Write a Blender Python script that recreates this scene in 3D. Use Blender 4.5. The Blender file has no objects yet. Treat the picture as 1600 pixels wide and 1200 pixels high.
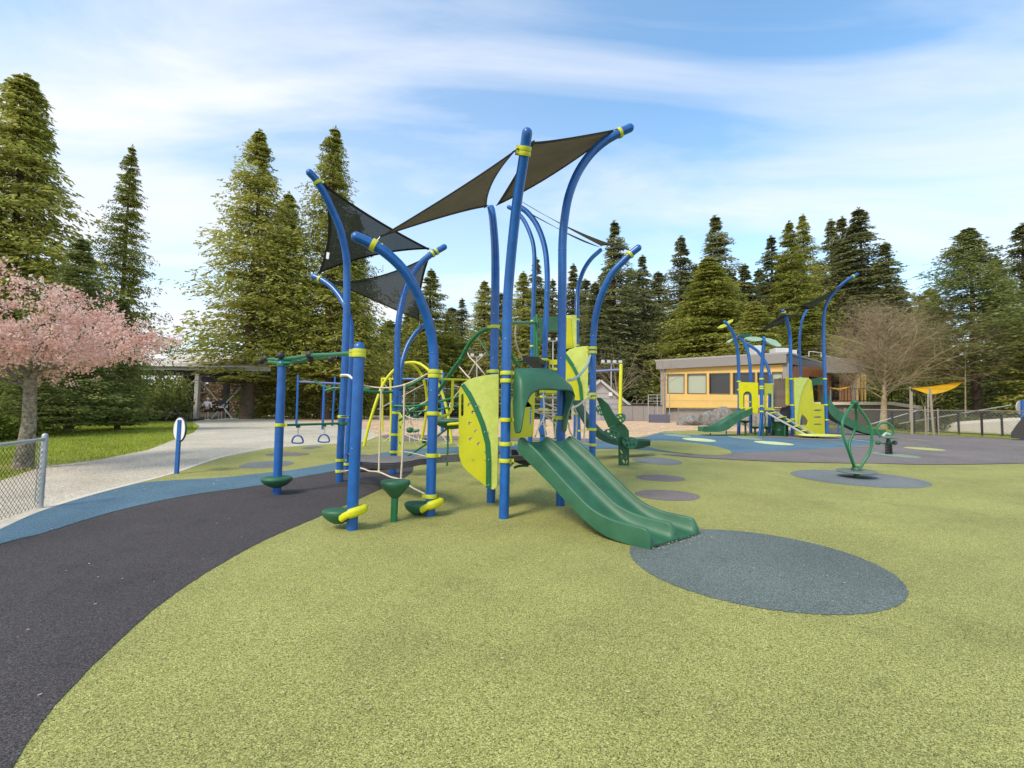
import bpy, bmesh, math, random
import numpy as np
from mathutils import Vector, Matrix
from mathutils.geometry import tessellate_polygon
random.seed(3)
PI = math.pi
R = math.radians
sc = bpy.context.scene
col = sc.collection

# ------------------------------------------------------------------ camera, world, sun, exposure
FPX = 745.0                      # focal length in pixels of the 1600 px wide photograph
EYE = Vector((0, 0, 1.5))
PITCH = math.atan(47 / FPX)
ROLL = R(0.72)
_f = Vector((0, math.cos(PITCH), math.sin(PITCH)))
_r = Vector((1, 0, 0))
_u = Vector((0, -math.sin(PITCH), math.cos(PITCH)))
_cx = _r * math.cos(ROLL) + _u * math.sin(ROLL)
_cy = -_r * math.sin(ROLL) + _u * math.cos(ROLL)
cam_d = bpy.data.cameras.new('camera')
cam = bpy.data.objects.new('camera', cam_d)
col.objects.link(cam)
cam_d.sensor_width = 36
cam_d.lens = FPX / 1600 * 36
cam_d.clip_start = 0.05
cam_d.clip_end = 3000
M = Matrix((( _cx.x, _cy.x, -_f.x, EYE.x), (_cx.y, _cy.y, -_f.y, EYE.y), (_cx.z, _cy.z, -_f.z, EYE.z), (0, 0, 0, 1)))
cam.matrix_world = M
sc.camera = cam

SUN_EL, SUN_AZ = R(46), R(-138)   # azimuth from +Y (view direction), negative is to the left
w = bpy.data.worlds.new('World')
sc.world = w
w.use_nodes = True
nt = w.node_tree
nt.nodes.clear()
def N(nt, t, **k):
    n = nt.nodes.new(t)
    for a, b in k.items():
        setattr(n, a, b)
    return n
def L(nt, a, b):
    nt.links.new(a, b)
out = N(nt, 'ShaderNodeOutputWorld')
bg = N(nt, 'ShaderNodeBackground')
bg.inputs['Strength'].default_value = 0.15
sky = N(nt, 'ShaderNodeTexSky', sky_type='NISHITA')
sky.sun_disc = False
sky.sun_elevation = SUN_EL
sky.sun_rotation = SUN_AZ
sky.air_density = 1.0
sky.dust_density = 0.2
sky.ozone_density = 1.0
tc = N(nt, 'ShaderNodeTexCoord')
sep = N(nt, 'ShaderNodeSeparateXYZ')
L(nt, tc.outputs['Generated'], sep.inputs[0])
zz = N(nt, 'ShaderNodeMath', operation='MAXIMUM')
L(nt, sep.outputs['Z'], zz.inputs[0]); zz.inputs[1].default_value = 0.0
za = N(nt, 'ShaderNodeMath', operation='ADD'); za.inputs[1].default_value = 0.16
L(nt, zz.outputs[0], za.inputs[0])
dx = N(nt, 'ShaderNodeMath', operation='DIVIDE'); dy = N(nt, 'ShaderNodeMath', operation='DIVIDE')
L(nt, sep.outputs['X'], dx.inputs[0]); L(nt, za.outputs[0], dx.inputs[1])
L(nt, sep.outputs['Y'], dy.inputs[0]); L(nt, za.outputs[0], dy.inputs[1])
cmb = N(nt, 'ShaderNodeCombineXYZ')
L(nt, dx.outputs[0], cmb.inputs[0]); L(nt, dy.outputs[0], cmb.inputs[1])
mp = N(nt, 'ShaderNodeMapping')
mp.inputs['Rotation'].default_value = (0, 0, R(-24))
mp.inputs['Scale'].default_value = (0.5, 1.15, 1)
mp.inputs['Location'].default_value = (3.1, 0.65, 0)
L(nt, cmb.outputs[0], mp.inputs[0])
n1 = N(nt, 'ShaderNodeTexNoise')
n1.inputs['Scale'].default_value = 1.45; n1.inputs['Detail'].default_value = 9; n1.inputs['Roughness'].default_value = 0.56
n1.inputs['Distortion'].default_value = 0.6
L(nt, mp.outputs[0], n1.inputs['Vector'])
cr = N(nt, 'ShaderNodeValToRGB')
cr.color_ramp.elements[0].position = 0.40; cr.color_ramp.elements[1].position = 0.74
L(nt, n1.outputs['Fac'], cr.inputs[0])
# broad veil: thicker towards the sun's side (left) and near the horizon
veil = N(nt, 'ShaderNodeMapRange')
veil.inputs['From Min'].default_value = 0.0; veil.inputs['From Max'].default_value = 0.55
veil.inputs['To Min'].default_value = 0.48; veil.inputs['To Max'].default_value = 0.02
L(nt, sep.outputs['Z'], veil.inputs['Value'])
veil2 = N(nt, 'ShaderNodeMapRange')
veil2.inputs['From Min'].default_value = 0.35; veil2.inputs['From Max'].default_value = -0.75
veil2.inputs['To Min'].default_value = 0.0; veil2.inputs['To Max'].default_value = 0.30
L(nt, sep.outputs['X'], veil2.inputs['Value'])
ad = N(nt, 'ShaderNodeMath', operation='ADD'); L(nt, veil.outputs[0], ad.inputs[0]); L(nt, veil2.outputs[0], ad.inputs[1])
sc1 = N(nt, 'ShaderNodeMath', operation='MULTIPLY'); sc1.inputs[1].default_value = 0.85
L(nt, cr.outputs['Color'], sc1.inputs[0])
ad2 = N(nt, 'ShaderNodeMath', operation='ADD'); ad2.use_clamp = True
L(nt, ad.outputs[0], ad2.inputs[0]); L(nt, sc1.outputs[0], ad2.inputs[1])
mx = N(nt, 'ShaderNodeMix', data_type='RGBA')
L(nt, ad2.outputs[0], mx.inputs['Factor'])
hs = N(nt, 'ShaderNodeHueSaturation')
hs.inputs['Hue'].default_value = 0.49; hs.inputs['Saturation'].default_value = 1.12; hs.inputs['Value'].default_value = 1.5
L(nt, sky.outputs[0], hs.inputs['Color'])
L(nt, hs.outputs[0], mx.inputs['A'])
mx.inputs['B'].default_value = (4.7, 4.9, 5.3, 1)
L(nt, mx.outputs['Result'], bg.inputs['Color'])
L(nt, bg.outputs[0], out.inputs[0])

sun_d = bpy.data.lights.new('sun', 'SUN')
sun_d.energy = 2.3
sun_d.angle = R(16)
sun_d.color = (1.0, 0.90, 0.74)
sun = bpy.data.objects.new('sun', sun_d)
col.objects.link(sun)
_sd = Vector((math.sin(SUN_AZ) * math.cos(SUN_EL), math.cos(SUN_AZ) * math.cos(SUN_EL), math.sin(SUN_EL)))
sun.rotation_euler = (-_sd).to_track_quat('-Z', 'Y').to_euler()
sun.location = (-8, -4, 20)
sc.view_settings.view_transform = 'Standard'
sc.view_settings.look = 'None'
sc.view_settings.exposure = 0.5
sc.view_settings.gamma = 1
sc.view_settings.use_curve_mapping = False
sc.cycles.max_bounces = 6
sc.cycles.transparent_max_bounces = 24
sc.cycles.use_denoising = True

# ------------------------------------------------------------------ the lie of the land and the camera's geometry
S1, S2, Y1, Y2 = 0.0295, 0.016, 20.0, 60.0
def gh(y):
    if y <= Y1: return S1 * y
    if y <= Y2: return S1 * Y1 + S2 * (y - Y1)
    return S1 * Y1 + S2 * (Y2 - Y1)
def ray(px, py):
    return _f * FPX + _cx * (px - 800) + _cy * (600 - py)
def gp(px, py, ymax=62.0):
    """point of the ground seen at a pixel of the photograph"""
    d = ray(px, py); d = d / d.y
    t = -EYE.z / (d.z - S1)
    if not (0 < t <= Y1):
        den = d.z - S2
        t = (S1 * Y1 - S2 * Y1 - EYE.z) / den if den < 0 else ymax
        t = min(max(t, Y1), ymax)
    p = EYE + d * t
    p.z = gh(p.y)
    return p
def P(px, py, Y):
    d = ray(px, py)
    return EYE + d * (Y / d.y)
def proj(v):
    q = v - EYE
    c = q.dot(_f)
    return 800 + FPX * q.dot(_cx) / c, 600 - FPX * q.dot(_cy) / c
def gx(px, Y):
    """ground point at distance Y below a column of the photograph"""
    py = 650
    for _ in range(4):
        p = P(px, py, Y); p.z = gh(Y)
        py = proj(p)[1]
    p = P(px, py, Y); p.z = gh(Y)
    return p
class Plane:
    """vertical plane through two plan points"""
    def __init__(s, a, b):
        s.a = Vector((a.x, a.y, 0)); e = Vector((b.x - a.x, b.y - a.y, 0)); s.len = e.length
        s.e = e.normalized(); s.n = Vector((s.e.y, -s.e.x, 0))
    def at(s, px, py, off=0.0):
        d = ray(px, py)
        t = ((s.a + s.n * off) - EYE).dot(s.n) / d.dot(s.n)
        return EYE + d * t
    def uv(s, p): return ((p - s.a).dot(s.e), p.z)
    def p3(s, u, z, off=0.0): return s.a + s.e * u + s.n * off + Vector((0, 0, z))
def cat(pts, n=6, closed=False):
    """Catmull-Rom through tuples or Vectors"""
    pts = [Vector(p) for p in pts]
    m = len(pts); out_ = []
    if m < 3 and not closed: return pts
    rng_ = range(m) if closed else range(m - 1)
    for i in rng_:
        if closed: a, b, c, d = pts[(i-1) % m], pts[i], pts[(i+1) % m], pts[(i+2) % m]
        else:
            b, c = pts[i], pts[i+1]
            a = pts[i-1] if i > 0 else b * 2 - c
            d = pts[i+2] if i + 2 < m else c * 2 - b
        for k in range(n):
            t = k / n
            out_.append(0.5 * ((2*b) + (c-a)*t + (2*a-5*b+4*c-d)*t*t + (3*b-a-3*c+d)*t*t*t))
    if not closed: out_.append(pts[-1].copy())
    return out_

# ------------------------------------------------------------------ materials
MATS = {}
def mat(name, c, rough=0.5, var=0.0, vscale=6.0, bump=0.0, bscale=60.0, metal=0.0, spec=0.5, c2=None, coat=0.0, detail=4):
    if name in MATS: return MATS[name]
    m = bpy.data.materials.new(name); m.use_nodes = True
    t = m.node_tree; b = t.nodes['Principled BSDF']
    b.inputs['Base Color'].default_value = (*c, 1)
    b.inputs['Roughness'].default_value = rough
    b.inputs['Metallic'].default_value = metal
    b.inputs['Specular IOR Level'].default_value = spec
    if coat: b.inputs['Coat Weight'].default_value = coat; b.inputs['Coat Roughness'].default_value = 0.2
    tcn = N(t, 'ShaderNodeTexCoord')
    if var or c2:
        n = N(t, 'ShaderNodeTexNoise'); n.inputs['Scale'].default_value = vscale; n.inputs['Detail'].default_value = detail
        n.inputs['Roughness'].default_value = 0.65
        L(t, tcn.outputs['Object'], n.inputs['Vector'])
        r = N(t, 'ShaderNodeValToRGB')
        r.color_ramp.elements[0].position = 0.3; r.color_ramp.elements[1].position = 0.7
        k = 1 - var
        r.color_ramp.elements[0].color = (c[0]*k, c[1]*k, c[2]*k, 1)
        r.color_ramp.elements[1].color = (*(c2 or tuple(min(1, x*(1+var)) for x in c)), 1)
        L(t, n.outputs['Fac'], r.inputs[0]); L(t, r.outputs[0], b.inputs['Base Color'])
    if bump:
        n = N(t, 'ShaderNodeTexNoise'); n.inputs['Scale'].default_value = bscale; n.inputs['Detail'].default_value = 3
        L(t, tcn.outputs['Object'], n.inputs['Vector'])
        bm_ = N(t, 'ShaderNodeBump'); bm_.inputs['Strength'].default_value = bump; bm_.inputs['Distance'].default_value = 0.02
        L(t, n.outputs['Fac'], bm_.inputs['Height']); L(t, bm_.outputs[0], b.inputs['Normal'])
    MATS[name] = m
    return m
def rubber(name, c, cd, cl, scale=215.0):
    """poured rubber granules: every granule its own shade"""
    m = bpy.data.materials.new(name); m.use_nodes = True
    t = m.node_tree; b = t.nodes['Principled BSDF']
    g = N(t, 'ShaderNodeNewGeometry')
    v = N(t, 'ShaderNodeTexVoronoi'); v.inputs['Scale'].default_value = scale
    L(t, g.outputs['Position'], v.inputs['Vector'])
    s = N(t, 'ShaderNodeSeparateColor'); L(t, v.outputs['Color'], s.inputs[0])
    r = N(t, 'ShaderNodeValToRGB'); e = r.color_ramp.elements
    e[0].position = 0.0; e[0].color = (*cd, 1)
    e[1].position = 1.0; e[1].color = (*cl, 1)
    q = e.new(0.30); q.color = tuple(a*0.8+b_*0.2 for a, b_ in zip(c, cd)) + (1,)
    q = e.new(0.62); q.color = (*c, 1)
    L(t, s.outputs[0], r.inputs[0])
    # a coarser clumping and a slow drift over metres
    n2 = N(t, 'ShaderNodeTexNoise'); n2.inputs['Scale'].default_value = 75; n2.inputs['Detail'].default_value = 3
    L(t, g.outputs['Position'], n2.inputs['Vector'])
    n3 = N(t, 'ShaderNodeTexNoise'); n3.inputs['Scale'].default_value = 0.75; n3.inputs['Detail'].default_value = 6; n3.inputs['Roughness'].default_value = 0.6
    L(t, g.outputs['Position'], n3.inputs['Vector'])
    m2 = N(t, 'ShaderNodeMapRange'); m2.inputs['From Min'].default_value = .3; m2.inputs['From Max'].default_value = .7
    m2.inputs['To Min'].default_value = .78; m2.inputs['To Max'].default_value = 1.2; L(t, n2.outputs['Fac'], m2.inputs['Value'])
    m3 = N(t, 'ShaderNodeMapRange'); m3.inputs['From Min'].default_value = .3; m3.inputs['From Max'].default_value = .7
    m3.inputs['To Min'].default_value = .82; m3.inputs['To Max'].default_value = 1.12; L(t, n3.outputs['Fac'], m3.inputs['Value'])
    mu = N(t, 'ShaderNodeMath', operation='MULTIPLY'); L(t, m2.outputs[0], mu.inputs[0]); L(t, m3.outputs[0], mu.inputs[1])
    vm = N(t, 'ShaderNodeVectorMath', operation='SCALE'); L(t, r.outputs[0], vm.inputs[0]); L(t, mu.outputs[0], vm.inputs['Scale'])
    # worn and stained patches
    n4 = N(t, 'ShaderNodeTexNoise'); n4.inputs['Scale'].default_value = 1.7; n4.inputs['Detail'].default_value = 9; n4.inputs['Roughness'].default_value = .72
    L(t, g.outputs['Position'], n4.inputs['Vector'])
    m4 = N(t, 'ShaderNodeMapRange'); m4.inputs['From Min'].default_value = .56; m4.inputs['From Max'].default_value = .70
    m4.inputs['To Min'].default_value = 1.0; m4.inputs['To Max'].default_value = .80; L(t, n4.outputs['Fac'], m4.inputs['Value'])
    vm2 = N(t, 'ShaderNodeVectorMath', operation='SCALE'); L(t, vm.outputs[0], vm2.inputs[0]); L(t, m4.outputs[0], vm2.inputs['Scale'])
    L(t, vm2.outputs[0], b.inputs['Base Color'])
    b.inputs['Roughness'].default_value = 0.85; b.inputs['Specular IOR Level'].default_value = 0.3
    bp = N(t, 'ShaderNodeBump'); bp.inputs['Strength'].default_value = 0.55; bp.inputs['Distance'].default_value = 0.004
    L(t, v.outputs['Distance'], bp.inputs['Height']); L(t, bp.outputs[0], b.inputs['Normal'])
    MATS[name] = m
    return m
def ground_mat(name, c1, c2, s1, s2, c3=None, bump=0.4, fine=220):
    m = bpy.data.materials.new(name); m.use_nodes = True
    t = m.node_tree; b = t.nodes['Principled BSDF']
    g = N(t, 'ShaderNodeNewGeometry')
    a = N(t, 'ShaderNodeTexNoise'); a.inputs['Scale'].default_value = s1; a.inputs['Detail'].default_value = 8; a.inputs['Roughness'].default_value = .7
    L(t, g.outputs['Position'], a.inputs['Vector'])
    r = N(t, 'ShaderNodeValToRGB'); e = r.color_ramp.elements
    e[0].position = .32; e[0].color = (*c1, 1); e[1].position = .68; e[1].color = (*c2, 1)
    if c3: q = e.new(.5); q.color = (*c3, 1)
    v = N(t, 'ShaderNodeTexVoronoi'); v.inputs['Scale'].default_value = s2
    L(t, g.outputs['Position'], v.inputs['Vector'])
    s = N(t, 'ShaderNodeSeparateColor'); L(t, v.outputs['Color'], s.inputs[0])
    ml = N(t, 'ShaderNodeMapRange'); ml.inputs['To Min'].default_value = .62; ml.inputs['To Max'].default_value = 1.3
    L(t, s.outputs[0], ml.inputs['Value'])
    L(t, a.outputs['Fac'], r.inputs[0])
    vm = N(t, 'ShaderNodeVectorMath', operation='SCALE'); L(t, r.outputs[0], vm.inputs[0]); L(t, ml.outputs[0], vm.inputs['Scale'])
    L(t, vm.outputs[0], b.inputs['Base Color'])
    b.inputs['Roughness'].default_value = .95; b.inputs['Specular IOR Level'].default_value = 0.15
    bp = N(t, 'ShaderNodeBump'); bp.inputs['Strength'].default_value = bump; bp.inputs['Distance'].default_value = .02
    L(t, v.outputs['Distance'], bp.inputs['Height']); L(t, bp.outputs[0], b.inputs['Normal'])
    MATS[name] = m
    return m
def leaf_mat(name, dark, light, tip, trans=0.25):
    m = bpy.data.materials.new(name); m.use_nodes = True
    t = m.node_tree; t.nodes.clear()
    o = N(t, 'ShaderNodeOutputMaterial')
    g = N(t, 'ShaderNodeNewGeometry'); tcn = N(t, 'ShaderNodeTexCoord')
    n = N(t, 'ShaderNodeTexNoise'); n.inputs['Scale'].default_value = .8; n.inputs['Detail'].default_value = 4
    L(t, tcn.outputs['Object'], n.inputs['Vector'])
    oi = N(t, 'ShaderNodeObjectInfo')
    a = N(t, 'ShaderNodeMath', operation='MULTIPLY'); a.inputs[1].default_value = .55; L(t, g.outputs['Random Per Island'], a.inputs[0])
    b = N(t, 'ShaderNodeMath', operation='MULTIPLY_ADD'); b.inputs[1].default_value = .75; L(t, n.outputs['Fac'], b.inputs[0]); L(t, a.outputs[0], b.inputs[2])
    b2 = N(t, 'ShaderNodeMath', operation='MULTIPLY_ADD'); b2.inputs[1].default_value = .22; L(t, oi.outputs['Random'], b2.inputs[0]); L(t, b.outputs[0], b2.inputs[2])
    r = N(t, 'ShaderNodeValToRGB'); e = r.color_ramp.elements
    e[0].position = .3; e[0].color = (*dark, 1); e[1].position = 1.1 if False else 1.0; e[1].color = (*tip, 1)
    q = e.new(.72); q.color = (*light, 1)
    L(t, b2.outputs[0], r.inputs[0])
    d = N(t, 'ShaderNodeBsdfDiffuse'); tr = N(t, 'ShaderNodeBsdfTranslucent')
    L(t, r.outputs[0], d.inputs[0]); L(t, r.outputs[0], tr.inputs[0])
    ms = N(t, 'ShaderNodeMixShader'); ms.inputs[0].default_value = trans
    L(t, d.outputs[0], ms.inputs[1]); L(t, tr.outputs[0], ms.inputs[2]); L(t, ms.outputs[0], o.inputs[0])
    MATS[name] = m
    return m
def cloth_mat(name, c, alpha):
    """woven shade cloth: a share of it is holes"""
    m = bpy.data.materials.new(name); m.use_nodes = True
    t = m.node_tree; t.nodes.clear()
    o = N(t, 'ShaderNodeOutputMaterial'); tr = N(t, 'ShaderNodeBsdfTransparent'); d = N(t, 'ShaderNodeBsdfDiffuse'); tl = N(t, 'ShaderNodeBsdfTranslucent')
    tcn = N(t, 'ShaderNodeTexCoord'); n = N(t, 'ShaderNodeTexNoise'); n.inputs['Scale'].default_value = 2.5; n.inputs['Detail'].default_value = 6
    L(t, tcn.outputs['Object'], n.inputs['Vector'])
    r = N(t, 'ShaderNodeValToRGB'); r.color_ramp.elements[0].color = (*[x*.8 for x in c], 1); r.color_ramp.elements[1].color = (*[x*1.2 for x in c], 1)
    L(t, n.outputs['Fac'], r.inputs[0]); L(t, r.outputs[0], d.inputs[0]); L(t, r.outputs[0], tl.inputs[0])
    m1 = N(t, 'ShaderNodeMixShader'); m1.inputs[0].default_value = .45; L(t, d.outputs[0], m1.inputs[1]); L(t, tl.outputs[0], m1.inputs[2])
    m2 = N(t, 'ShaderNodeMixShader'); m2.inputs[0].default_value = alpha; L(t, tr.outputs[0], m2.inputs[1]); L(t, m1.outputs[0], m2.inputs[2])
    L(t, m2.outputs[0], o.inputs[0])
    MATS[name] = m
    return m

# ------------------------------------------------------------------ object helpers
def tag(o, label=None, cat_=None, group=None, kind=None):
    if label: o['label'] = label
    if cat_: o['category'] = cat_
    if group: o['group'] = group
    if kind: o['kind'] = kind
    return o
def empty(name, loc, label=None, cat_=None, group=None):
    o = bpy.data.objects.new(name, None); col.objects.link(o)
    o.location = loc; o.empty_display_size = 0.3
    return tag(o, label, cat_, group)
class MB:
    def __init__(s): s.v = []; s.f = []; s.origin = None
    def quadstrip(s, rows, closed=False):
        """rows: list of equal-length point lists"""
        b = len(s.v); n = len(rows[0])
        for r in rows: s.v += [tuple(p) for p in r]
        for i in range(len(rows) - 1):
            for k in range(n if closed else n - 1):
                k2 = (k + 1) % n
                s.f.append((b+i*n+k, b+i*n+k2, b+(i+1)*n+k2, b+(i+1)*n+k))
        return s
    def box(s, c, size, rz=0.0, mtx=None):
        hx, hy, hz = size[0]/2, size[1]/2, size[2]/2
        b = len(s.v); m = Matrix.Rotation(rz, 3, 'Z') if mtx is None else mtx
        for x in (-hx, hx):
            for y in (-hy, hy):
                for z in (-hz, hz): s.v.append(tuple(m @ Vector((x, y, z)) + Vector(c)))
        s.f += [(b, b+1, b+3, b+2), (b+4, b+6, b+7, b+5), (b, b+4, b+5, b+1), (b+2, b+3, b+7, b+6), (b, b+2, b+6, b+4), (b+1, b+5, b+7, b+3)]
        return s
    def bar(s, a, b_, w_, h_, up=Vector((0, 0, 1))):
        a, b_ = Vector(a), Vector(b_); d = (b_ - a); l = d.length; d.normalize()
        y = up.cross(d)
        if y.length < 1e-4: y = Vector((0, 1, 0)).cross(d)
        y.normalize(); z = d.cross(y)
        m = Matrix((d, y, z)).transposed()
        return s.box((a + b_) / 2, (l, w_, h_), mtx=m)
    def tube(s, pts, rad, n=12, cap=True, dome=False, closed=False):
        pts = [Vector(p) for p in pts]; m = len(pts)
        rads = [rad] * m if not hasattr(rad, '__len__') else list(rad)
        if dome:
            d = (pts[-1] - pts[-2]).normalized(); r0 = rads[-1]; e = pts[-1]
            for q in (0.35, 0.65, 0.87, 0.98):
                pts.append(e + d * r0 * q); rads.append(r0 * math.sqrt(max(0.0, 1 - q*q)))
            m = len(pts)
        tang = []
        for i in range(m):
            if closed: t = pts[(i+1) % m] - pts[i-1]
            else: t = pts[min(i+1, m-1)] - pts[max(i-1, 0)]
            tang.append(t.normalized() if t.length > 1e-9 else Vector((0, 0, 1)))
        t0 = tang[0]; nv = t0.orthogonal().normalized()
        b = len(s.v)
        for i in range(m):
            t = tang[i]
            nv = (nv - t * nv.dot(t))
            nv = nv.normalized() if nv.length > 1e-6 else t.orthogonal().normalized()
            bi = t.cross(nv)
            for k in range(n):
                a = 2*PI*k/n
                s.v.append(tuple(pts[i] + (nv*math.cos(a) + bi*math.sin(a)) * rads[i]))
        for i in range(m if closed else m - 1):
            i2 = (i + 1) % m
            for k in range(n):
                k2 = (k+1) % n
                s.f.append((b+i*n+k, b+i*n+k2, b+i2*n+k2, b+i2*n+k))
        if cap and not closed:
            s.f.append(tuple(b+k for k in range(n))[::-1])
            s.f.append(tuple(b+(m-1)*n+k for k in range(n)))
        return s
    def lathe(s, prof, c, axis=Vector((0, 0, 1)), n=24, sx=1.0, sy=1.0, rz=0.0):
        """prof: (radius, height) pairs"""
        b = len(s.v); c = Vector(c); q = Vector((0, 0, 1)).rotation_difference(Vector(axis).normalized())
        for (r, h) in prof:
            for k in range(n):
                a = 2*PI*k/n
                x, y = r*math.cos(a)*sx, r*math.sin(a)*sy
                s.v.append(tuple(c + q @ Vector((x*math.cos(rz)-y*math.sin(rz), x*math.sin(rz)+y*math.cos(rz), h))))
        for i in range(len(prof)-1):
            for k in range(n):
                k2 = (k+1) % n
                s.f.append((b+i*n+k, b+i*n+k2, b+(i+1)*n+k2, b+(i+1)*n+k))
        s.f.append(tuple(b+k for k in range(n))[::-1]); s.f.append(tuple(b+(len(prof)-1)*n+k for k in range(n)))
        return s
    def ball(s, c, r, n=12, sz=1.0):
        pr = [(r*math.sin(PI*i/8), -r*sz*math.cos(PI*i/8)) for i in range(1, 8)]
        return s.lathe(pr, c, n=n)
    def torus(s, c, r, rt, axis=Vector((0, 0, 1)), n=24, m=8):
        q = Vector((0, 0, 1)).rotation_difference(Vector(axis).normalized())
        return s.tube([Vector(c) + q @ Vector((r*math.cos(2*PI*k/n), r*math.sin(2*PI*k/n), 0)) for k in range(n)], rt, n=m, closed=True)
    def poly(s, loops, plane, th=0.02, off=0.0):
        """outline with holes on a vertical plane, given as (u, z); extruded by th either side of off"""
        ls = [[Vector((u, z, 0)) for u, z in lp] for lp in loops]
        tris = tessellate_polygon(ls); flat = [p for lp in ls for p in lp]
        b = len(s.v); n = len(flat)
        for o in (off - th/2, off + th/2):
            s.v += [tuple(plane.p3(p.x, p.y, o)) for p in flat]
        for t in tris:
            s.f.append((b+t[0], b+t[1], b+t[2])); s.f.append((b+n+t[2], b+n+t[1], b+n+t[0]))
        k = 0
        for lp in ls:
            m = len(lp)
            for i in range(m):
                j = (i+1) % m
                s.f.append((b+k+i, b+k+j, b+n+k+j, b+n+k+i))
            k += m
        return s
    def build(s, name, material, parent=None, smooth=None, bevel=0.0, fix=True, kind=None, label=None):
        me = bpy.data.meshes.new(name)
        vs = s.v
        org = Vector((0, 0, 0))
        if s.origin is not None: org = Vector(s.origin)
        elif vs:
            a = np.array(vs); mn, mxx = a.min(0), a.max(0)
            org = Vector(((mn[0]+mxx[0])/2, (mn[1]+mxx[1])/2, mn[2]))
        me.from_pydata([tuple(Vector(v) - org) for v in vs], [], s.f)
        if fix:
            bm = bmesh.new(); bm.from_mesh(me)
            bmesh.ops.recalc_face_normals(bm, faces=bm.faces)
            bm.to_mesh(me); bm.free()
        me.materials.append(material)
        if smooth is not None:
            me.polygons.foreach_set('use_smooth', [True]*len(me.polygons))
            if smooth < 180: me.set_sharp_from_angle(angle=R(smooth))
        o = bpy.data.objects.new(name, me); col.objects.link(o)
        if parent is not None:
            o.parent = parent
            pl = Vector((0, 0, 0)); q = parent
            while q is not None: pl = pl + q.location; q = q.parent
            o.location = org - pl
        else: o.location = org
        if bevel:
            b = o.modifiers.new('bevel', 'BEVEL'); b.width = bevel; b.segments = 2; b.limit_method = 'ANGLE'
        if kind: o['kind'] = kind
        if label: o['label'] = label
        return o
def ell(cx, cy, rx, ry, n=20, rot=0.0):
    return [(cx + rx*math.cos(2*PI*k/n)*math.cos(rot) - ry*math.sin(2*PI*k/n)*math.sin(rot),
             cy + rx*math.cos(2*PI*k/n)*math.sin(rot) + ry*math.sin(2*PI*k/n)*math.cos(rot)) for k in range(n)]

# ------------------------------------------------------------------ palette
BLUE = mat('blue_powder_coat', (0.006, 0.105, 0.36), 0.35, var=0.20, vscale=7, coat=0.25, bump=0.03, bscale=300)
LIME = mat('lime_powder_coat', (0.58, 0.60, 0.03), 0.36, var=0.08, vscale=5)
YEL = mat('yellow_plastic', (0.64, 0.62, 0.008), 0.42, var=0.07, vscale=4, bump=0.05, bscale=200)
PALE = mat('pale_lime_plastic', (0.64, 0.71, 0.14), 0.45, var=0.10, vscale=9, bump=0.12, bscale=120)
GRN = mat('green_plastic', (0.022, 0.112, 0.050), 0.46, var=0.2, vscale=2.6, bump=0.05, bscale=160, c2=(0.036, 0.145, 0.072), spec=.45)
GRN_SHADE = mat('shade_darkened_green_plastic', (0.014, 0.075, 0.035), 0.5, var=0.2, vscale=2.6)  # green plastic darkened to carry the shade on the tower slide's outer side
GRNC = mat('green_powder_coat', (0.018, 0.17, 0.062), 0.35, var=0.10, vscale=6)
DGRN = mat('dark_green_plastic', (0.008, 0.085, 0.03), 0.45, var=0.12)
BLK = mat('black_rubber_coating', (0.028, 0.026, 0.026), 0.6, var=0.2, vscale=12, bump=0.15, bscale=150)
DKBALL = mat('dark_brown_knob', (0.035, 0.028, 0.024), 0.55, var=0.25, vscale=30)
ROPE = mat('cream_rope', (0.70, 0.60, 0.44), 0.85, var=0.15, vscale=60, bump=0.5, bscale=240)
GALV = mat('galvanised_steel', (0.50, 0.50, 0.49), 0.42, var=0.12, vscale=14, metal=0.55)
STEEL = mat('bolt_steel', (0.5, 0.5, 0.5), 0.35, metal=0.9)
RAILT = mat('weathered_tan_rail', (0.26, 0.22, 0.165), 0.6, var=.2, vscale=3)
WHITE = mat('white_print', (0.78, 0.78, 0.76), 0.5, var=0.05)
CLOTH = cloth_mat('shade_cloth_green_grey', (0.075, 0.085, 0.072), 0.74)
CLOTHB = cloth_mat('shade_cloth_brown_grey', (0.26, 0.225, 0.165), 0.95)
HEM = mat('dark_webbing', (0.03, 0.03, 0.03), 0.8)
BLKM = mat('black_painted_steel', (0.012, 0.012, 0.013), 0.45, var=0.2)
# ------------------------------------------------------------------ ground, path, play surface
RG = rubber('green_rubber_granules', (0.325, 0.322, 0.082), (0.055, 0.06, 0.02), (0.60, 0.575, 0.22))
RD = rubber('charcoal_rubber_granules', (0.066, 0.057, 0.057), (0.014, 0.012, 0.012), (0.15, 0.13, 0.128))
RD2 = rubber('mauve_grey_rubber_granules', (0.205, 0.175, 0.163), (0.05, 0.042, 0.04), (0.35, 0.305, 0.285))
RB = rubber('blue_rubber_granules', (0.095, 0.185, 0.245), (0.025, 0.055, 0.08), (0.2, 0.31, 0.38))
RT = rubber('teal_grey_rubber_granules', (0.130, 0.160, 0.145), (0.03, 0.04, 0.038), (0.27, 0.31, 0.28))
RTB = rubber('blue_grey_rubber_granules', (0.185, 0.205, 0.200), (0.06, 0.066, 0.065), (0.31, 0.34, 0.33))
RC = rubber('cream_rubber_granules', (0.60, 0.66, 0.34), (0.3, 0.33, 0.16), (0.75, 0.8, 0.5))
RS = rubber('sage_rubber_granules', (0.27, 0.36, 0.25), (0.10, 0.14, 0.09), (0.4, 0.5, 0.38))
RY = rubber('straw_rubber_granules', (0.50, 0.52, 0.15), (0.2, 0.2, 0.06), (0.65, 0.66, 0.28))
GRASS = ground_mat('lawn_grass', (0.15, 0.185, 0.02), (0.38, 0.42, 0.055), 1.3, 45, c3=(0.27, 0.33, 0.04), bump=0.8)
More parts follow.
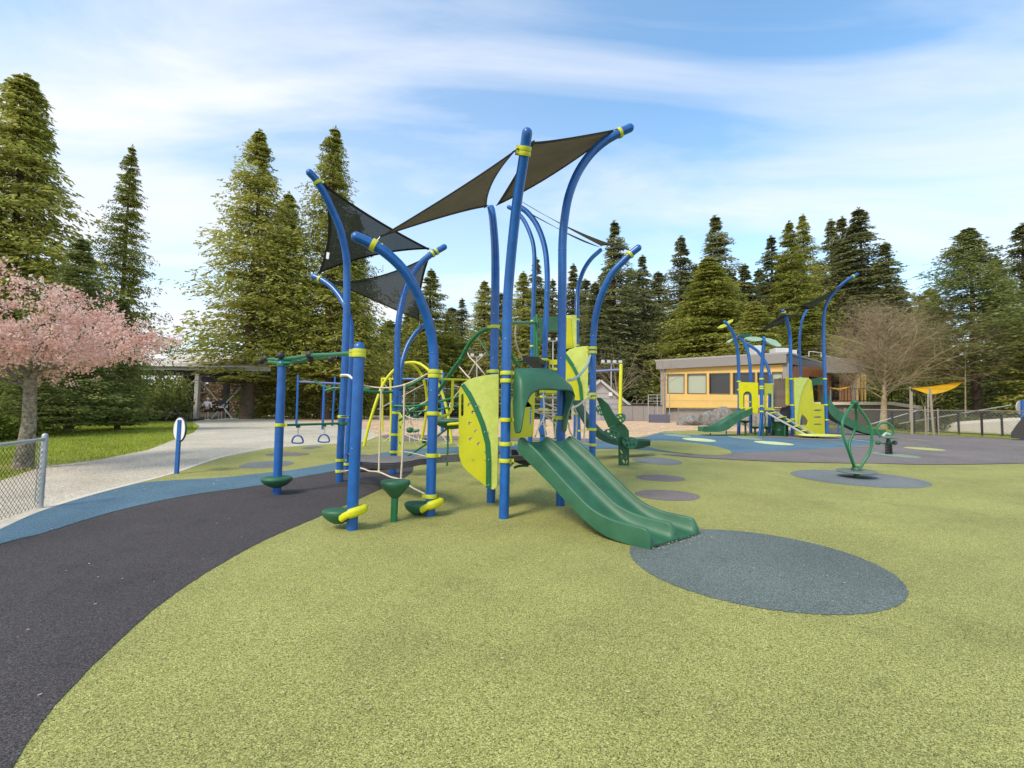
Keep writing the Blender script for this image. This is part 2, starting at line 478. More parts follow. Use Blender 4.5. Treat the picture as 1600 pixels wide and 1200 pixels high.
EARTH = ground_mat('woodland_floor', (0.03, 0.028, 0.014), (0.09, 0.075, 0.04), 0.6, 12, bump=0.8)
GRAV = ground_mat('crushed_gravel', (0.45, 0.40, 0.305), (0.64, 0.575, 0.445), 0.5, 60, c3=(0.55, 0.49, 0.38))
CHIP = ground_mat('wood_chips', (0.46, 0.29, 0.17), (0.78, 0.56, 0.37), 1.6, 14, c3=(0.64, 0.44, 0.275), bump=1.0)
CONC = mat('pale_concrete', (0.62, 0.56, 0.45), 0.9, var=0.12, vscale=5, bump=0.2, bscale=80)

# the terrain sheet
nx, ys = 2, [-30, -10, 0, 10, Y1, 30, 40, 50, Y2, 90, 140, 220, 400, 900]
tb = MB()
tb.quadstrip([[(x, y, gh(y)) for x in (-900, -300, -120, -60, -30, 0, 30, 60, 120, 300, 900)] for y in ys])
tb.origin = (0, 0, 0)
tag(tb.build('ground', EARTH), 'bare brown woodland soil that everything stands on', kind='structure')

def sheet(name, pix, material, lift, spline=None, label=None, kind='structure', parent=None):
    pts = pix if spline == 0 else [tuple(p) for p in cat([Vector((a, b, 0)) for a, b, *_ in pix], spline or 6, closed=True)]
    g = []
    for p in pts:
        q = gp(p[0], p[1])
        if not g or (q.xy - g[-1].xy).length > 0.004: g.append(q)
    if spline:                                     # hand-laid edges waver by a few millimetres
        h_ = []
        for i, q in enumerate(g):
            e = g[(i+1) % len(g)]; n_ = min(60, max(1, int((e-q).length/.05))) if max(q.y, e.y) < 9 and min(q.y, e.y) > .5 else 1
            for k in range(n_): h_.append(q.lerp(e, k/n_) + Vector((random.gauss(0, .003), random.gauss(0, .003), 0)))
        g = h_
    tris = tessellate_polygon([[Vector((q.x, q.y, 0)) for q in g]])
    bm = bmesh.new(); vs = [bm.verts.new((q.x, q.y, 0)) for q in g]
    for t in tris:
        try: bm.faces.new([vs[i] for i in t])
        except ValueError: pass
    for yy in (Y1, Y2):
        bmesh.ops.bisect_plane(bm, geom=bm.verts[:]+bm.edges[:]+bm.faces[:], plane_co=(0, yy, 0), plane_no=(0, 1, 0))
    for v in bm.verts: v.co.z = gh(v.co.y) + lift
    bmesh.ops.recalc_face_normals(bm, faces=bm.faces)
    for f in bm.faces:
        if f.normal.z < 0: f.normal_flip()
    me = bpy.data.meshes.new(name); bm.to_mesh(me); bm.free(); me.materials.append(material)
    o = bpy.data.objects.new(name, me); col.objects.link(o)
    if parent: o.parent = parent
    else: tag(o, label, kind=kind)
    return o

lawn_l = [(-260, 900), (0, 752), (38, 739), (73, 729), (153, 719), (230, 704), (268, 689), (303, 676), (312, 666), (300, 659), (230, 658), (120, 660), (0, 665), (-300, 690), (-700, 900)]
sheet('lawn', lawn_l, GRASS, 0.004, 0, 'bright green mown lawn beside the gravel path')
path_l = [(-700, 1100), (-200, 925), (0, 829), (60, 802), (130, 779), (200, 760), (272, 741), (345, 716), (420, 701), (500, 695), (560, 692), (588, 683), (584, 675), (560, 666),
          (519, 662), (431, 655), (398, 649), (350, 654), (312, 657), (300, 659), (312, 666), (303, 676), (268, 689), (230, 704), (153, 719), (73, 729), (38, 739), (0, 752), (-260, 900), (-700, 1000)]
sheet('gravel_path', path_l, GRAV, 0.008, 0, 'wide pale crushed gravel path rising to the shelter')
chips = [(398, 649), (431, 655), (519, 662), (560, 666), (584, 675), (588, 683), (620, 684), (720, 688), (900, 690), (1000, 686), (1014, 682), (1038, 678), (1100, 677), (1190, 681), (1330, 672), (1300, 662), (1155, 660), (1110, 660), (1040, 658), (975, 658), (900, 656), (760, 654), (600, 650), (470, 647)]
sheet('wood_chip_bed', chips, CHIP, 0.004, 0, 'orange-brown wood chip bed behind the play surface')
sheet('grass_verge', [(1090, 661), (1155, 664), (1240, 668), (1330, 670), (1398, 676), (1500, 681), (1600, 687), (1900, 700), (1900, 688), (1600, 672), (1500, 668), (1400, 664), (1300, 660), (1150, 656), (1060, 655)], GRASS, 0.008, 0, 'narrow strip of grass along the chain link fence')
# rubber: one big green sheet, the coloured fields lie on it
rub = [(-400, 1010), (-120, 885), (0, 829), (60, 802), (130, 779), (200, 760), (272, 741), (345, 716), (420, 701), (500, 695), (560, 692), (588, 683), (600, 680), (640, 679), (720, 682), (900, 686), (985, 685), (1004, 682), (1022, 678), (1038, 674), (1100, 672), (1160, 675), (1230, 672), (1300, 668), (1330, 668), (1398, 677), (1500, 682), (1600, 688), (1900, 706), (2400, 760), (2400, 2500), (-800, 2500)]
sheet('play_surface', rub, RG, 0.012, 0, 'speckled green rubber play surface')
curb = [(-400, 1010), (-120, 885), (0, 829), (60, 802), (130, 779), (200, 760), (272, 741), (345, 716), (420, 701), (500, 695), (560, 692), (588, 683)]
kb = MB()
cp = [gp(a, b) for a, b in [tuple(p)[:2] for p in cat([Vector((a, b, 0)) for a, b in curb], 4)]]
rows = []
for i, p in enumerate(cp):
    t = (cp[min(i+1, len(cp)-1)] - cp[max(i-1, 0)]); n_ = Vector((-t.y, t.x, 0)).normalized()
    a, b = p, p + n_ * 0.10
    rows.append([(a.x, a.y, gh(a.y)-.05), (a.x, a.y, gh(a.y)+.018), (b.x, b.y, gh(b.y)+.018), (b.x, b.y, gh(b.y)-.05)])
kb.quadstrip(rows)
tag(kb.build('kerb', CONC), 'flush pale concrete kerb between path and rubber', kind='structure')

dark = [(-300, 945), (0, 853), (62, 837), (172, 803), (287, 777), (400, 761), (457, 749), (525, 737), (600, 722), (640, 722), (646, 731), (641, 742), (621, 753), (598, 764), (581, 772), (542, 790), (485, 815), (420, 843),
        (365, 872), (300, 912), (235, 960), (170, 1020), (112, 1078), (66, 1133), (0, 1240), (-90, 1450), (-700, 1450)]
sheet('charcoal_band', dark, RD, 0.016, 5, 'dark charcoal rubber band sweeping from the lower left')
blue = [(-300, 945), (0, 853), (62, 837), (172, 803), (287, 777), (400, 761), (457, 749), (525, 737), (600, 722), (640, 714), (720, 708), (850, 703), (960, 702), (1010, 704), (1050, 708), (1110, 711.5), (1140, 709.5), (1215, 706), (1260, 703.5), (1320, 700),
        (1362, 694), (1372, 689), (1350, 687), (1300, 689), (1245, 687), (1190, 684), (1140, 682), (1080, 680), (1040, 677), (1022, 679), (1004, 684), (960, 688), (850, 693), (720, 699), (640, 704), (600, 708), (525, 724), (460, 735), (427, 739), (400, 742), (340, 748), (268, 752), (230, 755), (200, 761), (130, 780), (60, 803), (0, 830), (-120, 886), (-400, 1010)]
sheet('blue_band', blue, RB, 0.020, 5, 'steel blue rubber band running past the play structures')
mauve = [(1030, 711), (1080, 715.5), (1155, 720), (1230, 723), (1320, 725), (1364, 725), (1431, 727), (1506, 727), (1600, 725), (1900, 716), (1900, 705), (1600, 688.5), (1500, 683), (1398, 677.5), (1340, 670), (1300, 668.5), (1215, 675), (1190, 684), (1245, 687), (1300, 689), (1350, 687), (1372, 689), (1362, 694), (1320, 700), (1260, 703.5), (1215, 706), (1140, 709.5), (1110, 711.5), (1060, 711)]
sheet('mauve_band', mauve, RD2, 0.024, 0, 'mauve grey rubber field in front of the fence on the right')
sheet('mauve_strip', [(600, 681), (660, 680), (720, 683), (800, 684), (900, 686), (960, 686), (962, 690), (900, 690), (800, 689), (716, 688), (650, 690), (610, 688)], RD2, 0.024, 5, 'thin mauve rubber strip at the edge of the wood chips')

def circ(name, x0, x1, y0, y1, material, lift=0.0275, label=None):
    tgt = np.array([x0, x1, y0, y1], float)
    c0 = gp((x0+x1)/2, (y0+y1)/2); a = gp(x0, (y0+y1)/2); b = gp(x1, (y0+y1)/2)
    q = np.array([c0.x, c0.y, (a-b).length/2, (a-b).length/2])
    def bb(q):
        pts = [proj(Vector((q[0]+q[2]*math.cos(k*PI/32), q[1]+q[3]*math.sin(k*PI/32), gh(q[1]+q[3]*math.sin(k*PI/32))))) for k in range(64)]
        xs = [p[0] for p in pts]; yy = [p[1] for p in pts]
        return np.array([min(xs), max(xs), min(yy), max(yy)])
    for _ in range(12):
        f0 = bb(q); J = np.zeros((4, 4))
        for k in range(4):
            q2 = q.copy(); q2[k] += 1e-3; J[:, k] = (bb(q2) - f0) / 1e-3
        try: step = np.linalg.solve(J, tgt - f0)
        except np.linalg.LinAlgError: break
        q = q + np.clip(step, -1, 1) * 0.8
        q[2:] = np.maximum(q[2:], 0.05)
    n = 220; b = MB(); jt = [1 + random.gauss(0, .003)/max(q[2], .3) for k in range(n)]
    b.v = [(q[0]+q[2]*jt[k]*math.cos(2*PI*k/n), q[1]+q[3]*jt[k]*math.sin(2*PI*k/n), gh(q[1]+q[3]*math.sin(2*PI*k/n))+lift) for k in range(n)]
    b.f = [tuple(range(n))]
    o = b.build(name, material, fix=False)
    return tag(o, label, kind='structure')
circ('teal_disc', 984, 1419, 829, 964, RT, lift=.016, label='large teal grey rubber disc at the foot of the double slide')
circ('blue_grey_disc', 1235, 1457, 735, 764, RTB, lift=.016, label='blue grey rubber disc under the green spinner')
circ('blue_grey_disc', 988, 1066, 715, 727.5, RTB, lift=.016, label='blue grey rubber disc just right of the leaf climber')
circ('mauve_disc', 993, 1071, 742.6, 753.4, RD2, lift=.016, label='smaller of two mauve discs right of the double slide')
circ('mauve_disc', 992, 1094, 766.6, 784, RD2, lift=.016, label='mauve disc nearest the double slide')
circ('green_disc', 1001, 1143, 689.5, 712.5, RG, label='large green disc within the blue band')
circ('cream_disc', 1066, 1119, 685, 691.4, RC, label='cream disc left of the small slide')
circ('sage_disc', 1036, 1080, 678.7, 683.6, RS, label='sage disc at the edge of the wood chips')
circ('sage_disc', 1137, 1191, 682.5, 688.5, RS, label='sage disc under the small slide')
circ('cream_disc', 1178, 1240.5, 690, 697, RC, label='cream disc in front of the ramp ladder')
circ('sage_disc', 1280, 1347, 690, 700, RS, label='sage disc in front of the yellow climbing panel')
circ('cream_disc', 1303, 1364, 685, 692, RC, label='cream disc behind the green spinner')
circ('straw_disc', 1399, 1452, 685.2, 690, RY, label='dull straw disc beyond the spring rider')
circ('straw_disc', 1412, 1478, 699.5, 705.5, RY, label='bright straw disc right of the spring rider')
circ('blue_grey_disc', 1450, 1488, 693.7, 696.6, RTB, label='small pale grey disc among the straw discs')
circ('sage_disc', 1362, 1439, 708, 717, RS, label='sage disc under the spring rider')
circ('blue_grey_disc', 373, 459, 721, 732.7, RTB, lift=.016, label='blue grey disc behind the trapeze bar post')
circ('mauve_disc', 414, 484, 708, 714, RD2, lift=.016, label='mauve disc behind the trapeze rings')
circ('blue_grey_disc', 472, 503, 698, 702.6, RTB, lift=.016, label='smallest blue grey disc near the path corner')

# ------------------------------------------------------------------ vegetation
BARK = mat('fir_bark', (0.11, 0.075, 0.05), 0.95, var=0.4, vscale=5, bump=1.0, bscale=12)
BARKC = mat('cherry_bark', (0.085, 0.062, 0.045), 0.9, c2=(0.40, 0.35, 0.24), var=0.6, vscale=13, bump=0.9, bscale=18, detail=8)
BARKG = mat('grey_twig_bark', (0.36, 0.275, 0.165), 0.95, var=0.3, vscale=4)
LC = leaf_mat('cedar_sprays', (0.070, 0.098, 0.018), (0.33, 0.35, 0.060), (0.58, 0.55, 0.16), .5)
LH = leaf_mat('hemlock_needles', (0.065, 0.085, 0.034), (0.235, 0.25, 0.095), (0.44, 0.43, 0.19), .45)
LF = leaf_mat('fir_needles', (0.055, 0.085, 0.026), (0.22, 0.26, 0.070), (0.42, 0.43, 0.16), .45)
LS = leaf_mat('shrub_leaves', (0.035, 0.055, 0.010), (0.14, 0.18, 0.03), (0.32, 0.34, 0.08), .35)
LP = leaf_mat('pink_blossom', (0.62, 0.34, 0.27), (0.84, 0.55, 0.46), (0.94, 0.76, 0.68), .5)
LBN = leaf_mat('dry_brush', (0.09, 0.06, 0.03), (0.25, 0.175, 0.095), (0.40, 0.29, 0.16), .3)

def quads_mesh(name, p, d, wv, Ln, W):
    """kite-shaped leaves: p base, d direction, wv sideways, Ln length, W half width"""
    n = len(p); v = np.empty((n, 4, 3))
    v[:, 0] = p; v[:, 1] = p + d*Ln[:, None]*.45 + wv*W[:, None]
    v[:, 2] = p + d*Ln[:, None]; v[:, 3] = p + d*Ln[:, None]*.45 - wv*W[:, None]
    me = bpy.data.meshes.new(name)
    me.vertices.add(n*4); me.vertices.foreach_set('co', v.reshape(-1))
    me.loops.add(n*4); me.loops.foreach_set('vertex_index', np.arange(n*4, dtype=np.int32))
    me.polygons.add(n); me.polygons.foreach_set('loop_start', np.arange(0, n*4, 4, dtype=np.int32))
    me.update(calc_edges=True)
    return me
def norm(a): return a / np.maximum(np.linalg.norm(a, axis=1, keepdims=True), 1e-9)
def conifer(kind, H, Rad, seed, levels, nb, K, m, base, leafL, leafW, droop, lift, power, hang, gap, flat=.5):
    """K side branchlets along every bough, m hanging sprays along every branchlet"""
    g = np.random.default_rng(seed)
    nbt = levels*nb
    t = (np.arange(levels) + .5)/levels
    t = np.repeat(t, nb) + g.normal(0, 1.1/levels, nbt); t = np.clip(t, 0.0, .985)
    az = g.random(nbt)*2*PI
    f1_, f2_ = g.random(2)*6
    lean = 1 + .20*np.sin(az + f1_*2 + t*4) + .16*np.sin(az*2 + f1_ + t*9) + .15*np.sin(az*3 + f2_ + t*31) + .10*np.sin(t*53 + f2_)
    r = Rad*(1-t)**power * (1 - gap*g.random(nbt)**1.6) * lean + .05
    r = r*np.clip(.62 + t*3.2, .62, 1)
    z0 = H*(base + (1-base)*t)
    s = np.clip((np.arange(K)+.6)/K + g.normal(0, .04, (nbt, K)), .04, 1)          # along the bough
    sgn = np.where(np.arange(K) % 2, 1, -1)[None, :]*np.ones((nbt, 1))
    dirx, diry = np.cos(az)[:, None], np.sin(az)[:, None]
    bl = (.14 + .40*(1-s))*r[:, None]*(.6+.7*g.random((nbt, K))) + .06               # branchlet length
    bz = z0[:, None] + lift*r[:, None]*s - droop*s**2*r[:, None] + droop*.35*s**4*r[:, None]
    fwd = .55
    bdx = dirx*fwd - diry*sgn; bdy = diry*fwd + dirx*sgn
    q = (np.arange(m)+.5)/m*np.ones((nbt, K, 1)) + g.normal(0, .08, (nbt, K, m))
    x = (dirx*r[:, None]*s)[..., None] + bdx[..., None]*bl[..., None]*q
    y = (diry*r[:, None]*s)[..., None] + bdy[..., None]*bl[..., None]*q
    z = bz[..., None] - hang*.42*bl[..., None]*q**1.6 + g.normal(0, .025, x.shape)*r[:, None, None]
    p = np.stack([x, y, z], -1).reshape(-1, 3)
    lat = np.where(g.random(x.shape) < .5, 1, -1)*.7
    ddx = bdx[..., None] - bdy[..., None]*lat; ddy = bdy[..., None] + bdx[..., None]*lat
    d = np.stack([ddx, ddy, -hang*1.3 + 0*ddx], -1).reshape(-1, 3)
    d = norm(d + g.normal(0, .35, d.shape))
    side = norm(np.cross(d, g.normal(0, 1, d.shape) + np.array([0, 0, flat])))
    n = len(p); tl = np.repeat(t, K*m); sh = .55 + .45*(1-tl)
    Ln = leafL*(.6 + .8*g.random(n))*sh; W = leafW*(.6 + .8*g.random(n))*sh
    k = int(40 + 4*H)                                                                       # the leader's own short sprays
    zt = H*(1 - .07*g.random(k)); pt = np.stack([g.normal(0, .02, k), g.normal(0, .02, k), zt], -1)
    dt = norm(np.stack([g.normal(0, .6, k), g.normal(0, .6, k), g.random(k)*.5 + .1], -1)); st_ = norm(np.cross(dt, g.normal(0, 1, dt.shape)))
    p = np.concatenate([p, pt]); d = np.concatenate([d, dt]); side = np.concatenate([side, st_])
    Ln = np.concatenate([Ln, np.full(k, leafL*.6)]); W = np.concatenate([W, np.full(k, leafW*.6)])
    crown = quads_mesh(kind + '_crown', p, d, side, Ln, W)
    tb_ = MB()
    hs = [-.4, 0, H*.1, H*.35, H*.7, H*1.0]; rs = [H*.016+.06, H*.013+.04, H*.011+.03, H*.008+.02, H*.004+.01, .008]
    wob = [Vector((0, 0, 0))]*2 + [Vector((g.normal(0, .05), g.normal(0, .05), 0)) for _ in range(3)] + [Vector((0, 0, 0))]
    tb_.tube([Vector((0, 0, h))+w_ for h, w_ in zip(hs, wob)], rs, n=9)
    for i in range(0, nbt, 2):
        a = Vector((0, 0, z0[i])); c_, s_ = math.cos(az[i]), math.sin(az[i]); R_ = r[i]
        pts = [a + Vector((c_*R_*q_, s_*R_*q_, lift*R_*q_ - droop*q_*q_*R_ + droop*.35*q_**4*R_)) for q_ in (0, .5, .9)]
        tb_.tube(pts, [.014+.006*R_, .010+.003*R_, .003], n=3, cap=False)
    tm = bpy.data.meshes.new(kind + '_trunk'); tm.from_pydata(tb_.v, [], tb_.f); tm.materials.append(BARK)
    tm.polygons.foreach_set('use_smooth', [True]*len(tm.polygons))
    return crown, tm, H, Rad
CON = {}
def variants():
    #                           kind  H   Rad seed lv nb K  m  base L   W     droop lift pow hang gap
    CON['cedar'] = [conifer('cedar', 20, 4.4, s, 66, 10, 9, 9, .03, .30, .062, .45, .10, .74, .80, .50, .3) for s in (1, 2, 7)]
    CON['opencedar'] = [conifer('open_cedar', 22, 4.4, s, 60, 9, 9, 9, .05, .27, .050, .32, .20, .90, .70, .72, .4) for s in (3, 4)]
    CON['hemlock'] = [conifer('hemlock', 22, 4.0, s, 50, 8, 9, 9, .03, .30, .054, .60, .02, .90, .75, .68, .5) for s in (5, 6)]
    CON['fir'] = [conifer('fir', 16, 4.0, s, 50, 10, 10, 9, .04, .24, .050, .24, .24, .80, .20, .50, .5) for s in (8, 9)]
    for k, m_ in (('cedar', LC), ('opencedar', LC), ('hemlock', LH), ('fir', LF)):
        for c_ in CON[k]: c_[0].materials.append(m_)
variants()
LIB = {}
def conifer_tree(name, kind, px, topy, Y, hw, label, group=None, vi=None, rz=None, lo=0.0, leanx=0.0):
    cr_, tr_, H, Rad = CON[kind][(vi if vi is not None else random.randrange(9)) % len(CON[kind])]
    top = P(px, topy, Y); b = Vector((top.x, top.y, gh(Y)))
    h = (top.z - b.z)
    ro = empty(name, b, label, 'tree', group)
    sx = ((2.1 if Y > 44 else 1.3) * hw / FPX * Y) / Rad; sz = h / H
    a = rz if rz is not None else random.random()*6.28
    ro.rotation_euler = (0, R(leanx), a)
    ro.scale = (sx, sx, sz)
    for nme, me in (('trunk', tr_), ('crown', cr_)):
        o = bpy.data.objects.new(nme, me); col.objects.link(o); o.parent = ro
        if nme == 'crown' and lo: o.location.z = lo/sz; o.scale.z = 1 - lo/h
    return ro
G1 = 'tall conifers left of the play structure'
G2 = 'conifers of the woodland behind the playground'
TREES = [
 ('cedar_tree', 'cedar', 44, 116, 25, 132, 'massive dense cedar behind the pink cherry tree', G1, 0),
 ('cedar_tree', 'cedar', -62, 150, 23, 95, 'dense cedar cut off by the left edge of the photo', G1, 1),
 ('fir_tree', 'fir', 128, 372, 19, 84, 'low broad dark fir between the cherry and the slender cedar', G1, 0),
 ('cedar_tree', 'opencedar', 207, 226, 29, 64, 'slender open-topped cedar right of the massive cedar', G1, 0),
 ('fir_tree', 'fir', 196, 470, 20.5, 52, 'short fir with boughs down to the lawn under the slender cedar', G1, 1),
 ('fir_tree', 'fir', 66, 500, 17, 60, 'short fir with low boughs right behind the cherry trunk', G1, 0),
 ('cedar_tree', 'opencedar', 407, 203, 37, 112, 'tall open cedar above the two people and shelter columns', G1, 1),
 ('cedar_tree', 'cedar', 452, 300, 41, 72, 'dense cedar filling the gap between the two tallest open cedars', G1, 2),
 ('cedar_tree', 'opencedar', 524, 198, 39, 98, 'tall cedar behind the upper left shade sails', G1, 0),
 ('cedar_tree', 'cedar', 556, 330, 43, 58, 'dense cedar behind the post with the lowest left tip', G1, 0),
 ('cedar_tree', 'opencedar', 674, 420, 58, 46, 'cedar seen behind the triangular sail corner above the yellow arches', G2, 1),
 ('hemlock_tree', 'hemlock', 722, 466, 66, 30, 'small dark hemlock left of the green rope arch', G2, 0),
 ('cedar_tree', 'opencedar', 757, 438, 60, 42, 'pale cedar behind the first pair of tall blue posts', G2, 0),
 ('cedar_tree', 'opencedar', 818, 424, 60, 42, 'pale cedar between the central tall blue posts', G2, 1),
 ('hemlock_tree', 'hemlock', 838, 402, 70, 34, 'dark hemlock topping out between the two inner curved posts', G2, 1),
 ('hemlock_tree', 'hemlock', 864, 436, 64, 32, 'dark hemlock directly left of the tallest curved post', G2, 0),
 ('hemlock_tree', 'hemlock', 896, 412, 66, 34, 'dark hemlock just right of the tallest curved post', G2, 1),
 ('hemlock_tree', 'hemlock', 960, 345, 62, 46, 'tall sparse hemlock behind the right sail tip', G2, 0),
 ('hemlock_tree', 'hemlock', 930, 440, 58, 40, 'dark hemlock behind the shed gable', G2, 1),
 ('hemlock_tree', 'hemlock', 1004, 398, 64, 38, 'dark hemlock right of the lowest right post tip', G2, 0),
 ('hemlock_tree', 'hemlock', 1064, 368, 66, 44, 'narrow dark hemlock left of the building', G2, 1),
 ('hemlock_tree', 'hemlock', 1117, 337, 70, 54, 'tall dark hemlock above the left half of the building', G2, 0),
 ('cedar_tree', 'cedar', 1106, 402, 58, 62, 'broad yellow-green cedar right behind the building', G2, 2),
 ('hemlock_tree', 'hemlock', 1163, 412, 64, 42, 'dark hemlock right of the broad yellow-green cedar', G2, 1),
 ('hemlock_tree', 'hemlock', 1205, 368, 68, 42, 'dark pointed hemlock behind the flower roofs of the small structure', G2, 0),
 ('cedar_tree', 'opencedar', 1233, 345, 64, 42, 'left one of two slim pale cedars behind the small structure', G2, 1),
 ('cedar_tree', 'opencedar', 1254, 334, 66, 40, 'right one of two slim pale cedars behind the small structure', G2, 0),
 ('hemlock_tree', 'hemlock', 1298, 342, 70, 42, 'first of the three dark hemlock tops above the bare tree', G2, 1),
 ('hemlock_tree', 'hemlock', 1315, 338, 66, 44, 'middle of the three dark hemlock tops above the bare tree', G2, 0),
 ('hemlock_tree', 'hemlock', 1341, 325, 64, 62, 'broadest and highest of the three hemlock tops above the bare tree', G2, 1),
 ('hemlock_tree', 'hemlock', 1383, 378, 62, 48, 'dark hemlock sloping down to the gap of sky', G2, 0),
 ('cedar_tree', 'cedar', 1180, 470, 52, 44, 'low yellow-green cedar behind the building roof', G2, 0),
 ('cedar_tree', 'cedar', 1262, 470, 54, 48, 'low bushy cedar behind the curved posts of the small structure', G2, 1),
 ('spruce_tree', 'fir', 1512, 356, 33, 96, 'spruce with a bare lower trunk behind the chain link fence', 'trees beyond the right fence', 1),
 ('spruce_tree', 'fir', 1556, 400, 40, 60, 'darker spruce close behind the one with the bare trunk', 'trees beyond the right fence', 0),
 ('hemlock_tree', 'hemlock', 1598, 348, 48, 62, 'dark hemlock at the right edge of the photo', 'trees beyond the right fence', 1),
 ('cedar_tree', 'cedar', 1452, 450, 58, 40, 'low dull cedar in the gap of sky left of the spruce', 'trees beyond the right fence', 2),
 ('cedar_tree', 'cedar', 1660, 430, 30, 90, 'cedar partly beyond the right edge of the photo', 'trees beyond the right fence', 0),
 ('cedar_tree', 'cedar', 610, 500, 62, 40, 'short cedar low between the left curved posts', G2, 1),
 ('cedar_tree', 'cedar', 700, 520, 64, 36, 'short cedar behind the green rope arch', G2, 2),
]
for (nm, k, px, ty, Y, hw, lb, gr, vi) in TREES:
    lo = 2.1 if px == 407 else 1.2 if px == 524 else (3.4 if px == 1512 else 0.0)
    conifer_tree(nm, k, px, ty, Y, hw, lb, gr, vi, lo=lo)

BACK = [(566, 505, 'between the two lowest left post tips'), (640, 500, 'behind the yellow arches'), (655, 480, 'just left of the cedar above the yellow arches'), (706, 492, 'left of the rope arch'), (783, 470, 'between the two nearest central posts'),
        (848, 462, 'behind the tower roof'), (915, 452, 'behind the upper lime panel'), (945, 440, 'behind the right curved post'), (985, 436, 'right of the right curved post'), (1028, 440, 'above the retaining wall'), (1088, 430, 'between the two tall dark hemlocks over the building'),
        (1142, 440, 'above the third window'), (1186, 436, 'above the first flower roof'), (1222, 420, 'behind the dark small sails'), (1276, 424, 'left of the tallest small-structure post'), (1322, 420, 'right of the tallest small-structure post tip'), (1362, 430, 'over the large bare tree'), (1404, 462, 'at the left edge of the gap of sky'), (1436, 476, 'in the gap of sky left of the spruce')]
for i_, (px_, ty_, w_) in enumerate(BACK):
    conifer_tree('hemlock_tree', 'hemlock', px_, ty_ - (12 if px_ < 900 else 16), 76, 50, 'back-row dark conifer ' + w_, 'back row of the wood', i_)

def whip_tree(seed, trunk_h, trunk_r, lv, squash=1.0, droop=0.0, bend=.10, lean=(0, 0), low=.80, taper=.8):
    """limbs that carry thinner whips all along them; lv = per level (children, length, opening angle, start fraction)"""
    g = random.Random(seed); mb = MB(); tips = []
    top = Vector((lean[0], lean[1], trunk_h))
    mb.tube([Vector((0, 0, -.3)), Vector((0, 0, 0)), top*.5 + Vector((.03, .02, 0)), top], [trunk_r*1.55, trunk_r*1.3, trunk_r*(.5+.5*taper), trunk_r*taper], n=10, cap=False)
    def sway(p, d, ln, r, dep):
        k = 5 if dep == 0 else 4; pts = [p]; dd = d.copy()
        for i in range(k):
            dd = (dd + Vector((g.gauss(0, bend), g.gauss(0, bend), g.gauss(0, bend*.7) + (.05 if dep else .02) - droop*.06*i))).normalized()
            pts.append(pts[-1] + dd*ln/k)
        mb.tube(pts, [r*(1-.8*i/k) for i in range(k+1)], n=(7 if dep == 0 else 3), cap=False)
        if dep >= len(lv)-2: tips.extend(pts[1:])
        if dep+1 < len(lv):
            n_, l_, op, st = lv[dep+1]
            for c in range(n_):
                t = st + (1-st)*((c+g.random())/n_); i = min(int(t*k), k-1); q = pts[i].lerp(pts[i+1], t*k-i)
                tg = (pts[i+1]-pts[i]).normalized(); ax_ = Matrix.Rotation(g.random()*2*PI, 3, tg) @ tg.orthogonal().normalized()
                nd = Matrix.Rotation(op*(.6+.8*g.random()), 3, ax_) @ tg; nd.z = nd.z*squash + .06; nd.normalize()
                sway(q, nd, l_*(1.1-.55*t)*(.7+.6*g.random()), r*(.16+.5*(1-t))*.75, dep+1)
    n0, l0, el0, _ = lv[0]
    for i in range(n0):
        a = 2*PI*(i+g.random()*.8)/n0; el = el0*(.45+.95*g.random())
        d = Vector((math.cos(a)*math.cos(el), math.sin(a)*math.cos(el), math.sin(el)))
        h_ = low + (1-low)*(i+.5)/n0 if low < .7 else low + (1-low)*g.random()
        if low < .7: a = i*2.399; d = Vector((math.cos(a)*math.cos(el), math.sin(a)*math.cos(el), math.sin(el)))
        sway(top*h_, d, l0*(.75+.4*g.random())*((.75+.45*math.sin(max(el, 0))) if low > .7 else (1.05-.55*(h_-low)/(1-low))), trunk_r*.34*(.6+.5*g.random()), 0)
    return mb, tips
def tree_from(name, mb, base, label, cat_, group, crown_name='branches', bark=None, rz=0.0):
    ro = empty(name, base, label, cat_, group); ro.rotation_euler.z = rz
    # the first tube is the trunk (4 rings of 10); the rest are limbs and twigs
    tr = MB(); tr.v = mb.v[:40]; tr.f = [f for f in mb.f if max(f) < 40]
    br = MB(); br.v = mb.v[40:]; br.f = [tuple(i-40 for i in f) for f in mb.f if min(f) >= 40]
    for nm_, m_ in (('trunk', tr), (crown_name, br)):
        me = bpy.data.meshes.new(nm_); me.from_pydata(m_.v, [], m_.f); me.materials.append(bark or BARKG)
        me.polygons.foreach_set('use_smooth', [True]*len(me.polygons))
        o = bpy.data.objects.new(nm_, me); col.objects.link(o); o.parent = ro
    return ro
# the big bare tree and its neighbours on the right
GT = 'leafless trees'
mb, tp = whip_tree(11, 6.6, .14, [(52, 4.6, R(42), 0), (9, 2.0, R(58), .10), (8, 1.1, R(60), .10), (6, .6, R(60), .1)], bend=.26, low=.28, taper=.16, lean=(.5, .2))
tree_from('bare_tree', mb, gx(1380, 33), 'large bare tree with tangled tan twigs right of the small structure', 'tree', GT).scale = (1.3, 1.3, 1.04)
mb, tp = whip_tree(23, 6.4, .05, [(18, 4.6, R(24), 0), (9, 2.1, R(50), .12), (7, 1.1, R(55), .15), (4, .6, R(50), .2)], squash=.6, bend=.24, low=.42, taper=.15, lean=(-.6, 0))
tree_from('bare_tree', mb, gx(1509, 31.5), 'bare tree with wide level branches in front of the spruce', 'tree', GT, rz=1.2)
mb, tp = whip_tree(31, 3.6, .10, [(6, 2.4, R(60), 0), (5, 1.2, R(45), .3), (4, .6, R(45), .3)])
tree_from('bare_sapling', mb, gx(1037, 41), 'young leafless tree with few branches at the building corner', 'tree', GT)
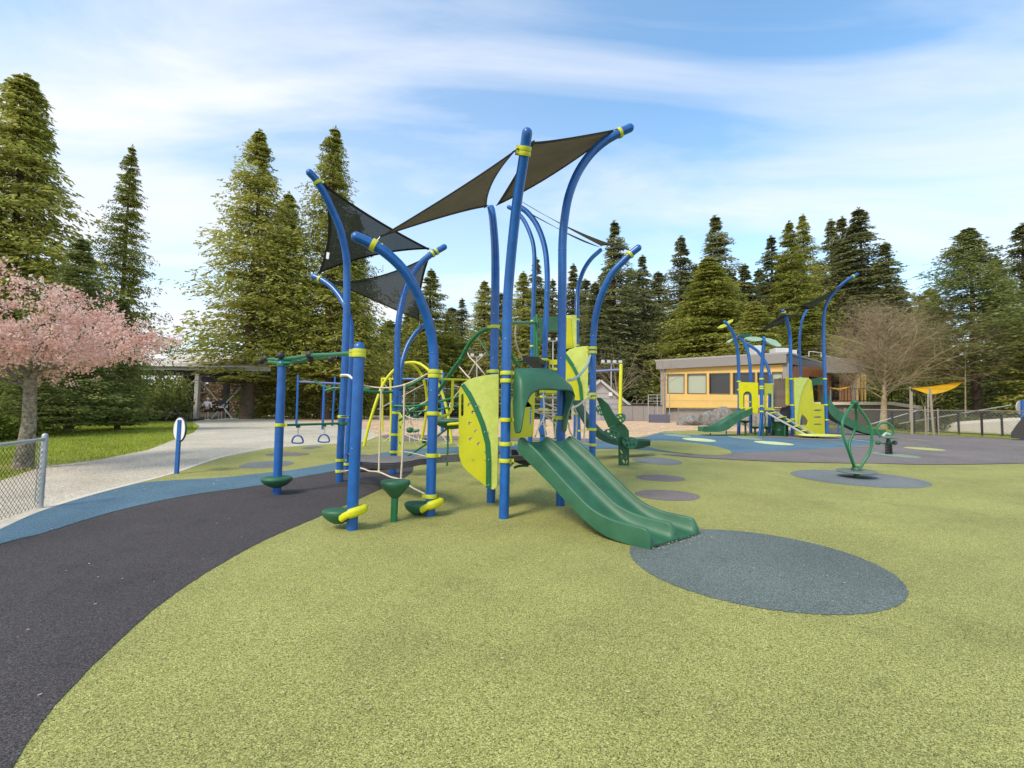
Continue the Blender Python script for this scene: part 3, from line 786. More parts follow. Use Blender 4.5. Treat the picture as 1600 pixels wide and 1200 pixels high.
mb, tp = whip_tree(37, 3.0, .14, [(9, 4.2, R(62), 0), (9, 2.0, R(40), .2), (7, 1.1, R(40), .2), (4, .6, R(40), .2)])
tree_from('bare_tree', mb, gx(965, 52), 'leafless brown tree left of the building above the retaining wall', 'tree', GT)
for (sd_q, px_, Y_, lb_) in ((41, 283, 50, 'thin leafless tree behind the left bay of the shelter'), (43, 742, 58, 'leafless brown tree behind the green rope arch'), (47, 596, 56, 'leafless tree between the left curved posts')):
    mb, tp = whip_tree(sd_q, 3.2, .14, [(9, 4.8, R(66), 0), (9, 2.2, R(38), .2), (6, 1.2, R(40), .2), (4, .7, R(40), .2)])
    tree_from('bare_tree', mb, gx(px_, Y_), lb_, 'tree', GT)
mb, tp = whip_tree(49, 1.5, .04, [(6, 1.3, R(60), 0), (5, .7, R(42), .2), (4, .35, R(45), .2)])
tree_from('bare_sapling', mb, gx(1447, 24.5), 'staked young leafless tree behind the chain link fence', 'tree', GT)

# the cherry in blossom
cb = gx(36, 9.6)
mb, tips = whip_tree(78, 1.95, .125, [(15, 2.1, R(32), 0), (9, .95, R(38), .12), (6, .5, R(42), .1), (2, .25, R(45), .2)], squash=.55, bend=.09)
ch = tree_from('cherry_tree', mb, cb, 'cherry tree covered in pink blossom beside the left fence', 'tree', None, 'limbs', BARKC, rz=0.2)
gg = np.random.default_rng(9)
tp = np.array([tuple(t) for t in tips]); tp = tp[tp[:, 2] > 1.7]
idx = gg.integers(0, len(tp), 25000)
p = tp[idx] + gg.normal(0, .035, (len(idx), 3))
d = norm(gg.normal(0, 1, p.shape)); sd = norm(np.cross(d, gg.normal(0, 1, p.shape)))
me = quads_mesh('blossom', p, d, sd, .050*(.5+gg.random(len(p))), .021*(.5+gg.random(len(p))))
me.materials.append(LP)
o = bpy.data.objects.new('blossom', me); col.objects.link(o); o.parent = ch

def bush_mesh(name, size, n, seed, leaf=.12, blobs=7, m_=None):
    g2 = np.random.default_rng(seed)
    cs = g2.uniform(-.6, .6, (blobs, 3)) * np.array(size) * .8; cs[:, 2] = abs(cs[:, 2]) + size[2]*.15
    rs = g2.uniform(.35, .6, blobs)
    k = g2.integers(0, blobs, n); d0 = norm(g2.normal(0, 1, (n, 3)))
    rad = (.72 + .28*g2.random(n))[:, None]
    p = cs[k] + d0*rad*rs[k][:, None]*np.array(size)*.75
    p[:, 2] = np.maximum(p[:, 2], .02)
    d = norm(d0 + g2.normal(0, .7, p.shape)); sd = norm(np.cross(d, g2.normal(0, 1, p.shape)))
    me = quads_mesh(name, p, d, sd, leaf*(.6+.8*g2.random(n)), leaf*.32*(.6+.8*g2.random(n)))
    me.materials.append(m_ or LS); return me
SHR = [bush_mesh('shrub_leaves', (1.5, 1.2, 1.2), 7000, s, .13) for s in (1, 2, 3)]
BRU = [bush_mesh('brush_leaves', (1.6, 1.2, 1.6), 5000, s, .16, m_=LBN) for s in (4, 5)]
def shrub(px, Y, s, h, label, group, brown=False, i=0, name='shrub'):
    me = (BRU if brown else SHR)[i % (2 if brown else 3)]
    o = bpy.data.objects.new(name, me); col.objects.link(o); o.location = gx(px, Y); o.scale = (s, s, h); o.rotation_euler.z = random.random()*6
    return tag(o, label, 'shrub', group)
# woodland undergrowth: one mass nobody could count
def mass(name, px0, px1, Y, h, n, m_, label, leaf=.3, depth=4, seed=1):
    g2 = np.random.default_rng(seed); a, b = gx(px0, Y), gx(px1, Y)
    t = g2.random(n); hh = h*(.55 + .45*np.sin(t*37+seed)*np.sin(t*91)) + h*.15*g2.random(n)
    z = hh*g2.random(n)**.8
    p = np.stack([a.x+(b.x-a.x)*t, a.y+(b.y-a.y)*t + g2.random(n)*depth, z+gh(Y)], -1)
    d = norm(g2.normal(0, 1, p.shape) + np.array([0, -.3, -.1])); sd = norm(np.cross(d, g2.normal(0, 1, p.shape)))
    me = quads_mesh(name, p, d, sd, leaf*(.6+.8*g2.random(n)), leaf*.3*(.6+.8*g2.random(n))); me.materials.append(m_)
    o = bpy.data.objects.new(name, me); col.objects.link(o)
    return tag(o, label, kind='stuff')
mass('undergrowth', 250, 760, 60, 6.5, 60000, LBN, 'brown leafless undergrowth at the wood edge', .35, 6, 3)
mass('undergrowth', 430, 1100, 66, 10.5, 60000, LH, 'dark evergreen undergrowth filling in between the trunks', .45, 7, 5)
mass('undergrowth', 1000, 1480, 62, 9.0, 50000, LH, 'dark thicket behind the yellow building', .45, 6, 7)
mass('undergrowth', -120, 255, 32, 3.0, 30000, LF, 'shaded thicket under the left conifers', .25, 3, 9)
mass('undergrowth', 1400, 1750, 44, 6.0, 40000, LS, 'green thicket beyond the concrete ramp', .3, 5, 11)
for i, (px, Y, s, h) in enumerate(((1440, 30, .8, .8), (1470, 31, 1.0, 1.1), (1492, 32, 1.1, 1.25), (1540, 30, 1.2, .95), (1572, 29, 1.1, .9), (1410, 31, .6, .55), (1606, 28, 1.2, 1.1))):
    lab = ['small round shrub left of the two fence stakes', 'leafy shrub under the left end of the yellow sail', 'tallest shrub left of the bare spruce trunk', 'clipped shrub right of the spruce trunk', 'clipped shrub behind the round sign', 'low shrub at the foot of the big bare tree', 'shrub at the right edge beyond the sign'][i]
    shrub(px, Y, s, h, lab, 'shrubs beyond the right fence', i=i)
shrub(-40, 15, 1.2, 1.0, 'shrub behind the left chain link panel', None)
# grass blades in the visible lawns
def blades(name, pix, n, h, label, seed):
    g2 = random.Random(seed); poly = [gp(a, b) for a, b in pix]
    xs = [p.x for p in poly]; yy = [p.y for p in poly]; P2 = []
    def inside(x, y):
        c = False; m = len(poly)
        for i in range(m):
            a, b = poly[i], poly[i-1]
            if (a.y > y) != (b.y > y) and x < (b.x-a.x)*(y-a.y)/(b.y-a.y)+a.x: c = not c
        return c
    while len(P2) < n:
        x, y = g2.uniform(min(xs), max(xs)), g2.uniform(min(yy), max(yy))
        if inside(x, y): P2.append((x, y, gh(y)))
    p = np.array(P2); q = np.random.default_rng(seed)
    d = norm(np.array([0, 0, 1.0]) + q.normal(0, .4, p.shape)); sd = norm(np.cross(d, q.normal(0, 1, p.shape)))
    me = quads_mesh(name, p, d, sd, h*(.5+q.random(n)), .006 + .004*q.random(n))
    me.materials.append(leaf_mat('grass_blades_'+name, (0.14, 0.18, 0.02), (0.32, 0.38, 0.05), (0.50, 0.52, 0.12), .4) if 'grass_blades_'+name not in MATS else MATS['grass_blades_'+name])
    o = bpy.data.objects.new(name, me); col.objects.link(o); return tag(o, label, kind='stuff')
blades('grass', [(-200, 830), (0, 752), (73, 729), (153, 719), (230, 704), (268, 689), (303, 676), (300, 660), (0, 668), (-200, 690)], 60000, .06, 'short grass blades of the lawn left of the path', 3)
blades('grass', [(1100, 661), (1155, 664), (1240, 668), (1398, 676), (1600, 687), (1600, 674), (1400, 665), (1150, 657)], 22000, .10, 'longer grass along the right fence and boulders', 4)

# wind-blown specks: chips, a few needles and petals on the rubber and path
q = MB(); g2 = random.Random(8)
for k in range(150):
    px_, py_ = g2.uniform(0, 1600), 700 + 430*g2.random()**1.1
    c = gp(px_, py_); s_ = g2.uniform(.003, .007)
    q.box(c + Vector((0, 0, .022)), (s_*g2.uniform(1, 3), s_, .003), rz=g2.random()*3)
tag(q.build('litter', mat('dry_litter', (.55, .45, .30), .9, var=.3, vscale=3), fix=False), 'scattered wood chips and needles blown over the rubber', kind='stuff')

# fallen petals round the cherry
qq = np.random.default_rng(12); n = 2600
ang = qq.random(n)*2*PI; rad = np.abs(qq.normal(0, 1.9, n))
X = cb.x + rad*np.cos(ang); Y = cb.y + rad*np.sin(ang)
p = np.stack([X, Y, np.array([gh(v) for v in Y]) + .02 + .03*qq.random(n)], -1)
d = norm(np.stack([qq.normal(0, 1, n), qq.normal(0, 1, n), qq.normal(0, .2, n)], -1)); sd = norm(np.cross(d, np.array([0, 0, 1.0]) + qq.normal(0, .3, d.shape)))
me = quads_mesh('petals', p, d, sd, .022*(.6+qq.random(n)), .009*(.6+qq.random(n))); me.materials.append(LP)
o = bpy.data.objects.new('petals', me); col.objects.link(o); tag(o, 'fallen pink petals scattered on the grass and path under the cherry', kind='stuff')
# ------------------------------------------------------------------ playground pieces
PR = 0.0635
def setname(o, nm): return o
def pix_pts(lst, base, Yfun):
    return [P(a, b, Yfun(i, a, b)) for i, (a, b) in enumerate(lst)]
class Post:
    """blue steel post: base pixel, then centre-line pixels, with the distance drifting from Y0 by dY at the tip above the bend"""
    def __init__(s, parent, base, line, dY=0.0, Y=None, bend=None, r=PR, m=None, name='post', bolts=True):
        b = gp(*base) if Y is None else gx(base[0], Y)
        s.Y0 = b.y; s.r = r
        zb = bend if bend is not None else (line[0][1] if line else 0)
        ytip = line[-1][1]
        pts = [b - Vector((0, 0, .12)), b]
        for (a, y) in line:
            q = 0.0 if y >= zb else ((zb - y) / (zb - ytip))
            pts.append(P(a, y, b.y + dY * q**1.5))
        k = cat(pts[1:], 7)
        s.c = [pts[0]] + k
        s.o = MB().tube(s.c, r, n=18, dome=True).build(name, m or BLUE, parent, smooth=60)
        s.b = b
    def at(s, py):
        best = None
        for i in range(1, len(s.c)-1):
            a, b = proj(s.c[i]), proj(s.c[i+1])
            if (a[1]-py)*(b[1]-py) <= 0 and abs(a[1]-b[1]) > 1e-9:
                t = (a[1]-py)/(a[1]-b[1]); best = (s.c[i].lerp(s.c[i+1], t), (s.c[i+1]-s.c[i]).normalized())
                break
        return best or (s.c[-1], Vector((0, 0, 1)))
    def clamp(s, pys, m=None, h=.05, lug=None):
        for py in pys:
            c, t = s.at(py); r = s.r
            mb = MB().lathe([(r+.001, -h/2), (r+.013, -h/2), (r+.015, -h*.3), (r+.015, h*.3), (r+.013, h/2), (r+.001, h/2)], c, t, n=20)
            dirs = [lug] if lug is not None else [Vector((.8, -.6, 0)), Vector((-.8, .6, 0))]
            for d in dirs:
                d = Vector(d).normalized(); mb.box(c + d*(r+.022), (.05, .045, h*.8), rz=math.atan2(d.y, d.x))
            mb.build('clamp', m or LIME, s.o, smooth=40)
    def bolt(s, pys, side=-.3):
        for py in pys:
            c, t = s.at(py); d = Vector((side, -1, 0)).normalized()
            MB().lathe([(.006, 0), (.009, .003), (.006, .007), (.001, .008)], c + d*(s.r-.003), d, n=8).build('bolt', STEEL, s.o)
def pchain(pixY, n=6): return cat([P(a, b, y) for a, b, y in pixY], n)
def tubepart(root, pixY, rad, m, name, n=10, sp=6, dome=False):
    return MB().tube(pchain(pixY, sp), rad, n=n, dome=dome).build(name, m, root, smooth=60)
def panel(root, pl, outline, holes, m, name='panel', th=.019, off=0.0, sp=0, bev=.004, label=None):
    def cv(lp, s_):
        pts = [Vector((a, b, 0)) for a, b in lp]
        if s_: pts = cat(pts, s_, closed=True)
        return [pl.uv(pl.at(p.x, p.y)) for p in pts]
    return MB().poly([cv(outline, sp)] + [cv(h_, 0) for h_ in holes], pl, th, off).build(name, m, root, smooth=30, bevel=bev, label=label)

def sail(root, c3, mids, m, hem=True, thick=.0, hemr=.018, tag_at=None, label=None):
    """triangular sail as a quadratic Bezier triangle: three corners, three edge midpoints (pixel, pixel, distance)"""
    A, B, C_ = [P(*q) for q in c3]; ab, bc, ca = [P(*q) for q in mids]
    cab, cbc, cca = ab*2-(A+B)/2, bc*2-(B+C_)/2, ca*2-(C_+A)/2
    f = lambda u, v, w_: A*u*u + B*v*v + C_*w_*w_ + cab*2*u*v + cbc*2*v*w_ + cca*2*w_*u
    n = 14; b = MB(); ids = {}
    for i in range(n+1):
        for j in range(n+1-i):
            u, v = i/n, j/n; ids[i, j] = len(b.v); b.v.append(tuple(f(u, v, 1-u-v)))
    for i in range(n):
        for j in range(n-i):
            b.f.append((ids[i, j], ids[i+1, j], ids[i, j+1]))
            if j < n-i-1: b.f.append((ids[i+1, j], ids[i+1, j+1], ids[i, j+1]))
    so = b.build('shade_sail', m, root, smooth=180, label=label)
    s_ = so.modifiers.new('cloth', 'SOLIDIFY'); s_.thickness = .003
    if hem:
        hb = MB()
        for e in ((0, 1), (1, 2), (2, 0)):
            pts = []
            for k in range(17):
                t = k/16; q = [0, 0, 0]; q[e[0]] = 1-t; q[e[1]] = t; pts.append(f(*q))
            nrm = (B-A).cross(C_-A).normalized()
            ce = (A+B+C_)/3
            rows = []
            for k, p in enumerate(pts):
                tt = (pts[min(k+1, 16)] - pts[max(k-1, 0)]).normalized(); inn = nrm.cross(tt)
                if inn.dot(ce-p) < 0: inn = -inn
                wd = hemr*2.6
                rows.append([p - nrm*.004 - inn*.006, p + nrm*.004 - inn*.006, p + nrm*.004 + inn*wd, p - nrm*.004 + inn*wd])
            hb.quadstrip(rows, closed=True)
        hb.build('hem', HEM, so, smooth=30)
    return so, f
def link(root, a, b):
    MB().tube([a, b], .006, n=6).build('shackle', STEEL, root)

# ================= the large play structure
BIG = empty('play_structure', gp(767, 786), 'large blue and lime climbing structure with tall curved posts, shade sails and a double slide', 'play structure')
pB = Post(BIG, (550, 829), [(551.5, 780), (555.5, 690), (559, 610), (561.5, 543)])
pC = Post(BIG, (432.5, 773), [(434, 735), (437, 660), (439.5, 600), (440.5, 569)])
pA = Post(BIG, (530.5, 754), [(531.8, 704), (535, 645), (538, 588), (541.5, 492), (542, 435), (541, 400), (533, 362), (522, 334), (505, 299), (493, 280), (484, 270)], dY=-.7, bend=440)
pD = Post(BIG, (541, 738), [(543.5, 700), (546, 642), (547.5, 585), (548, 530), (547, 506), (542, 484), (533, 466), (519, 449), (504, 438), (491, 432)], dY=.5, bend=530)
pE = Post(BIG, (613.5, 742), [(615.5, 690), (618, 633), (620.5, 571), (621, 528), (622.5, 505), (627, 477.6), (635.5, 446), (650, 420), (669, 401), (694, 386)], dY=.5, bend=520)
pF = Post(BIG, (672, 807), [(673.5, 755), (676.3, 642), (678, 571), (676.5, 540), (672, 514), (663.6, 486), (649, 452), (627, 418), (598.4, 392), (572, 377), (557, 370.5)], dY=-.55, bend=560)
pG = Post(BIG, (622.5, 705), [(624, 640), (625.5, 590), (628, 568), (636, 542), (648, 522), (660, 510)], dY=.5, bend=590)
pH = Post(BIG, (787, 811), [(788.5, 760), (789.8, 680), (791, 585), (792, 517), (793.6, 463), (798, 407), (803.8, 350), (811, 293), (817.8, 251), (823.5, 208)], dY=-.62, bend=500)
pI = Post(BIG, (767, 786), [(769, 700), (771.5, 600), (773, 514), (774, 450), (774, 410), (773, 378), (770, 342), (767.5, 326)], dY=.9, bend=450)
pJ = Post(BIG, (875.5, 791), [(876.4, 700), (877.2, 585), (878, 514), (878.6, 435), (879, 378), (883, 336), (890, 302), (904, 268), (924, 239.5), (946.6, 219.7), (969, 207), (984, 200)], dY=.1, bend=400)
pK = Post(BIG, (925, 753), [(926, 640), (926.3, 557), (928, 517), (932.4, 486), (941, 457.8), (955, 429), (972, 409.6), (987, 395.5), (997, 387.5)], dY=-.4, bend=540)
pL = Post(BIG, (899, 712), [(900.5, 600), (901, 540), (901.6, 500), (902.2, 464), (905.5, 441), (912.6, 421), (924, 404), (938, 391)], dY=.9, bend=500)
pM = Post(BIG, (847, 731), [(848.5, 640), (850.5, 580), (852.5, 517), (854.5, 470), (855, 425), (851, 386), (840, 354), (825, 333), (810, 322)], dY=.3, bend=430)
pN = Post(BIG, (828, 708), [(829.5, 640), (831, 580), (832, 517), (834, 460), (835, 425), (834.6, 393), (830, 370), (819, 345), (806, 330), (795, 323.5)], dY=.4, bend=430)
pO = Post(BIG, (905, 706), [(905.5, 690), (904.5, 660), (903.5, 640), (903, 610)], r=.045)
# clamps
up = Vector((1, .2, 0))
pA.clamp([284], lug=up); pA.clamp([587], lug=up); pA.clamp([651], lug=up); pA.clamp([662], m=GRNC, lug=up); pA.clamp([719], lug=up); pA.clamp([736], lug=up)
pD.clamp([436, 725], lug=up); pE.clamp([393, 396.5], lug=-up); pE.clamp([645, 679, 706, 727], lug=Vector((1, -.3, 0)))
pE.clamp([635], m=GRNC, h=.04, lug=Vector((1, -.3, 0)))
pF.clamp([383], lug=up, h=.06); pF.clamp([580.5, 587.5], lug=up); pF.clamp([646], lug=up); pF.clamp([711.5], lug=up); pF.clamp([775], lug=-up)
pH.clamp([232, 240], lug=-up); pH.clamp([583, 595], lug=up); pH.clamp([656, 693.5, 719.5], lug=up)
pI.clamp([511, 580.5], lug=-up); pJ.clamp([207.5], lug=-up); pJ.clamp([653], lug=-up)
pK.clamp([397.5], lug=-up); pK.clamp([544, 550.5], lug=-up); pK.clamp([616, 622, 671, 695], lug=-up)
pL.clamp([500, 540, 646, 690], lug=-up); pM.clamp([563, 612, 620, 641, 665], lug=up); pN.clamp([502, 541], lug=up); pO.clamp([673], lug=-up)
pC.clamp([664], lug=up); pC.clamp([570], m=GRNC, lug=up); pB.clamp([549, 555], lug=-up)
for p_, ys_ in ((pB, (700,)), (pF, (610,)), (pA, (476,)), (pH, (530,)), (pJ, (560,)), (pK, (525, 590)), (pE, (547, 549.5)), (pI, (491, 560)), (pM, (455, 470)), (pL, (530,))): p_.bolt(ys_)
# faint weld collars where the bent upper section slides into the straight one
for p_, y_ in ((pA, 446), (pF, 552), (pH, 466), (pJ, 391), (pK, 527), (pE, 510), (pI, 421), (pM, 440), (pD, 500)):
    c, t = p_.at(y_); MB().lathe([(PR+.0004, -.006), (PR+.0022, -.003), (PR+.0022, .003), (PR+.0004, .006)], c, t, n=18).build('collar', BLUE, p_.o, smooth=60)

# sails
YA, YD, YE, YF, YG, YH, YI, YJ, YK, YL, YM = pA.at(284)[0].y, pD.at(436)[0].y, pE.at(393)[0].y, pF.at(383)[0].y, pG.at(512)[0].y, pH.at(236)[0].y, pI.at(328)[0].y, pJ.at(207)[0].y, pK.at(397)[0].y, pL.at(392)[0].y, pM.at(323)[0].y
s1, f1 = sail(BIG, [(503.5, 285, YA), (671, 389, YE), (497.5, 427, YD)], [(585, 341, (YA+YE)/2), (583, 399.5, (YD+YE)/2), (513, 362, (YA+YD)/2)], CLOTH, label='shade sail hanging steeply between the leftmost curved posts')
s2, f2 = sail(BIG, [(512, 438, YD), (672, 399, YE), (655, 501, YG)], [(585, 433, (YD+YE)/2), (658, 452, (YE+YG)/2), (584, 469.5, (YD+YG)/2)], CLOTH, label='lower shade sail on the left')
s3, f3 = sail(BIG, [(594, 370, YF), (806, 234, YH-.05), (760, 323, YI)], [(716, 295, (YF+YH)/2), (769, 286, (YH+YI)/2), (705, 335.5, (YF+YI)/2)], CLOTHB, label='brown shade sail left of the tallest post')
s4, f4 = sail(BIG, [(830, 222, YH), (964, 202, YJ), (776, 321, YI)], [(880, 217, (YH+YJ)/2), (862, 274, (YJ+YI)/2), (812, 262, (YH+YI)/2)], CLOTHB, label='brown shade sail right of the tallest post')
s5, f5 = sail(BIG, [(813, 314, YM), (984, 391, YK), (939, 384, YL)], [(893, 357, (YM+YK)/2), (958, 383.5, (YK+YL)/2), (884, 354.5, (YM+YL)/2)], CLOTHB, label='narrow brown shade sail seen edge on')
s6, f6 = sail(BIG, [(815, 326, YM+.4), (937, 386, YL+.3), (880, 362, YL+.8)], [(872, 357, (YM+YL)/2), (910, 377, YL+.5), (846, 343, YL)], CLOTHB, label='far edge sail below the narrow brown one')
for p_, py_, s_c in ((pA, 284, (503.5, 285, YA)), (pE, 391, (671, 389, YE)), (pE, 396, (672, 399, YE)), (pD, 434, (512, 438, YD)), (pF, 383, (594, 370, YF)), (pH, 232, (806, 234, YH)), (pH, 232, (830, 222, YH)), (pI, 331, (760, 323, YI)), (pI, 331, (776, 321, YI)), (pJ, 207.5, (964, 202, YJ)), (pK, 396, (984, 391, YK)), (pL, 393, (939, 384, YL)), (pG, 513, (655, 501, YG)), (pM, 323, (813, 314, YM))):
    link(BIG, p_.at(py_)[0], P(*s_c))
def quad_on(root, pts, m, name):
    b = MB(); b.v = [tuple(P(*q)) for q in pts]; b.f = [tuple(range(len(pts)))]
    o = b.build(name, m, root); s_ = o.modifiers.new('th', 'SOLIDIFY'); s_.thickness = .004; return o
ycl = (YA+YD)/2 + .02
quad_on(s1, [(510.5, 394, ycl-.05), (515, 395, ycl-.05), (513.5, 405, ycl-.05), (509.5, 404, ycl-.05)], WHITE, 'care_label')
quad_on(s4, [(856, 227.5, YJ-.4), (869, 227, YJ-.3), (864, 231.5, YJ-.35), (852, 233, YJ-.45)], WHITE, 'care_label')
quad_on(s3, [(722, 329.5, YI-.2), (735, 326, YI-.15), (733, 328.5, YI-.15), (724, 332, YI-.2)], WHITE, 'care_label')

# ---- overhead bars with knobs between the two short posts, trapeze bar
YB, YC = pB.Y0, pC.Y0
def yb(x): return YC + (YB-YC)*(x-440)/(561-440)
tubepart(BIG, [(553, 552, yb(553)), (520, 554, yb(520)), (484, 555.5, yb(484)), (462, 559, yb(462)), (442, 561, yb(442)+.1), (432, 563.5, yb(432)+.1)], .028, GRNC, 'overhead_bar')
tubepart(BIG, [(510, 555.5, yb(510)+.3), (486, 559.5, yb(486)+.35), (462, 563, yb(462)+.3), (445, 566, yb(445)+.1)], .022, GRNC, 'overhead_bar')
tubepart(BIG, [(413, 561, yb(413)+.3), (430, 561.5, yb(430)+.3), (446, 563.5, yb(446)+.5), (470, 562, yb(470)+.8), (510, 559, yb(510)+1.0)], .022, GRNC, 'overhead_bar')
tubepart(BIG, [(420, 565.5, yb(420)), (440, 567, yb(440)), (466, 565.5, yb(466)+.2), (480, 562, yb(480)+.2)], .022, GRNC, 'overhead_bar')
for (x, y, q, r_) in ((439, 555.5, 0, .058), (484.5, 554.5, 0, .062), (439.5, 561, .1, .045), (485, 562, .15, .042), (416, 560, .3, .05), (408, 564, .3, .055), (468.5, 565, .3, .042), (517, 561, 1.0, .05)):
    MB().ball(P(x, y, yb(x)+q-.02), r_, n=14).build('knob', DKBALL, BIG, smooth=60)
ya = lambda x: YC + (pA.Y0-YC)*(x-438)/(533-438)
tubepart(BIG, [(438, 664.5, ya(438)), (485, 663, ya(485)), (534, 661.5, ya(534))], .02, GRNC, 'trapeze_bar')
for x in (466, 507):
    y = ya(x); top = P(x, 664 if x < 480 else 662.5, y); k = y/FPX
    rg = empty('trapeze_ring', top - Vector((0, 0, .02)))
    rg.parent = BIG; rg.location = top - BIG.location
    base_off = top
    q = MB().box(top - Vector((0, 0, .03)), (.05, .05, .03)); q.build('hanger', GRNC, rg)
    ch_ = MB()
    for i in range(4): ch_.torus(top - Vector((0, 0, .055+.028*i)), .014, .004, axis=Vector((1, 0, 0)) if i % 2 else Vector((0, 1, 0)), n=10, m=5)
    ch_.build('chain', STEEL, rg, smooth=60)
    w_ = 7.3*k; h_ = 11*k
    c0 = top - Vector((0, 0, 16.5*k))
    pts = [c0 + Vector((w_, 0, -h_)), c0 + Vector((w_*1.08, 0, -h_*.55)), c0 + Vector((w_*.62, 0, -h_*.1)), c0, c0 + Vector((-w_*.62, 0, -h_*.1)), c0 + Vector((-w_*1.08, 0, -h_*.55)), c0 + Vector((-w_, 0, -h_))]
    MB().tube(cat(pts, 5, closed=True), .013, n=8, closed=True).build('grip', BLUE, rg, smooth=60)

# ---- step pods on posts
def pod(root, c, rx, label=None, rz=0.0, sy=1.0):
    pr = [(0.01, -.125), (rx*.30, -.118), (rx*.62, -.085), (rx*.88, -.04), (rx*.99, -.005), (rx, .012), (rx*.97, .030), (rx*.85, .040), (rx*.5, .047), (.01, .049)]
    return MB().lathe(pr, c, n=36, sy=sy, rz=rz).build('step_pod', GRN, root, smooth=60, label=label)
pod(BIG, pC.at(750)[0] - Vector((.0, .02, -.01)), .225)
cB = pB.at(801)[0]; pod(BIG, cB + Vector((-.17, .03, -.01)), .185, sy=.8)
cF = pF.at(789)[0]; pod(BIG, cF + Vector((-.17, .03, -.01)), .17, sy=.8)
for c in (cB, cF):
    m_ = MB()
    for k in (0, 1):
        m_.tube(cat([c + Vector((-.10, -.085, -.06+.02*k)), c + Vector((-.02, -.10, -.01+.015*k)), c + Vector((.07, -.075, .02+.015*k)), c + Vector((.13, 0, .045)), c + Vector((.08, .07, .04))], 5), [.034]*6+[.046]*15, n=12)
    m_.build('pod_bracket', YEL, BIG, smooth=60)

# ---- rope climber between the front post, the trapeze post and F
def rope(root, pts, r=.011, name='rope', m=None, sp=6):
    return MB().tube(pchain(pts, sp), r, n=8).build(name, m or ROPE, root, smooth=60)
yr = lambda x: 7.0 + (6.2-7.0)*(x-565)/(670-565)
rope(BIG, [(562, 601, 6.6), (580, 604.5, yr(580)), (603, 606, yr(603)), (625, 603, yr(625)), (645, 596, yr(645)), (668, 584, 6.2)])
rope(BIG, [(596, 606, yr(596)), (594, 670, yr(594)), (592, 737, yr(592))], r=.014)
rope(BIG, [(632, 602, yr(632)), (630, 690, yr(630)), (626.5, 749, yr(626))], r=.014)
rope(BIG, [(533, 737, 8.3), (545, 735, 8.0), (563, 731.5, 7.4), (577, 736, 7.2), (592, 737.5, yr(592)), (610, 745, yr(610)), (627, 750, yr(627)), (643, 761, 6.3), (664, 772, 6.15)])
for x, y in ((592, 737), (626.5, 749), (596, 606), (632, 602)):
    MB().ball(P(x, y, yr(x)), .024, n=10).build('rope_joint', ROPE, BIG, smooth=60)
tubepart(BIG, [(534, 586, pA.Y0-.1), (544, 586.5, 8.2), (551, 592, 8.1)], .02, WHITE, 'rope_end_fitting')
tubepart(BIG, [(533, 651, 8.4), (548, 649.5, 8.3)], .014, BLUE, 'rope_end_fitting')
# free standing toadstool step
st = empty('stepping_stool', gp(615, 816), 'green round stepping stool on a thin green stem between two blue posts', 'stepping stool')
yS = gp(615, 816).y
MB().tube([gp(615, 816) - Vector((0, 0, .1)), P(617, 775, yS)], .043, n=16).build('stem', GRNC, st, smooth=60)
ct = P(617.8, 755, yS)
MB().lathe([(.045, -.175), (.06, -.16), (.155, -.05), (.178, -.015), (.182, .012), (.172, .03), (.13, .038), (.01, .042)], ct, n=36).build('seat', GRN, st, smooth=60)

# ---- decks
def slab(root, pix, z, m, th=.05, name='deck', label=None):
    """horizontal slab, outline given in pixels at height z"""
    pts = []
    for a, b in pix:
        d = ray(a, b); t = (z - EYE.z)/d.z; p = EYE + d*t; pts.append((p.x, p.y))
    b = MB(); tr = tessellate_polygon([[Vector((x, y, 0)) for x, y in pts]]); n = len(pts)
    b.v = [(x, y, z-th) for x, y in pts] + [(x, y, z) for x, y in pts]
    for t in tr: b.f.append(tuple(t)); b.f.append(tuple(n+i for i in t[::-1]))
    for i in range(n): j = (i+1) % n; b.f.append((i, j, n+j, n+i))
    return b.build(name, m, root, smooth=20, label=label)
def deckpoly(root, pts, z, th, m, name='deck', holes=None, label=None):
    b = MB(); pts = [(p.x, p.y) if hasattr(p, 'x') else p for p in pts]; n = len(pts)
    tr = tessellate_polygon([[Vector((x, y, 0)) for x, y in pts]])
    b.v = [(x, y, z-th) for x, y in pts] + [(x, y, z) for x, y in pts]
    for t in tr: b.f.append(tuple(t)); b.f.append(tuple(n+i for i in t[::-1]))
    for i in range(n): j = (i+1) % n; b.f.append((i, j, n+j, n+i))
    return b.build(name, m, root, smooth=20, label=label)
DECK = mat('grey_deck_coating', (0.17, 0.155, 0.15), 0.7, var=.15, vscale=20, bump=.3, bscale=120)
zF = pF.at(711.5)[0].z
# main deck F - I - H - J, a triangle and a square on the slide side
deckpoly(BIG, [(pF.b.x-.02, pF.b.y-.02), (-.69, 6.52), (-.36, 6.75), (pI.b.x, pI.b.y+.05)], zF-.01, .09, DECK, label='grey triangular deck with dark drilled edge')
deckpoly(BIG, [(pH.b.x, pH.b.y+.02), (pJ.b.x, pJ.b.y+.02), (pJ.b.x-.75, pJ.b.y+.82), (pI.b.x, pI.b.y)], zF-.004, .06, DECK, label='deck behind the double slide')
# drilled edge plate facing the camera from F to the yellow panel
pe = Plane(pF.b, Vector((-.70, 6.46, 0)))
hl = [ell(x, 0, .012, .012, 8) for x in ()]
us = [.12, .2, .38]
zt = zF
MB().poly([[(0.0, zt-.10), (pe.len, zt-.10), (pe.len, zt-.012), (0.0, zt-.012)]] + [ell(u, zt-.05, .011, .011, 8) for u in us], pe, .012, .03).build('deck_edge', DECK, BIG, smooth=20)
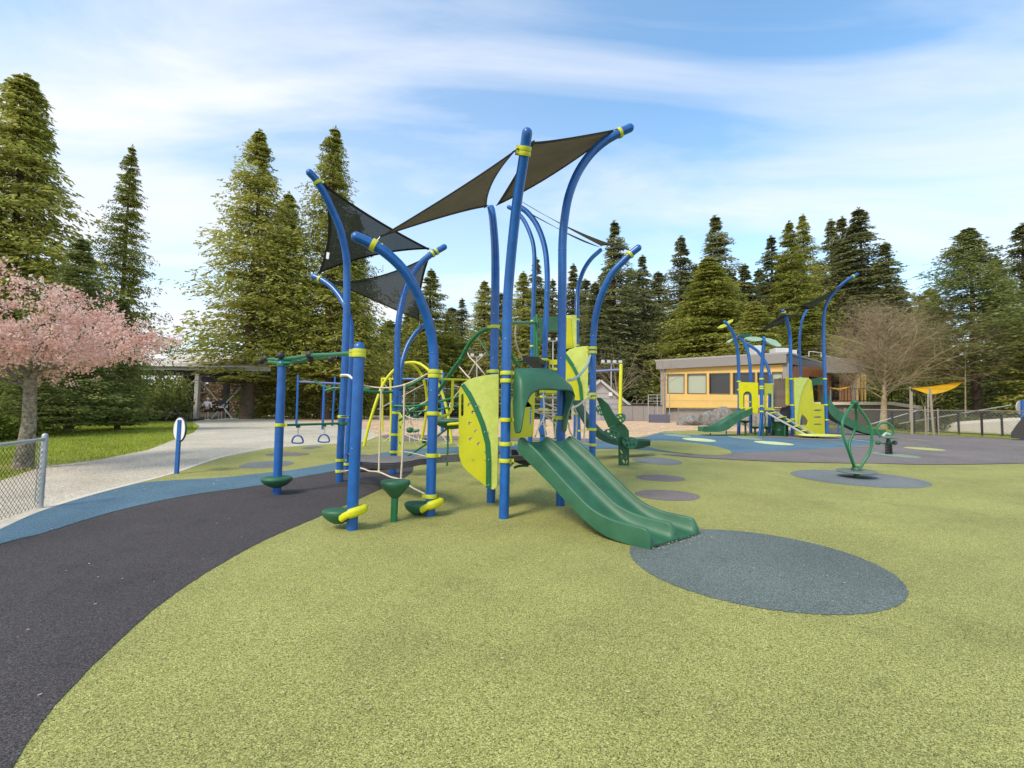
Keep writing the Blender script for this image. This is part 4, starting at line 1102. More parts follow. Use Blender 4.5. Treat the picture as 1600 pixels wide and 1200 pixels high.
# curved belt deck between A/D and F
belt = MB(); rows = []
nL, nR = 14, 6
A0, A1 = P(541, 709, 9.0), P(572, 735, 7.3)      # left edge (far, near)
B0, B1 = P(672, 713, 7.0), P(672, 719, 6.25)
for i in range(nL+1):
    t = i/nL
    far = P(541 + (672-541)*t, 709 + 3.0*math.sin(PI*t)*.3 + 5*t, 8.9 + (7.0-8.9)*t)
    near = P(566 + (672-566)*t, 724 + 6*math.sin(PI*min(1, t*1.15))*.8 - 6*t, 7.6 + (6.25-7.6)*t)
    rows.append([near - Vector((0, 0, .065)), near, near.lerp(far, .5) + Vector((0, 0, .0)), far, far - Vector((0, 0, .03))])
belt.quadstrip(rows, closed=True)
bt2 = MB(); bt2.quadstrip([[r[1]*1.0 + (r[3]-r[1])*k + Vector((0, 0, .008)) for k in (.12, .5, .97)] for r in rows]); bt2.build('belt_surface', DECK, BIG, smooth=40)
belt.build('belt_bridge', BLK, BIG, smooth=40, label='black sagging belt bridge')
tubepart(BIG, [(545, 738, 8.4), (580, 734, 7.9), (612, 731, 7.6)], .022, BLK, 'belt_support')
MB().box(P(608, 726, 7.9), (.10, .06, .07)).build('bracket', STEEL, BIG, bevel=.005)

# ---- yellow handrail loop right of F
yh = lambda x: 6.15 + (6.62-6.15)*(x-672)/(735-672)
tubepart(BIG, [(680, 592, yh(680)), (705, 592.8, yh(705)), (740, 594, yh(740))], .016, YEL, 'handrail', sp=3)
tubepart(BIG, [(707.3, 593, yh(707)), (706.8, 615, yh(707)), (706, 636, yh(706)), (702, 646, yh(702)), (694, 649.5, yh(694)), (682, 649.5, yh(682)), (676, 648, yh(676))], .02, YEL, 'handrail')
tubepart(BIG, [(720, 606, 6.45), (719, 650, 6.45), (718.5, 690, 6.45)], .012, YEL, 'handrail', sp=3)
rope(BIG, [(706, 602, yh(706)), (718, 605, 6.45)], .01)
rope(BIG, [(709, 640, 6.6), (703, 632, 7.4), (722, 604, 7.4)], .009)
# ---- left climbing panel: yellow field, green rib, pale field
pa = gp(717, 790); pl1 = Plane(Vector(((717-800)/FPX*6.42, 6.42, 0)), Vector(((779-800)/FPX*6.52, 6.52, 0)))
rib = [(719.5, 602), (724, 598.5), (735, 612), (746, 634), (757, 660), (765, 690), (767, 720), (766.5, 762), (759, 762), (759.5, 720), (758, 694), (750.5, 665), (741, 641), (731, 621)]
yello = [(717, 612), (720, 603), (731, 621), (741, 641), (750.5, 665), (758, 694), (759.5, 720), (759, 760), (748, 751), (733, 739), (722, 727), (717.2, 712), (716.8, 690), (716.8, 650)]
holes = [[(720.5, 617), (723.5, 615), (724.3, 618), (724.3, 648), (722.5, 651), (720.3, 649)]] + [ell(x, y, 2.5, 2.9, 12) for x, y in ((733.2, 632.5), (739.2, 644.3), (734.2, 661.8), (743.4, 673.5), (735.5, 686.2), (748, 693.5))]
panel(BIG, pl1, yello, holes, YEL, 'climbing_panel', th=.025)
HH = mat('hand_hold_cream', (0.62, 0.5, 0.28), .6)
for x, y in ((733.2, 632.5), (739.2, 644.3), (734.2, 661.8), (743.4, 673.5), (735.5, 686.2), (748, 693.5)):
    c = pl1.at(x, y) - pl1.n*(-.02) if False else pl1.at(x, y, -.02)
    MB().lathe([(.001, -.02), (.022, -.018), (.026, 0), (.020, .018), (.001, .022)], c + Vector((.006, 0, -.008)), Vector((0, -1, 0)), n=12).build('hand_hold', HH, BIG, smooth=60)
panel(BIG, pl1, rib, [], GRNC, 'panel_rib', th=.045, sp=0)
for x, y in ((722.5, 601.5), (725.5, 600), (744, 635), (748, 633.5), (757.5, 675), (762, 674), (764, 718), (761, 758), (764, 757), (738, 716.5), (757, 705), (757.5, 718)):
    MB().lathe([(.010, 0), (.009, .006), (.001, .008)], pl1.at(x, y, .0) + Vector((0, -.024, 0)), Vector((0, -1, 0)), n=8).build('bolt', STEEL, BIG)
palef = [(724, 598.5), (730, 594.5), (740, 590.5), (755, 587), (770, 585.2), (779, 584.6), (779, 640), (778, 700), (777, 755), (775.5, 762), (771, 765), (767, 764), (766.5, 762), (767, 720), (765, 690), (757, 660), (746, 634), (735, 612)]
panel(BIG, pl1, palef, [], PALE, 'climbing_panel', th=.02, label='pale lime textured field of the climbing panel')

# ---- double slide
ax = (pJ.b - pH.b); ax.z = 0; ax.normalize()                 # across
sd_ = Vector((ax.y, -ax.x, 0))                                 # out and down
exl, exr = gp(1014, 861), gp(1090, 838)
Lp = gp(1014, 861); q0 = P(811, 690, 6.0)
pls = Plane(Vector((q0.x, q0.y, 0)), Vector((Lp.x, Lp.y, 0)))
dirS = Vector((Lp.x-q0.x, Lp.y-q0.y, 0)).normalized()
crossS = (exr - exl); crossS.z = 0; Wd = crossS.length; crossS.normalize()
topE = [(809, 686), (814, 683), (820, 687.5), (838, 704), (860, 728), (880, 750), (900, 771), (920, 791), (940, 804), (960, 812.5), (980, 818), (1000, 823), (1008, 826), (1014, 829), (1020, 832)]
botE = [(806, 700), (814, 711), (830, 727), (845, 742), (860, 757.5), (880, 779), (900, 800), (920, 819), (940, 834), (960, 843.5), (980, 850), (1000, 856.5), (1016, 861.5)]
tp_ = [pls.uv(pls.at(a, b)) for a, b in [tuple(v)[:2] for v in cat([Vector((a, b, 0)) for a, b in topE], 5)]]
bt_ = [pls.uv(pls.at(a, b)) for a, b in [tuple(v)[:2] for v in cat([Vector((a, b, 0)) for a, b in botE], 5)]]
tu, tz = zip(*tp_); bu, bz = zip(*bt_)
rows = []; NS = 60
u0, u1 = tu[0], bu[-1]
for i in range(NS+1):
    u = u0 + (u1-u0)*(1-(1-i/NS)**1.3)
    T = float(np.interp(u, sorted(tu), [z for _, z in sorted(zip(tu, tz))])); B = float(np.interp(u, bu, bz))
    bed = B + .055 + .05*(1-i/NS)
    T -= .075*max(0.0, 1 - (u1-u)/.06)**2
    H_ = max(T - bed, .015)
    prof = []
    # cross section: (fraction across, height)
    Wc = Wd
    rw = .022                      # half width of a rounded ridge top
    def ridge(cx_, side):
        o = []
        for a in (180, 150, 120, 90, 60, 30, 0):
            o.append((cx_ + rw*math.cos(R(a)), T - rw + rw*math.sin(R(a)) if H_ > rw else bed + H_*math.sin(R(a))))
        return o
    secs = [(-.0, B)]
    r0 = ridge(rw, 0); r1 = ridge(Wc/2, 0); r2 = ridge(Wc-rw, 0)
    def chan(x0, x1):
        o = []
        for k in range(0, 25):
            f_ = k/24; x_ = x0 + (x1-x0)*f_
            e_ = abs(2*f_-1)**7
            o.append((x_, bed + e_*max(T - rw - bed, .002)))
        return o[1:-1]
    secs += r0 + chan(r0[-1][0], r1[0][0]) + r1 + chan(r1[-1][0], r2[0][0]) + r2 + [(Wc, B)]
    # return along the underside, 8 mm thick shell look
    und = [(Wc-.012, B), (Wc-.02, bed-.02), (Wc/2, bed-.02), (.02, bed-.02), (.012, B)]
    rows.append([pls.p3(u, 0) + crossS*x_ + Vector((0, 0, z_)) for x_, z_ in secs + und])
sb = MB(); sb.quadstrip(rows, closed=True)
sb.f.append(tuple(range(len(rows[0])))[::-1]); b_ = NS*len(rows[0]); sb.f.append(tuple(b_+k for k in range(len(rows[0]))))
slide = sb.build('double_slide', GRN, BIG, smooth=55)
for q_ in (.3, .75):
    c = pls.p3(u1-.10, 0) + crossS*Wd*q_; c.z = float(np.interp(u1-.1, bu, bz)) + .042
    MB().bar(c - crossS*.05, c + crossS*.05, .012, .006).build('mould_mark', DGRN, slide)
# loose chips at the slide's foot
gcp = MB(); rr_ = random.Random(4)
for k in range(90):
    t = rr_.random(); c = exl.lerp(exr, t) + dirS*abs(rr_.gauss(0, .05))*1.6 - dirS*.02; c.z = gh(c.y)+.034
    gcp.box(c, (.004+.008*rr_.random(), .004, .003), rz=rr_.random()*3)
tag(gcp.build('wood_crumbs', mat('pale_wood_crumb', (0.6, 0.52, 0.38), .9), None, fix=False), 'pale wood crumbs scattered at the slide foot', kind='stuff')

# ---- hood over the slide entrance
ph = Plane(pH.b + sd_*.05, pJ.b + sd_*.05); offn = -.34 if ph.n.y > 0 else .34
if ph.n.dot(sd_) < 0: sgn = -1
else: sgn = 1
Ab = [(803.5, 672), (801.5, 645), (801, 610), (802, 580), (806, 576), (835, 575), (862, 577), (870, 581), (876, 590), (882, 600), (884, 625), (881, 650), (879, 674)]
Am = [(806, 677.5), (807, 648), (808, 618), (812, 592), (822, 586), (838, 586.5), (864, 588), (880, 591), (889, 598), (894.5, 606), (892, 632), (886, 655), (882, 675)]
Af = [(812, 675), (817, 653), (821.5, 635), (829, 619), (836, 612.5), (847, 608.5), (868, 609), (884, 609.5), (894, 611), (898.5, 618), (896.5, 628), (890, 645), (885, 674)]
def hrow(pp, off): return [ph.at(p.x, p.y, sgn*off) for p in cat([Vector((a, b, 0)) for a, b in pp], 4)]
rws = [hrow(Ab, .0), hrow([((a[0]+b[0])/2, (a[1]+b[1])/2) for a, b in zip(Ab, Am)], .10), hrow(Am, .20), hrow([((a[0]+b[0])/2, (a[1]+b[1])/2) for a, b in zip(Am, Af)], .27), hrow(Af, .31)]
hb = MB(); hb.quadstrip(rws)
ho = hb.build('slide_hood', GRN, BIG, smooth=180)
ss = ho.modifiers.new('sub', 'SUBSURF'); ss.levels = 1; ss.render_levels = 2
s_ = ho.modifiers.new('th', 'SOLIDIFY'); s_.thickness = .022; s_.offset = -1

# ---- back panel seen under the hood, lime clamps and ropes
yB1 = 7.55
plb = Plane(Vector((0, 7.35, 0)), Vector((.4, 7.7, 0)))
panel(BIG, plb, [(797.5, 686), (797.5, 640), (800, 622), (812, 612), (830, 606), (835.5, 606), (835, 640), (832.5, 682)], [[(827.5, 638), (829.5, 634), (831, 638), (831, 662), (829, 666), (827.3, 662)]], YEL, 'climbing_panel', th=.02, label='yellow panel with one slot seen under the slide hood')
for (a, b, w_, h_) in ((847, 611, .09, .06), (861, 611.5, .20, .07), (861, 616.5, .20, .012), (849, 640, .17, .05)):
    MB().box(P(a, b, 8.2), (w_, .08, h_)).build('bracket', YEL, BIG, bevel=.006)
MB().box(P(861, 621, 8.3), (.18, .1, .04)).build('deck_edge', GALV, BIG, bevel=.004)
MB().bar(P(845, 665, 8.6), P(850, 682, 8.5), .11, .11).build('post', BLUE, BIG, bevel=.03)
rop = [[(849, 615, 8), (850, 650, 7.8), (843, 665, 7.7), (836, 681, 7.6)], [(850, 629, 8), (860, 634, 8), (871, 638, 8)], [(835, 640, 7.8), (850, 642, 8), (871, 641, 8.2)], [(829, 641, 7.7), (850, 648, 8), (871, 652, 8.1)],
       [(850, 648, 8), (862, 657, 8), (869, 664, 8.1)], [(836, 643, 7.8), (860, 641, 8.3), (868, 651, 8.2)], [(849, 655, 7.9), (853, 684, 7.8)], [(844, 660, 7.8), (836, 683, 7.7)], [(850, 646, 8.0), (872, 655, 8.0)], [(846, 645, 7.9), (871, 646, 8.1)],
       [(831, 644, 7.7), (830, 668, 7.7), (828, 664, 7.7)], [(868, 660, 8.3), (867, 684, 8.2)]]
for r_ in rop: rope(BIG, r_, .013)
panel(BIG, Plane(Vector((0, 9.6, 0)), Vector((1, 9.5, 0))), [(864, 655), (866, 648), (869.5, 655), (870, 686), (866, 686)], [], DGRN, 'leaf_step')
# perforated black deck edge under the slide top, with fittings
pdk = Plane(pH.b + Vector((.12, .3, 0)), pJ.b + Vector((-.2, .1, 0)))
panel(BIG, pdk, [(799, 702), (806, 703), (812, 712), (826, 720), (829, 727), (812, 725), (799, 719)], [ell(804.6, 708, .9, 1.3, 8), ell(805.6, 714.5, .9, 1.3, 8), ell(806.5, 718.5, .9, 1, 8)], BLK, 'deck_edge', bev=.002)
rope(BIG, [(796, 729, 6.7), (801, 724, 6.8), (806, 720, 6.8), (818, 724, 6.9), (828, 725, 6.9)], .014)
tubepart(BIG, [(803, 731, 7.0), (812, 728, 7.0), (826, 727.5, 7.0)], .018, GRNC, 'stub_rail')

# ---- green rope arch climber between F and I
ysA = lambda x: 8.3 + (7.1-8.3)*(x-686)/(765-686)
tubepart(BIG, [(684, 613, 8.6), (699, 591, ysA(699)), (709, 576, ysA(709)), (720.5, 560.5, ysA(720)), (729, 544, ysA(729)), (738, 531, ysA(738)), (750, 519.5, ysA(750)), (766, 511, ysA(766))], .033, GRNC, 'arch_rail')
for x, y in ((720.2, 561), (728.5, 545)):
    MB().lathe([(.034, -.012), (.04, -.008), (.04, .008), (.034, .012)], P(x, y, ysA(x)), Vector((.5, -.2, .8)), n=14).build('joint', GRNC, BIG, smooth=60)
tubepart(BIG, [(774, 510, 7.2), (781, 518, 7.4), (786, 530, 7.6), (794, 545, 7.9), (802, 561, 8.2), (811, 573, 8.5)], .03, GRNC, 'arch_rail')
tubepart(BIG, [(759, 586, 7.5), (763, 581.5, 7.2), (768, 578.5, 7.1)], .022, GRNC, 'arch_rail')
net = [[(716, 571, 7.9), (722, 578, 7.8), (729, 586, 7.6), (735, 592, 7.5)], [(730, 549, 7.7), (734, 558, 7.6), (743, 567.5, 7.5), (751, 577, 7.4), (758, 586, 7.4)], [(759, 551, 7.2), (752, 559, 7.3), (743, 567.5, 7.5), (736, 579, 7.6), (730, 590, 7.7)], [(747, 527.5, 7.3), (755, 541, 7.2), (765, 557, 7.1)]]
for i, r_ in enumerate(net): rope(BIG, r_, .011, m=GRNC if i == 3 else None)
MB().ball(P(743, 567.5, 7.5), .018, n=8).build('rope_joint', ROPE, BIG, smooth=60)

# ---- curved green rails and balls behind the rope climber
tubepart(BIG, [(617, 634, 8.6), (640, 635, 8.5), (672, 631, 8.2), (700, 624, 8.0), (722, 618, 7.8)], .022, GRNC, 'curved_rail')
tubepart(BIG, [(622, 642, 8.7), (645, 643.5, 8.6), (672, 641.5, 8.5), (705, 636, 8.2), (723, 630, 8.0)], .018, GRNC, 'curved_rail')
tubepart(BIG, [(556, 609, 9), (580, 612, 9.2), (605, 613, 9.6), (630, 607, 9.6), (652, 596, 9.6), (662, 590, 9.6)], .03, GRNC, 'curved_rail')
tubepart(BIG, [(624, 657, 9.0), (645, 642, 8.8), (668, 628, 8.6), (690, 605, 8.5)], .022, GRNC, 'curved_rail')
tubepart(BIG, [(632, 716, 8.7), (666, 694, 8.2), (702, 667, 7.8)], .018, GRNC, 'strut', sp=2)
tubepart(BIG, [(700, 668, 8.0), (699.5, 700, 8.0), (698.5, 728, 8.0)], .016, GRNC, 'strut', sp=2)
MB().ball(P(650.5, 651, 8.6), .058, n=16).build('climbing_ball', GRN, BIG, smooth=60)
MB().ball(P(640.5, 672, 8.5), .066, n=16, sz=.8).build('climbing_ball', GRN, BIG, smooth=60)
MB().ball(P(663, 688.5, 8.3), .05, n=16).build('climbing_ball', GRN, BIG, smooth=60)
pod(BIG, P(706, 659, 7.9), .30, sy=.8)
tubepart(BIG, [(700, 663, 7.7), (715, 662, 7.6), (722, 660, 7.5)], .026, YEL, 'pod_bracket')
tubepart(BIG, [(646, 674, 8.4), (655, 672, 8.4)], .025, GRNC, 'ball_stem')
pg = Plane(pE.b, pE.b + Vector((.25, -.1, 0)))
panel(BIG, Plane(Vector((pE.b.x+.08, pE.b.y-.05, 0)), Vector((pE.b.x+.5, pE.b.y-.9, 0))), [(624, 644), (629.5, 652), (630, 690), (627, 716), (622, 714), (622.5, 660)], [ell(625.8, 668, 1.4, 3, 10), ell(625.3, 693, 1.4, 3, 10)], LIME, 'climbing_panel')
for r_ in ([(632, 649, 8.6), (645, 654, 8.4), (666, 655, 8.2)], [(632, 679, 8.5), (655, 687, 8.3), (700, 693, 8.0), (712, 694, 8), (722, 700, 7.8)], [(640, 650, 8.6), (636, 665, 8.6)], [(650, 645, 8.6), (655, 690, 8.4)], [(625, 705, 8.6), (645, 708, 8.3), (665, 713, 8)]):
    rope(BIG, r_, .008)
rope(BIG, [(640, 654, 9), (645, 672, 9), (648, 690, 9), (654, 700, 9)], .006)

# ---- upper tower: rails, roof plate, panels, high slide
tubepart(BIG, [(776, 503.5, 7.6), (800, 504.5, 8.5), (838, 504.3, 10.5)], .032, GRNC, 'tower_rail', sp=3)
for x, y0, y1, Y in ((835.5, 497, 562, 10.6), (839, 493, 560, 10.4)):
    tubepart(BIG, [(x, y1, Y), (x-.3, y0, Y)], .03, GRNC, 'tower_post', sp=1, dome=True)
tubepart(BIG, [(800, 565, 9.5), (822, 564.5, 10), (832, 563, 10.2)], .028, GRNC, 'tower_rail', sp=3)
pz = P(835, 563, 10.4).z
deckpoly(BIG, [(P(816, 563, 9.6).x, 9.6), (P(842, 563, 9.8).x, 9.8), (P(860, 563, 11.4).x, 11.4), (P(832, 563, 11.2).x, 11.2)], pz, .09, BLK, label='high black deck of the tower')
tubepart(BIG, [(842, 562, 10.4), (856, 562, 10.6)], .03, LIME, 'tower_rail', sp=1)
rope(BIG, [(806, 508, 8.8), (805, 525, 8.9), (809, 545, 9.1), (816, 562, 9.4)], .014)
plu = Plane(Vector((0, 12.0, 0)), Vector((1, 11.9, 0)))
panel(BIG, plu, [(853, 497), (885, 496), (885, 519), (853, 518)], [], GRN, 'tunnel_roof', th=.25)
tubepart(BIG, [(853, 503.5, 11.8), (885, 503, 11.8)], .02, GRNC, 'tower_rail', sp=1)
panel(BIG, plu, [(843, 498), (849, 497.5), (848, 530), (843, 540)], [], GRN, 'tunnel_side', th=.2)
panel(BIG, Plane(Vector((0, 10.8, 0)), Vector((1, 10.7, 0))), [(857.5, 562), (872, 562), (872, 579), (857.5, 578)], [[(859.5, 570), (871, 570), (871, 575), (859.5, 575)]], YEL, 'climbing_panel', th=.03)
plr = Plane(Vector((1.0, 12.6, 0)), Vector((1.6, 12.5, 0)))
# upper right panel
panel(BIG, plr, [(880, 503), (885, 497), (892, 497), (896, 543.5), (880, 546)], [], YEL, 'climbing_panel', off=.02, th=.02)
panel(BIG, plr, [(884, 492.5), (900.8, 492.3), (901, 544), (895.5, 544), (893, 527), (889, 515), (884, 504)], [], PALE, 'climbing_panel', off=0, th=.02, label='pale lime upper panel of the tower')
panel(BIG, plr, [(884, 504), (889, 515), (893, 527), (896.5, 544), (893.5, 544), (890, 528), (886.5, 518), (882, 509)], [], GRNC, 'panel_rib', off=.03 if plr.n.y > 0 else -.03, th=.03)
plq = Plane(Vector((1.0, 9.9, 0)), Vector((1.6, 9.7, 0)))
s2n = 1 if plq.n.y < 0 else -1
panel(BIG, plq, [(880, 555), (886, 560), (896, 572), (902, 585), (907, 602), (908.5, 625.5), (896, 625.5), (880, 610)], [], YEL, 'climbing_panel')
panel(BIG, plq, [(884, 551), (890, 546), (898, 543.5), (910, 541.2), (919.5, 540.8), (919, 580), (918.5, 625.5), (908, 625.5), (907, 602), (903, 585), (896, 570), (888, 557)], [], PALE, 'climbing_panel', off=-.002*s2n, label='pale lime middle panel of the tower')
panel(BIG, plq, [(884, 551), (889, 557), (897, 569), (904.5, 585), (909.5, 602), (911.5, 625.5), (907, 625.5), (904.5, 603), (900, 587), (893, 573), (884.5, 561)], [], GRNC, 'panel_rib', off=.025*s2n, th=.03)
for x, y in ((897.5, 573), (900, 572), (907, 595), (909.5, 594)):
    MB().lathe([(.010, 0), (.009, .006), (.001, .008)], plq.at(x, y, .042*s2n), plq.n*s2n, n=8).build('bolt', STEEL, BIG)
tubepart(BIG, [(926, 543, 9.0), (922, 556, 8.9), (917, 571, 8.6), (910, 581, 8.2), (903, 588, 7.9), (896, 592.5, 7.5), (888, 594, 7.2)], .024, mat('pale_grey_green_rail', (.42, .50, .42), .35), 'curved_rail')
# ropes right of the hood
rope(BIG, [(924, 616, 8.9), (912, 627, 8.4), (902, 634, 7.9), (892, 638.5, 7.4)], .017)
rope(BIG, [(914, 627, 8.6), (914, 660, 8.6), (912, 690, 8.6)], .014)
rope(BIG, [(896, 634, 8), (900, 645, 8.2), (901, 665, 8.3), (900, 686, 8.3)], .016)
rope(BIG, [(888, 660, 8), (892, 677, 8.1), (905, 690, 8.4), (923, 696, 8.9)], .013)
rope(BIG, [(908, 688, 8.8), (915, 692, 8.9), (922, 695, 8.9)], .012)

# high green slide descending to the right behind, shade put into its colour
def chute(root, top, low, bottom, Ys, wdir, width, m=GRN, name='slide', bedk=.55):
    """trough slide: near rim and near underside in pixels with distances; wdir = direction across to the far rim"""
    wd = Vector(wdir).normalized(); T = cat([P(a, b, y) for (a, b), y in zip(top, Ys)], 5); B = cat([P(a, b, y) for (a, b), y in zip(bottom, Ys)], 5)
    rows = []
    for t, b in zip(T, B):
        t = Vector((b.x, b.y, t.z)) if False else t
        bed = b.z + .03; h = max(t.z - bed, .03)
        r = [b, t]
        r += [t + wd*.03 + Vector((0, 0, .004)), t + wd*.06 - Vector((0, 0, .01))]
        for k in range(1, 10):
            f_ = k/10; e = abs(2*f_-1)**4
            r.append(Vector((t.x, t.y, bed + e*h*.95)) + wd*(.06 + (width-.12)*f_))
        r += [t + wd*(width-.06) - Vector((0, 0, .01)), t + wd*(width-.03) + Vector((0, 0, .004)), t + wd*width, b + wd*width, b + wd*(width-.02) + Vector((0, 0, .01)), b + wd*.02 + Vector((0, 0, .01))]
        rows.append(r)
    q = MB(); q.quadstrip(rows, closed=True); n = len(rows[0])
    q.f.append(tuple(range(n))[::-1]); q.f.append(tuple((len(rows)-1)*n + k for k in range(n)))
    return q.build(name, m, root, smooth=50)
Ysl = [11.5, 11.6, 11.8, 12.1, 12.4, 12.7, 12.9]
chute(BIG, [(893, 604), (905, 634), (924, 661), (945, 680), (970, 689), (998, 688), (1016, 689.5)], None, [(893, 626), (905, 650), (921, 674), (942, 689), (968, 697), (992, 701.5), (1007, 699.5)], Ysl, (.30, 1, 0), .80, name='tower_slide', m=GRN_SHADE)

# leaf climber
LEAF = empty('leaf_climber', gp(974, 728), 'dark green leaf-shaped stepping climber leaning to the tower slide', 'leaf climber')
yLc = gp(974, 728).y
lp1 = Plane(Vector((0, yLc, 0)), Vector((1, yLc+.0, 0)))
def hol(lst): return [[(a, b) for a, b in h_] for h_ in lst]
panel(LEAF, lp1, [(952, 668), (971, 660.5), (976, 664), (982.5, 672.5), (983.2, 690), (982.8, 728.5), (966.3, 727), (966.3, 700), (966, 686), (959, 681), (953, 675)],
      [ell(971, 706, 1.3, 3.6, 8, -.5), ell(978.8, 714, 1.3, 2.2, 8, .5), ell(971.5, 713.5, 1.9, 2.2, 8), ell(974.5, 721, 1.8, 3.6, 8, -.4), ell(979.3, 722, 1.1, 3.6, 8, .2)], DGRN, 'trunk_plate', th=.02)
panel(LEAF, Plane(Vector((0, yLc+.5, 0)), Vector((1, yLc-.35, 0))), [(931.5, 621), (939, 621.5), (951, 632), (957, 643), (963, 652), (971, 660.5), (951, 668), (945, 655), (940.5, 644), (936.5, 632)], [], DGRN, 'trunk_plate', th=.02)
def leafpad(cx_, cy_, rx, ry, rot, Y, tilt):
    n = 26; c = P(cx_, cy_, Y); k = Y/FPX
    out_ = []
    for i in range(n):
        a = 2*PI*i/n; e = 1 + .06*math.sin(3*a)
        out_.append(Vector((math.cos(a)*rx*k*e, math.sin(a)*ry*k*e, 0)))
    hs = []
    for s_ in (-1, 1):
        for j in range(3):
            x_ = (-.5 + .45*j)*rx*k; hs.append([Vector((x_ + .15*rx*k*math.cos(b_), s_*ry*k*.42 + .26*ry*k*math.sin(b_), 0)) for b_ in [2*PI*q/8 for q in range(8)]])
    tr = tessellate_polygon([out_]+hs); flat = out_ + [p for h_ in hs for p in h_]
    mt = Matrix.Rotation(tilt, 3, 'X') @ Matrix.Rotation(rot, 3, 'Z')
    b = MB(); N_ = len(flat)
    for z in (-.008, .008): b.v += [tuple(c + mt @ Vector((p.x, p.y, z))) for p in flat]
    for t in tr: b.f.append(tuple(t)); b.f.append(tuple(N_+i for i in t[::-1]))
    k0 = 0
    for lp in [out_]+hs:
        m_ = len(lp)
        for i in range(m_):
            j = (i+1) % m_; b.f.append((k0+i, k0+j, N_+k0+j, N_+k0+i))
        k0 += m_
    b.build('leaf_pad', DGRN, LEAF, smooth=30)
leafpad(939.5, 640.5, 8, 9, .3, yLc+.1, R(78))
leafpad(968, 654, 11, 8, .5, yLc-.05, R(60))
leafpad(956.5, 678.5, 13, 9, -.25, yLc-.15, R(58))
leafpad(984.5, 691.5, 12, 10, .1, yLc-.15, R(62))
tubepart(LEAF, [(966, 677, yLc-.1), (975, 684, yLc-.12), (985, 693, yLc-.14)], .012, DGRN, 'stalk')
# ================= yellow arch climber, beyond the large structure
AR = empty('arch_climber', gp(632, 692), 'yellow arched net climber with ropes behind the left curved posts', 'arch climber')
YAr = 15.5
tubepart(AR, [(569, 697, 14.8), (575, 670, 14.8), (585, 636, 14.9), (597, 604, 15.1), (611, 583, 15.2), (626, 570.5, 15.4), (634, 567, 15.5), (646, 571, 15.7), (656, 582, 15.9), (663, 598, 16.0), (667, 625, 16.2), (664, 660, 16.3), (658, 693, 16.4)], .045, YEL, 'arch', n=12)
tubepart(AR, [(620, 572, 16.6), (634, 567, 15.5), (652, 567, 15.2), (668, 577, 15), (681, 593, 14.8), (690, 612, 14.7), (697, 635, 14.6), (702, 660, 14.5), (706, 692, 14.4)], .045, YEL, 'arch', n=12)
tubepart(AR, [(610, 590, 16.8), (611, 640, 16.8), (610, 690, 16.8)], .04, LIME, 'arch', n=10, sp=3)
nb = MB()
for a, b in (((600, 600, 15.1), (640, 640, 15.5)), ((640, 640, 15.5), (690, 615, 14.8)), ((611, 583, 15.2), (655, 690, 16)), ((664, 640, 16), (600, 690, 15)), ((640, 640, 15.5), (640, 690, 15.5)), ((590, 640, 15), (663, 600, 16)), ((664, 640, 16), (698, 690, 14.6)), ((690, 612, 14.7), (666, 625, 16))):
    nb.tube([P(*a), P(*b)], .016, n=6)
nb.build('net_rope', ROPE, AR, smooth=60)
# slide-like green beam seen to the left of it
# ================= small play structure on the right
TOD = empty('play_structure', gp(1205, 682), 'smaller climbing structure with lime tower panels, two slides and flower roofs near the building', 'play structure')
RR = .078
ta = Post(TOD, (1154, 679), [(1155, 640), (1154.8, 600), (1153.5, 560), (1150.7, 538), (1145, 520), (1137, 508), (1132.5, 503)], dY=-.3, bend=560, r=RR)
tb2 = Post(TOD, (1173, 677), [(1173, 640), (1172.5, 600), (1172, 573), (1169, 552), (1162.7, 536), (1154, 525)], dY=.3, bend=590, r=RR)
tc_ = Post(TOD, (1189.5, 682), [(1190, 640), (1190, 587), (1191.5, 560), (1194, 528)], dY=-.2, bend=590, r=RR)
td = Post(TOD, (1202, 677), [(1202.5, 640), (1203.3, 592), (1202, 582), (1197, 568), (1184, 549), (1166, 536.5)], dY=.6, bend=600, r=RR)
td2 = Post(TOD, (1208, 681), [(1207, 640), (1205.5, 596)], r=RR)
te = Post(TOD, (1238.5, 681), [(1238, 650), (1236, 600), (1234.7, 533), (1232, 512), (1227, 494), (1223.5, 485.5)], dY=-.5, bend=560, r=RR)
tf = Post(TOD, (1251, 674), [(1250.8, 640), (1250.7, 587), (1249.3, 533), (1252, 506.7), (1256, 493), (1261, 485)], dY=.5, bend=540, r=.07)
tg = Post(TOD, (1292, 679.5), [(1290.7, 640), (1288.8, 587), (1286.7, 520), (1288, 488), (1293, 472), (1306.7, 453), (1325, 437), (1339, 428.5)], dY=-.2, bend=520, r=RR)
th_ = Post(TOD, (1268, 675), [(1268, 640), (1267.5, 600)], r=.07)
ltop = Vector((1, .3, 0))
for p_, ys_ in ((ta, (596, 609)), (tb2, (628, 637)), (tc_, (592, 604, 607, 634.5, 643)), (td2, (600, 640)), (te, (488, 592, 633, 655)), (tf, (590,)), (tg, (432, 592, 632.5, 656))):
    for y_ in ys_:
        c, t = p_.at(y_); MB().lathe([(p_.r+.002, -.035), (p_.r+.02, -.03), (p_.r+.02, .03), (p_.r+.002, .035)], c, t, n=16).build('clamp', LIME, p_.o, smooth=40)
YT = tc_.Y0
plt1 = Plane(Vector((ta.b.x, ta.b.y, 0)), Vector((tc_.b.x, tc_.b.y, 0)))
def arch(x0, x1, yb_, yt): 
    c = (x0+x1)/2; w_ = (x1-x0)/2
    return [(x0, yb_)] + [(c - w_*math.cos(PI*k/8), yt + w_*1.1 - w_*1.1*math.sin(PI*k/8)) for k in range(9)] + [(x1, yb_)]
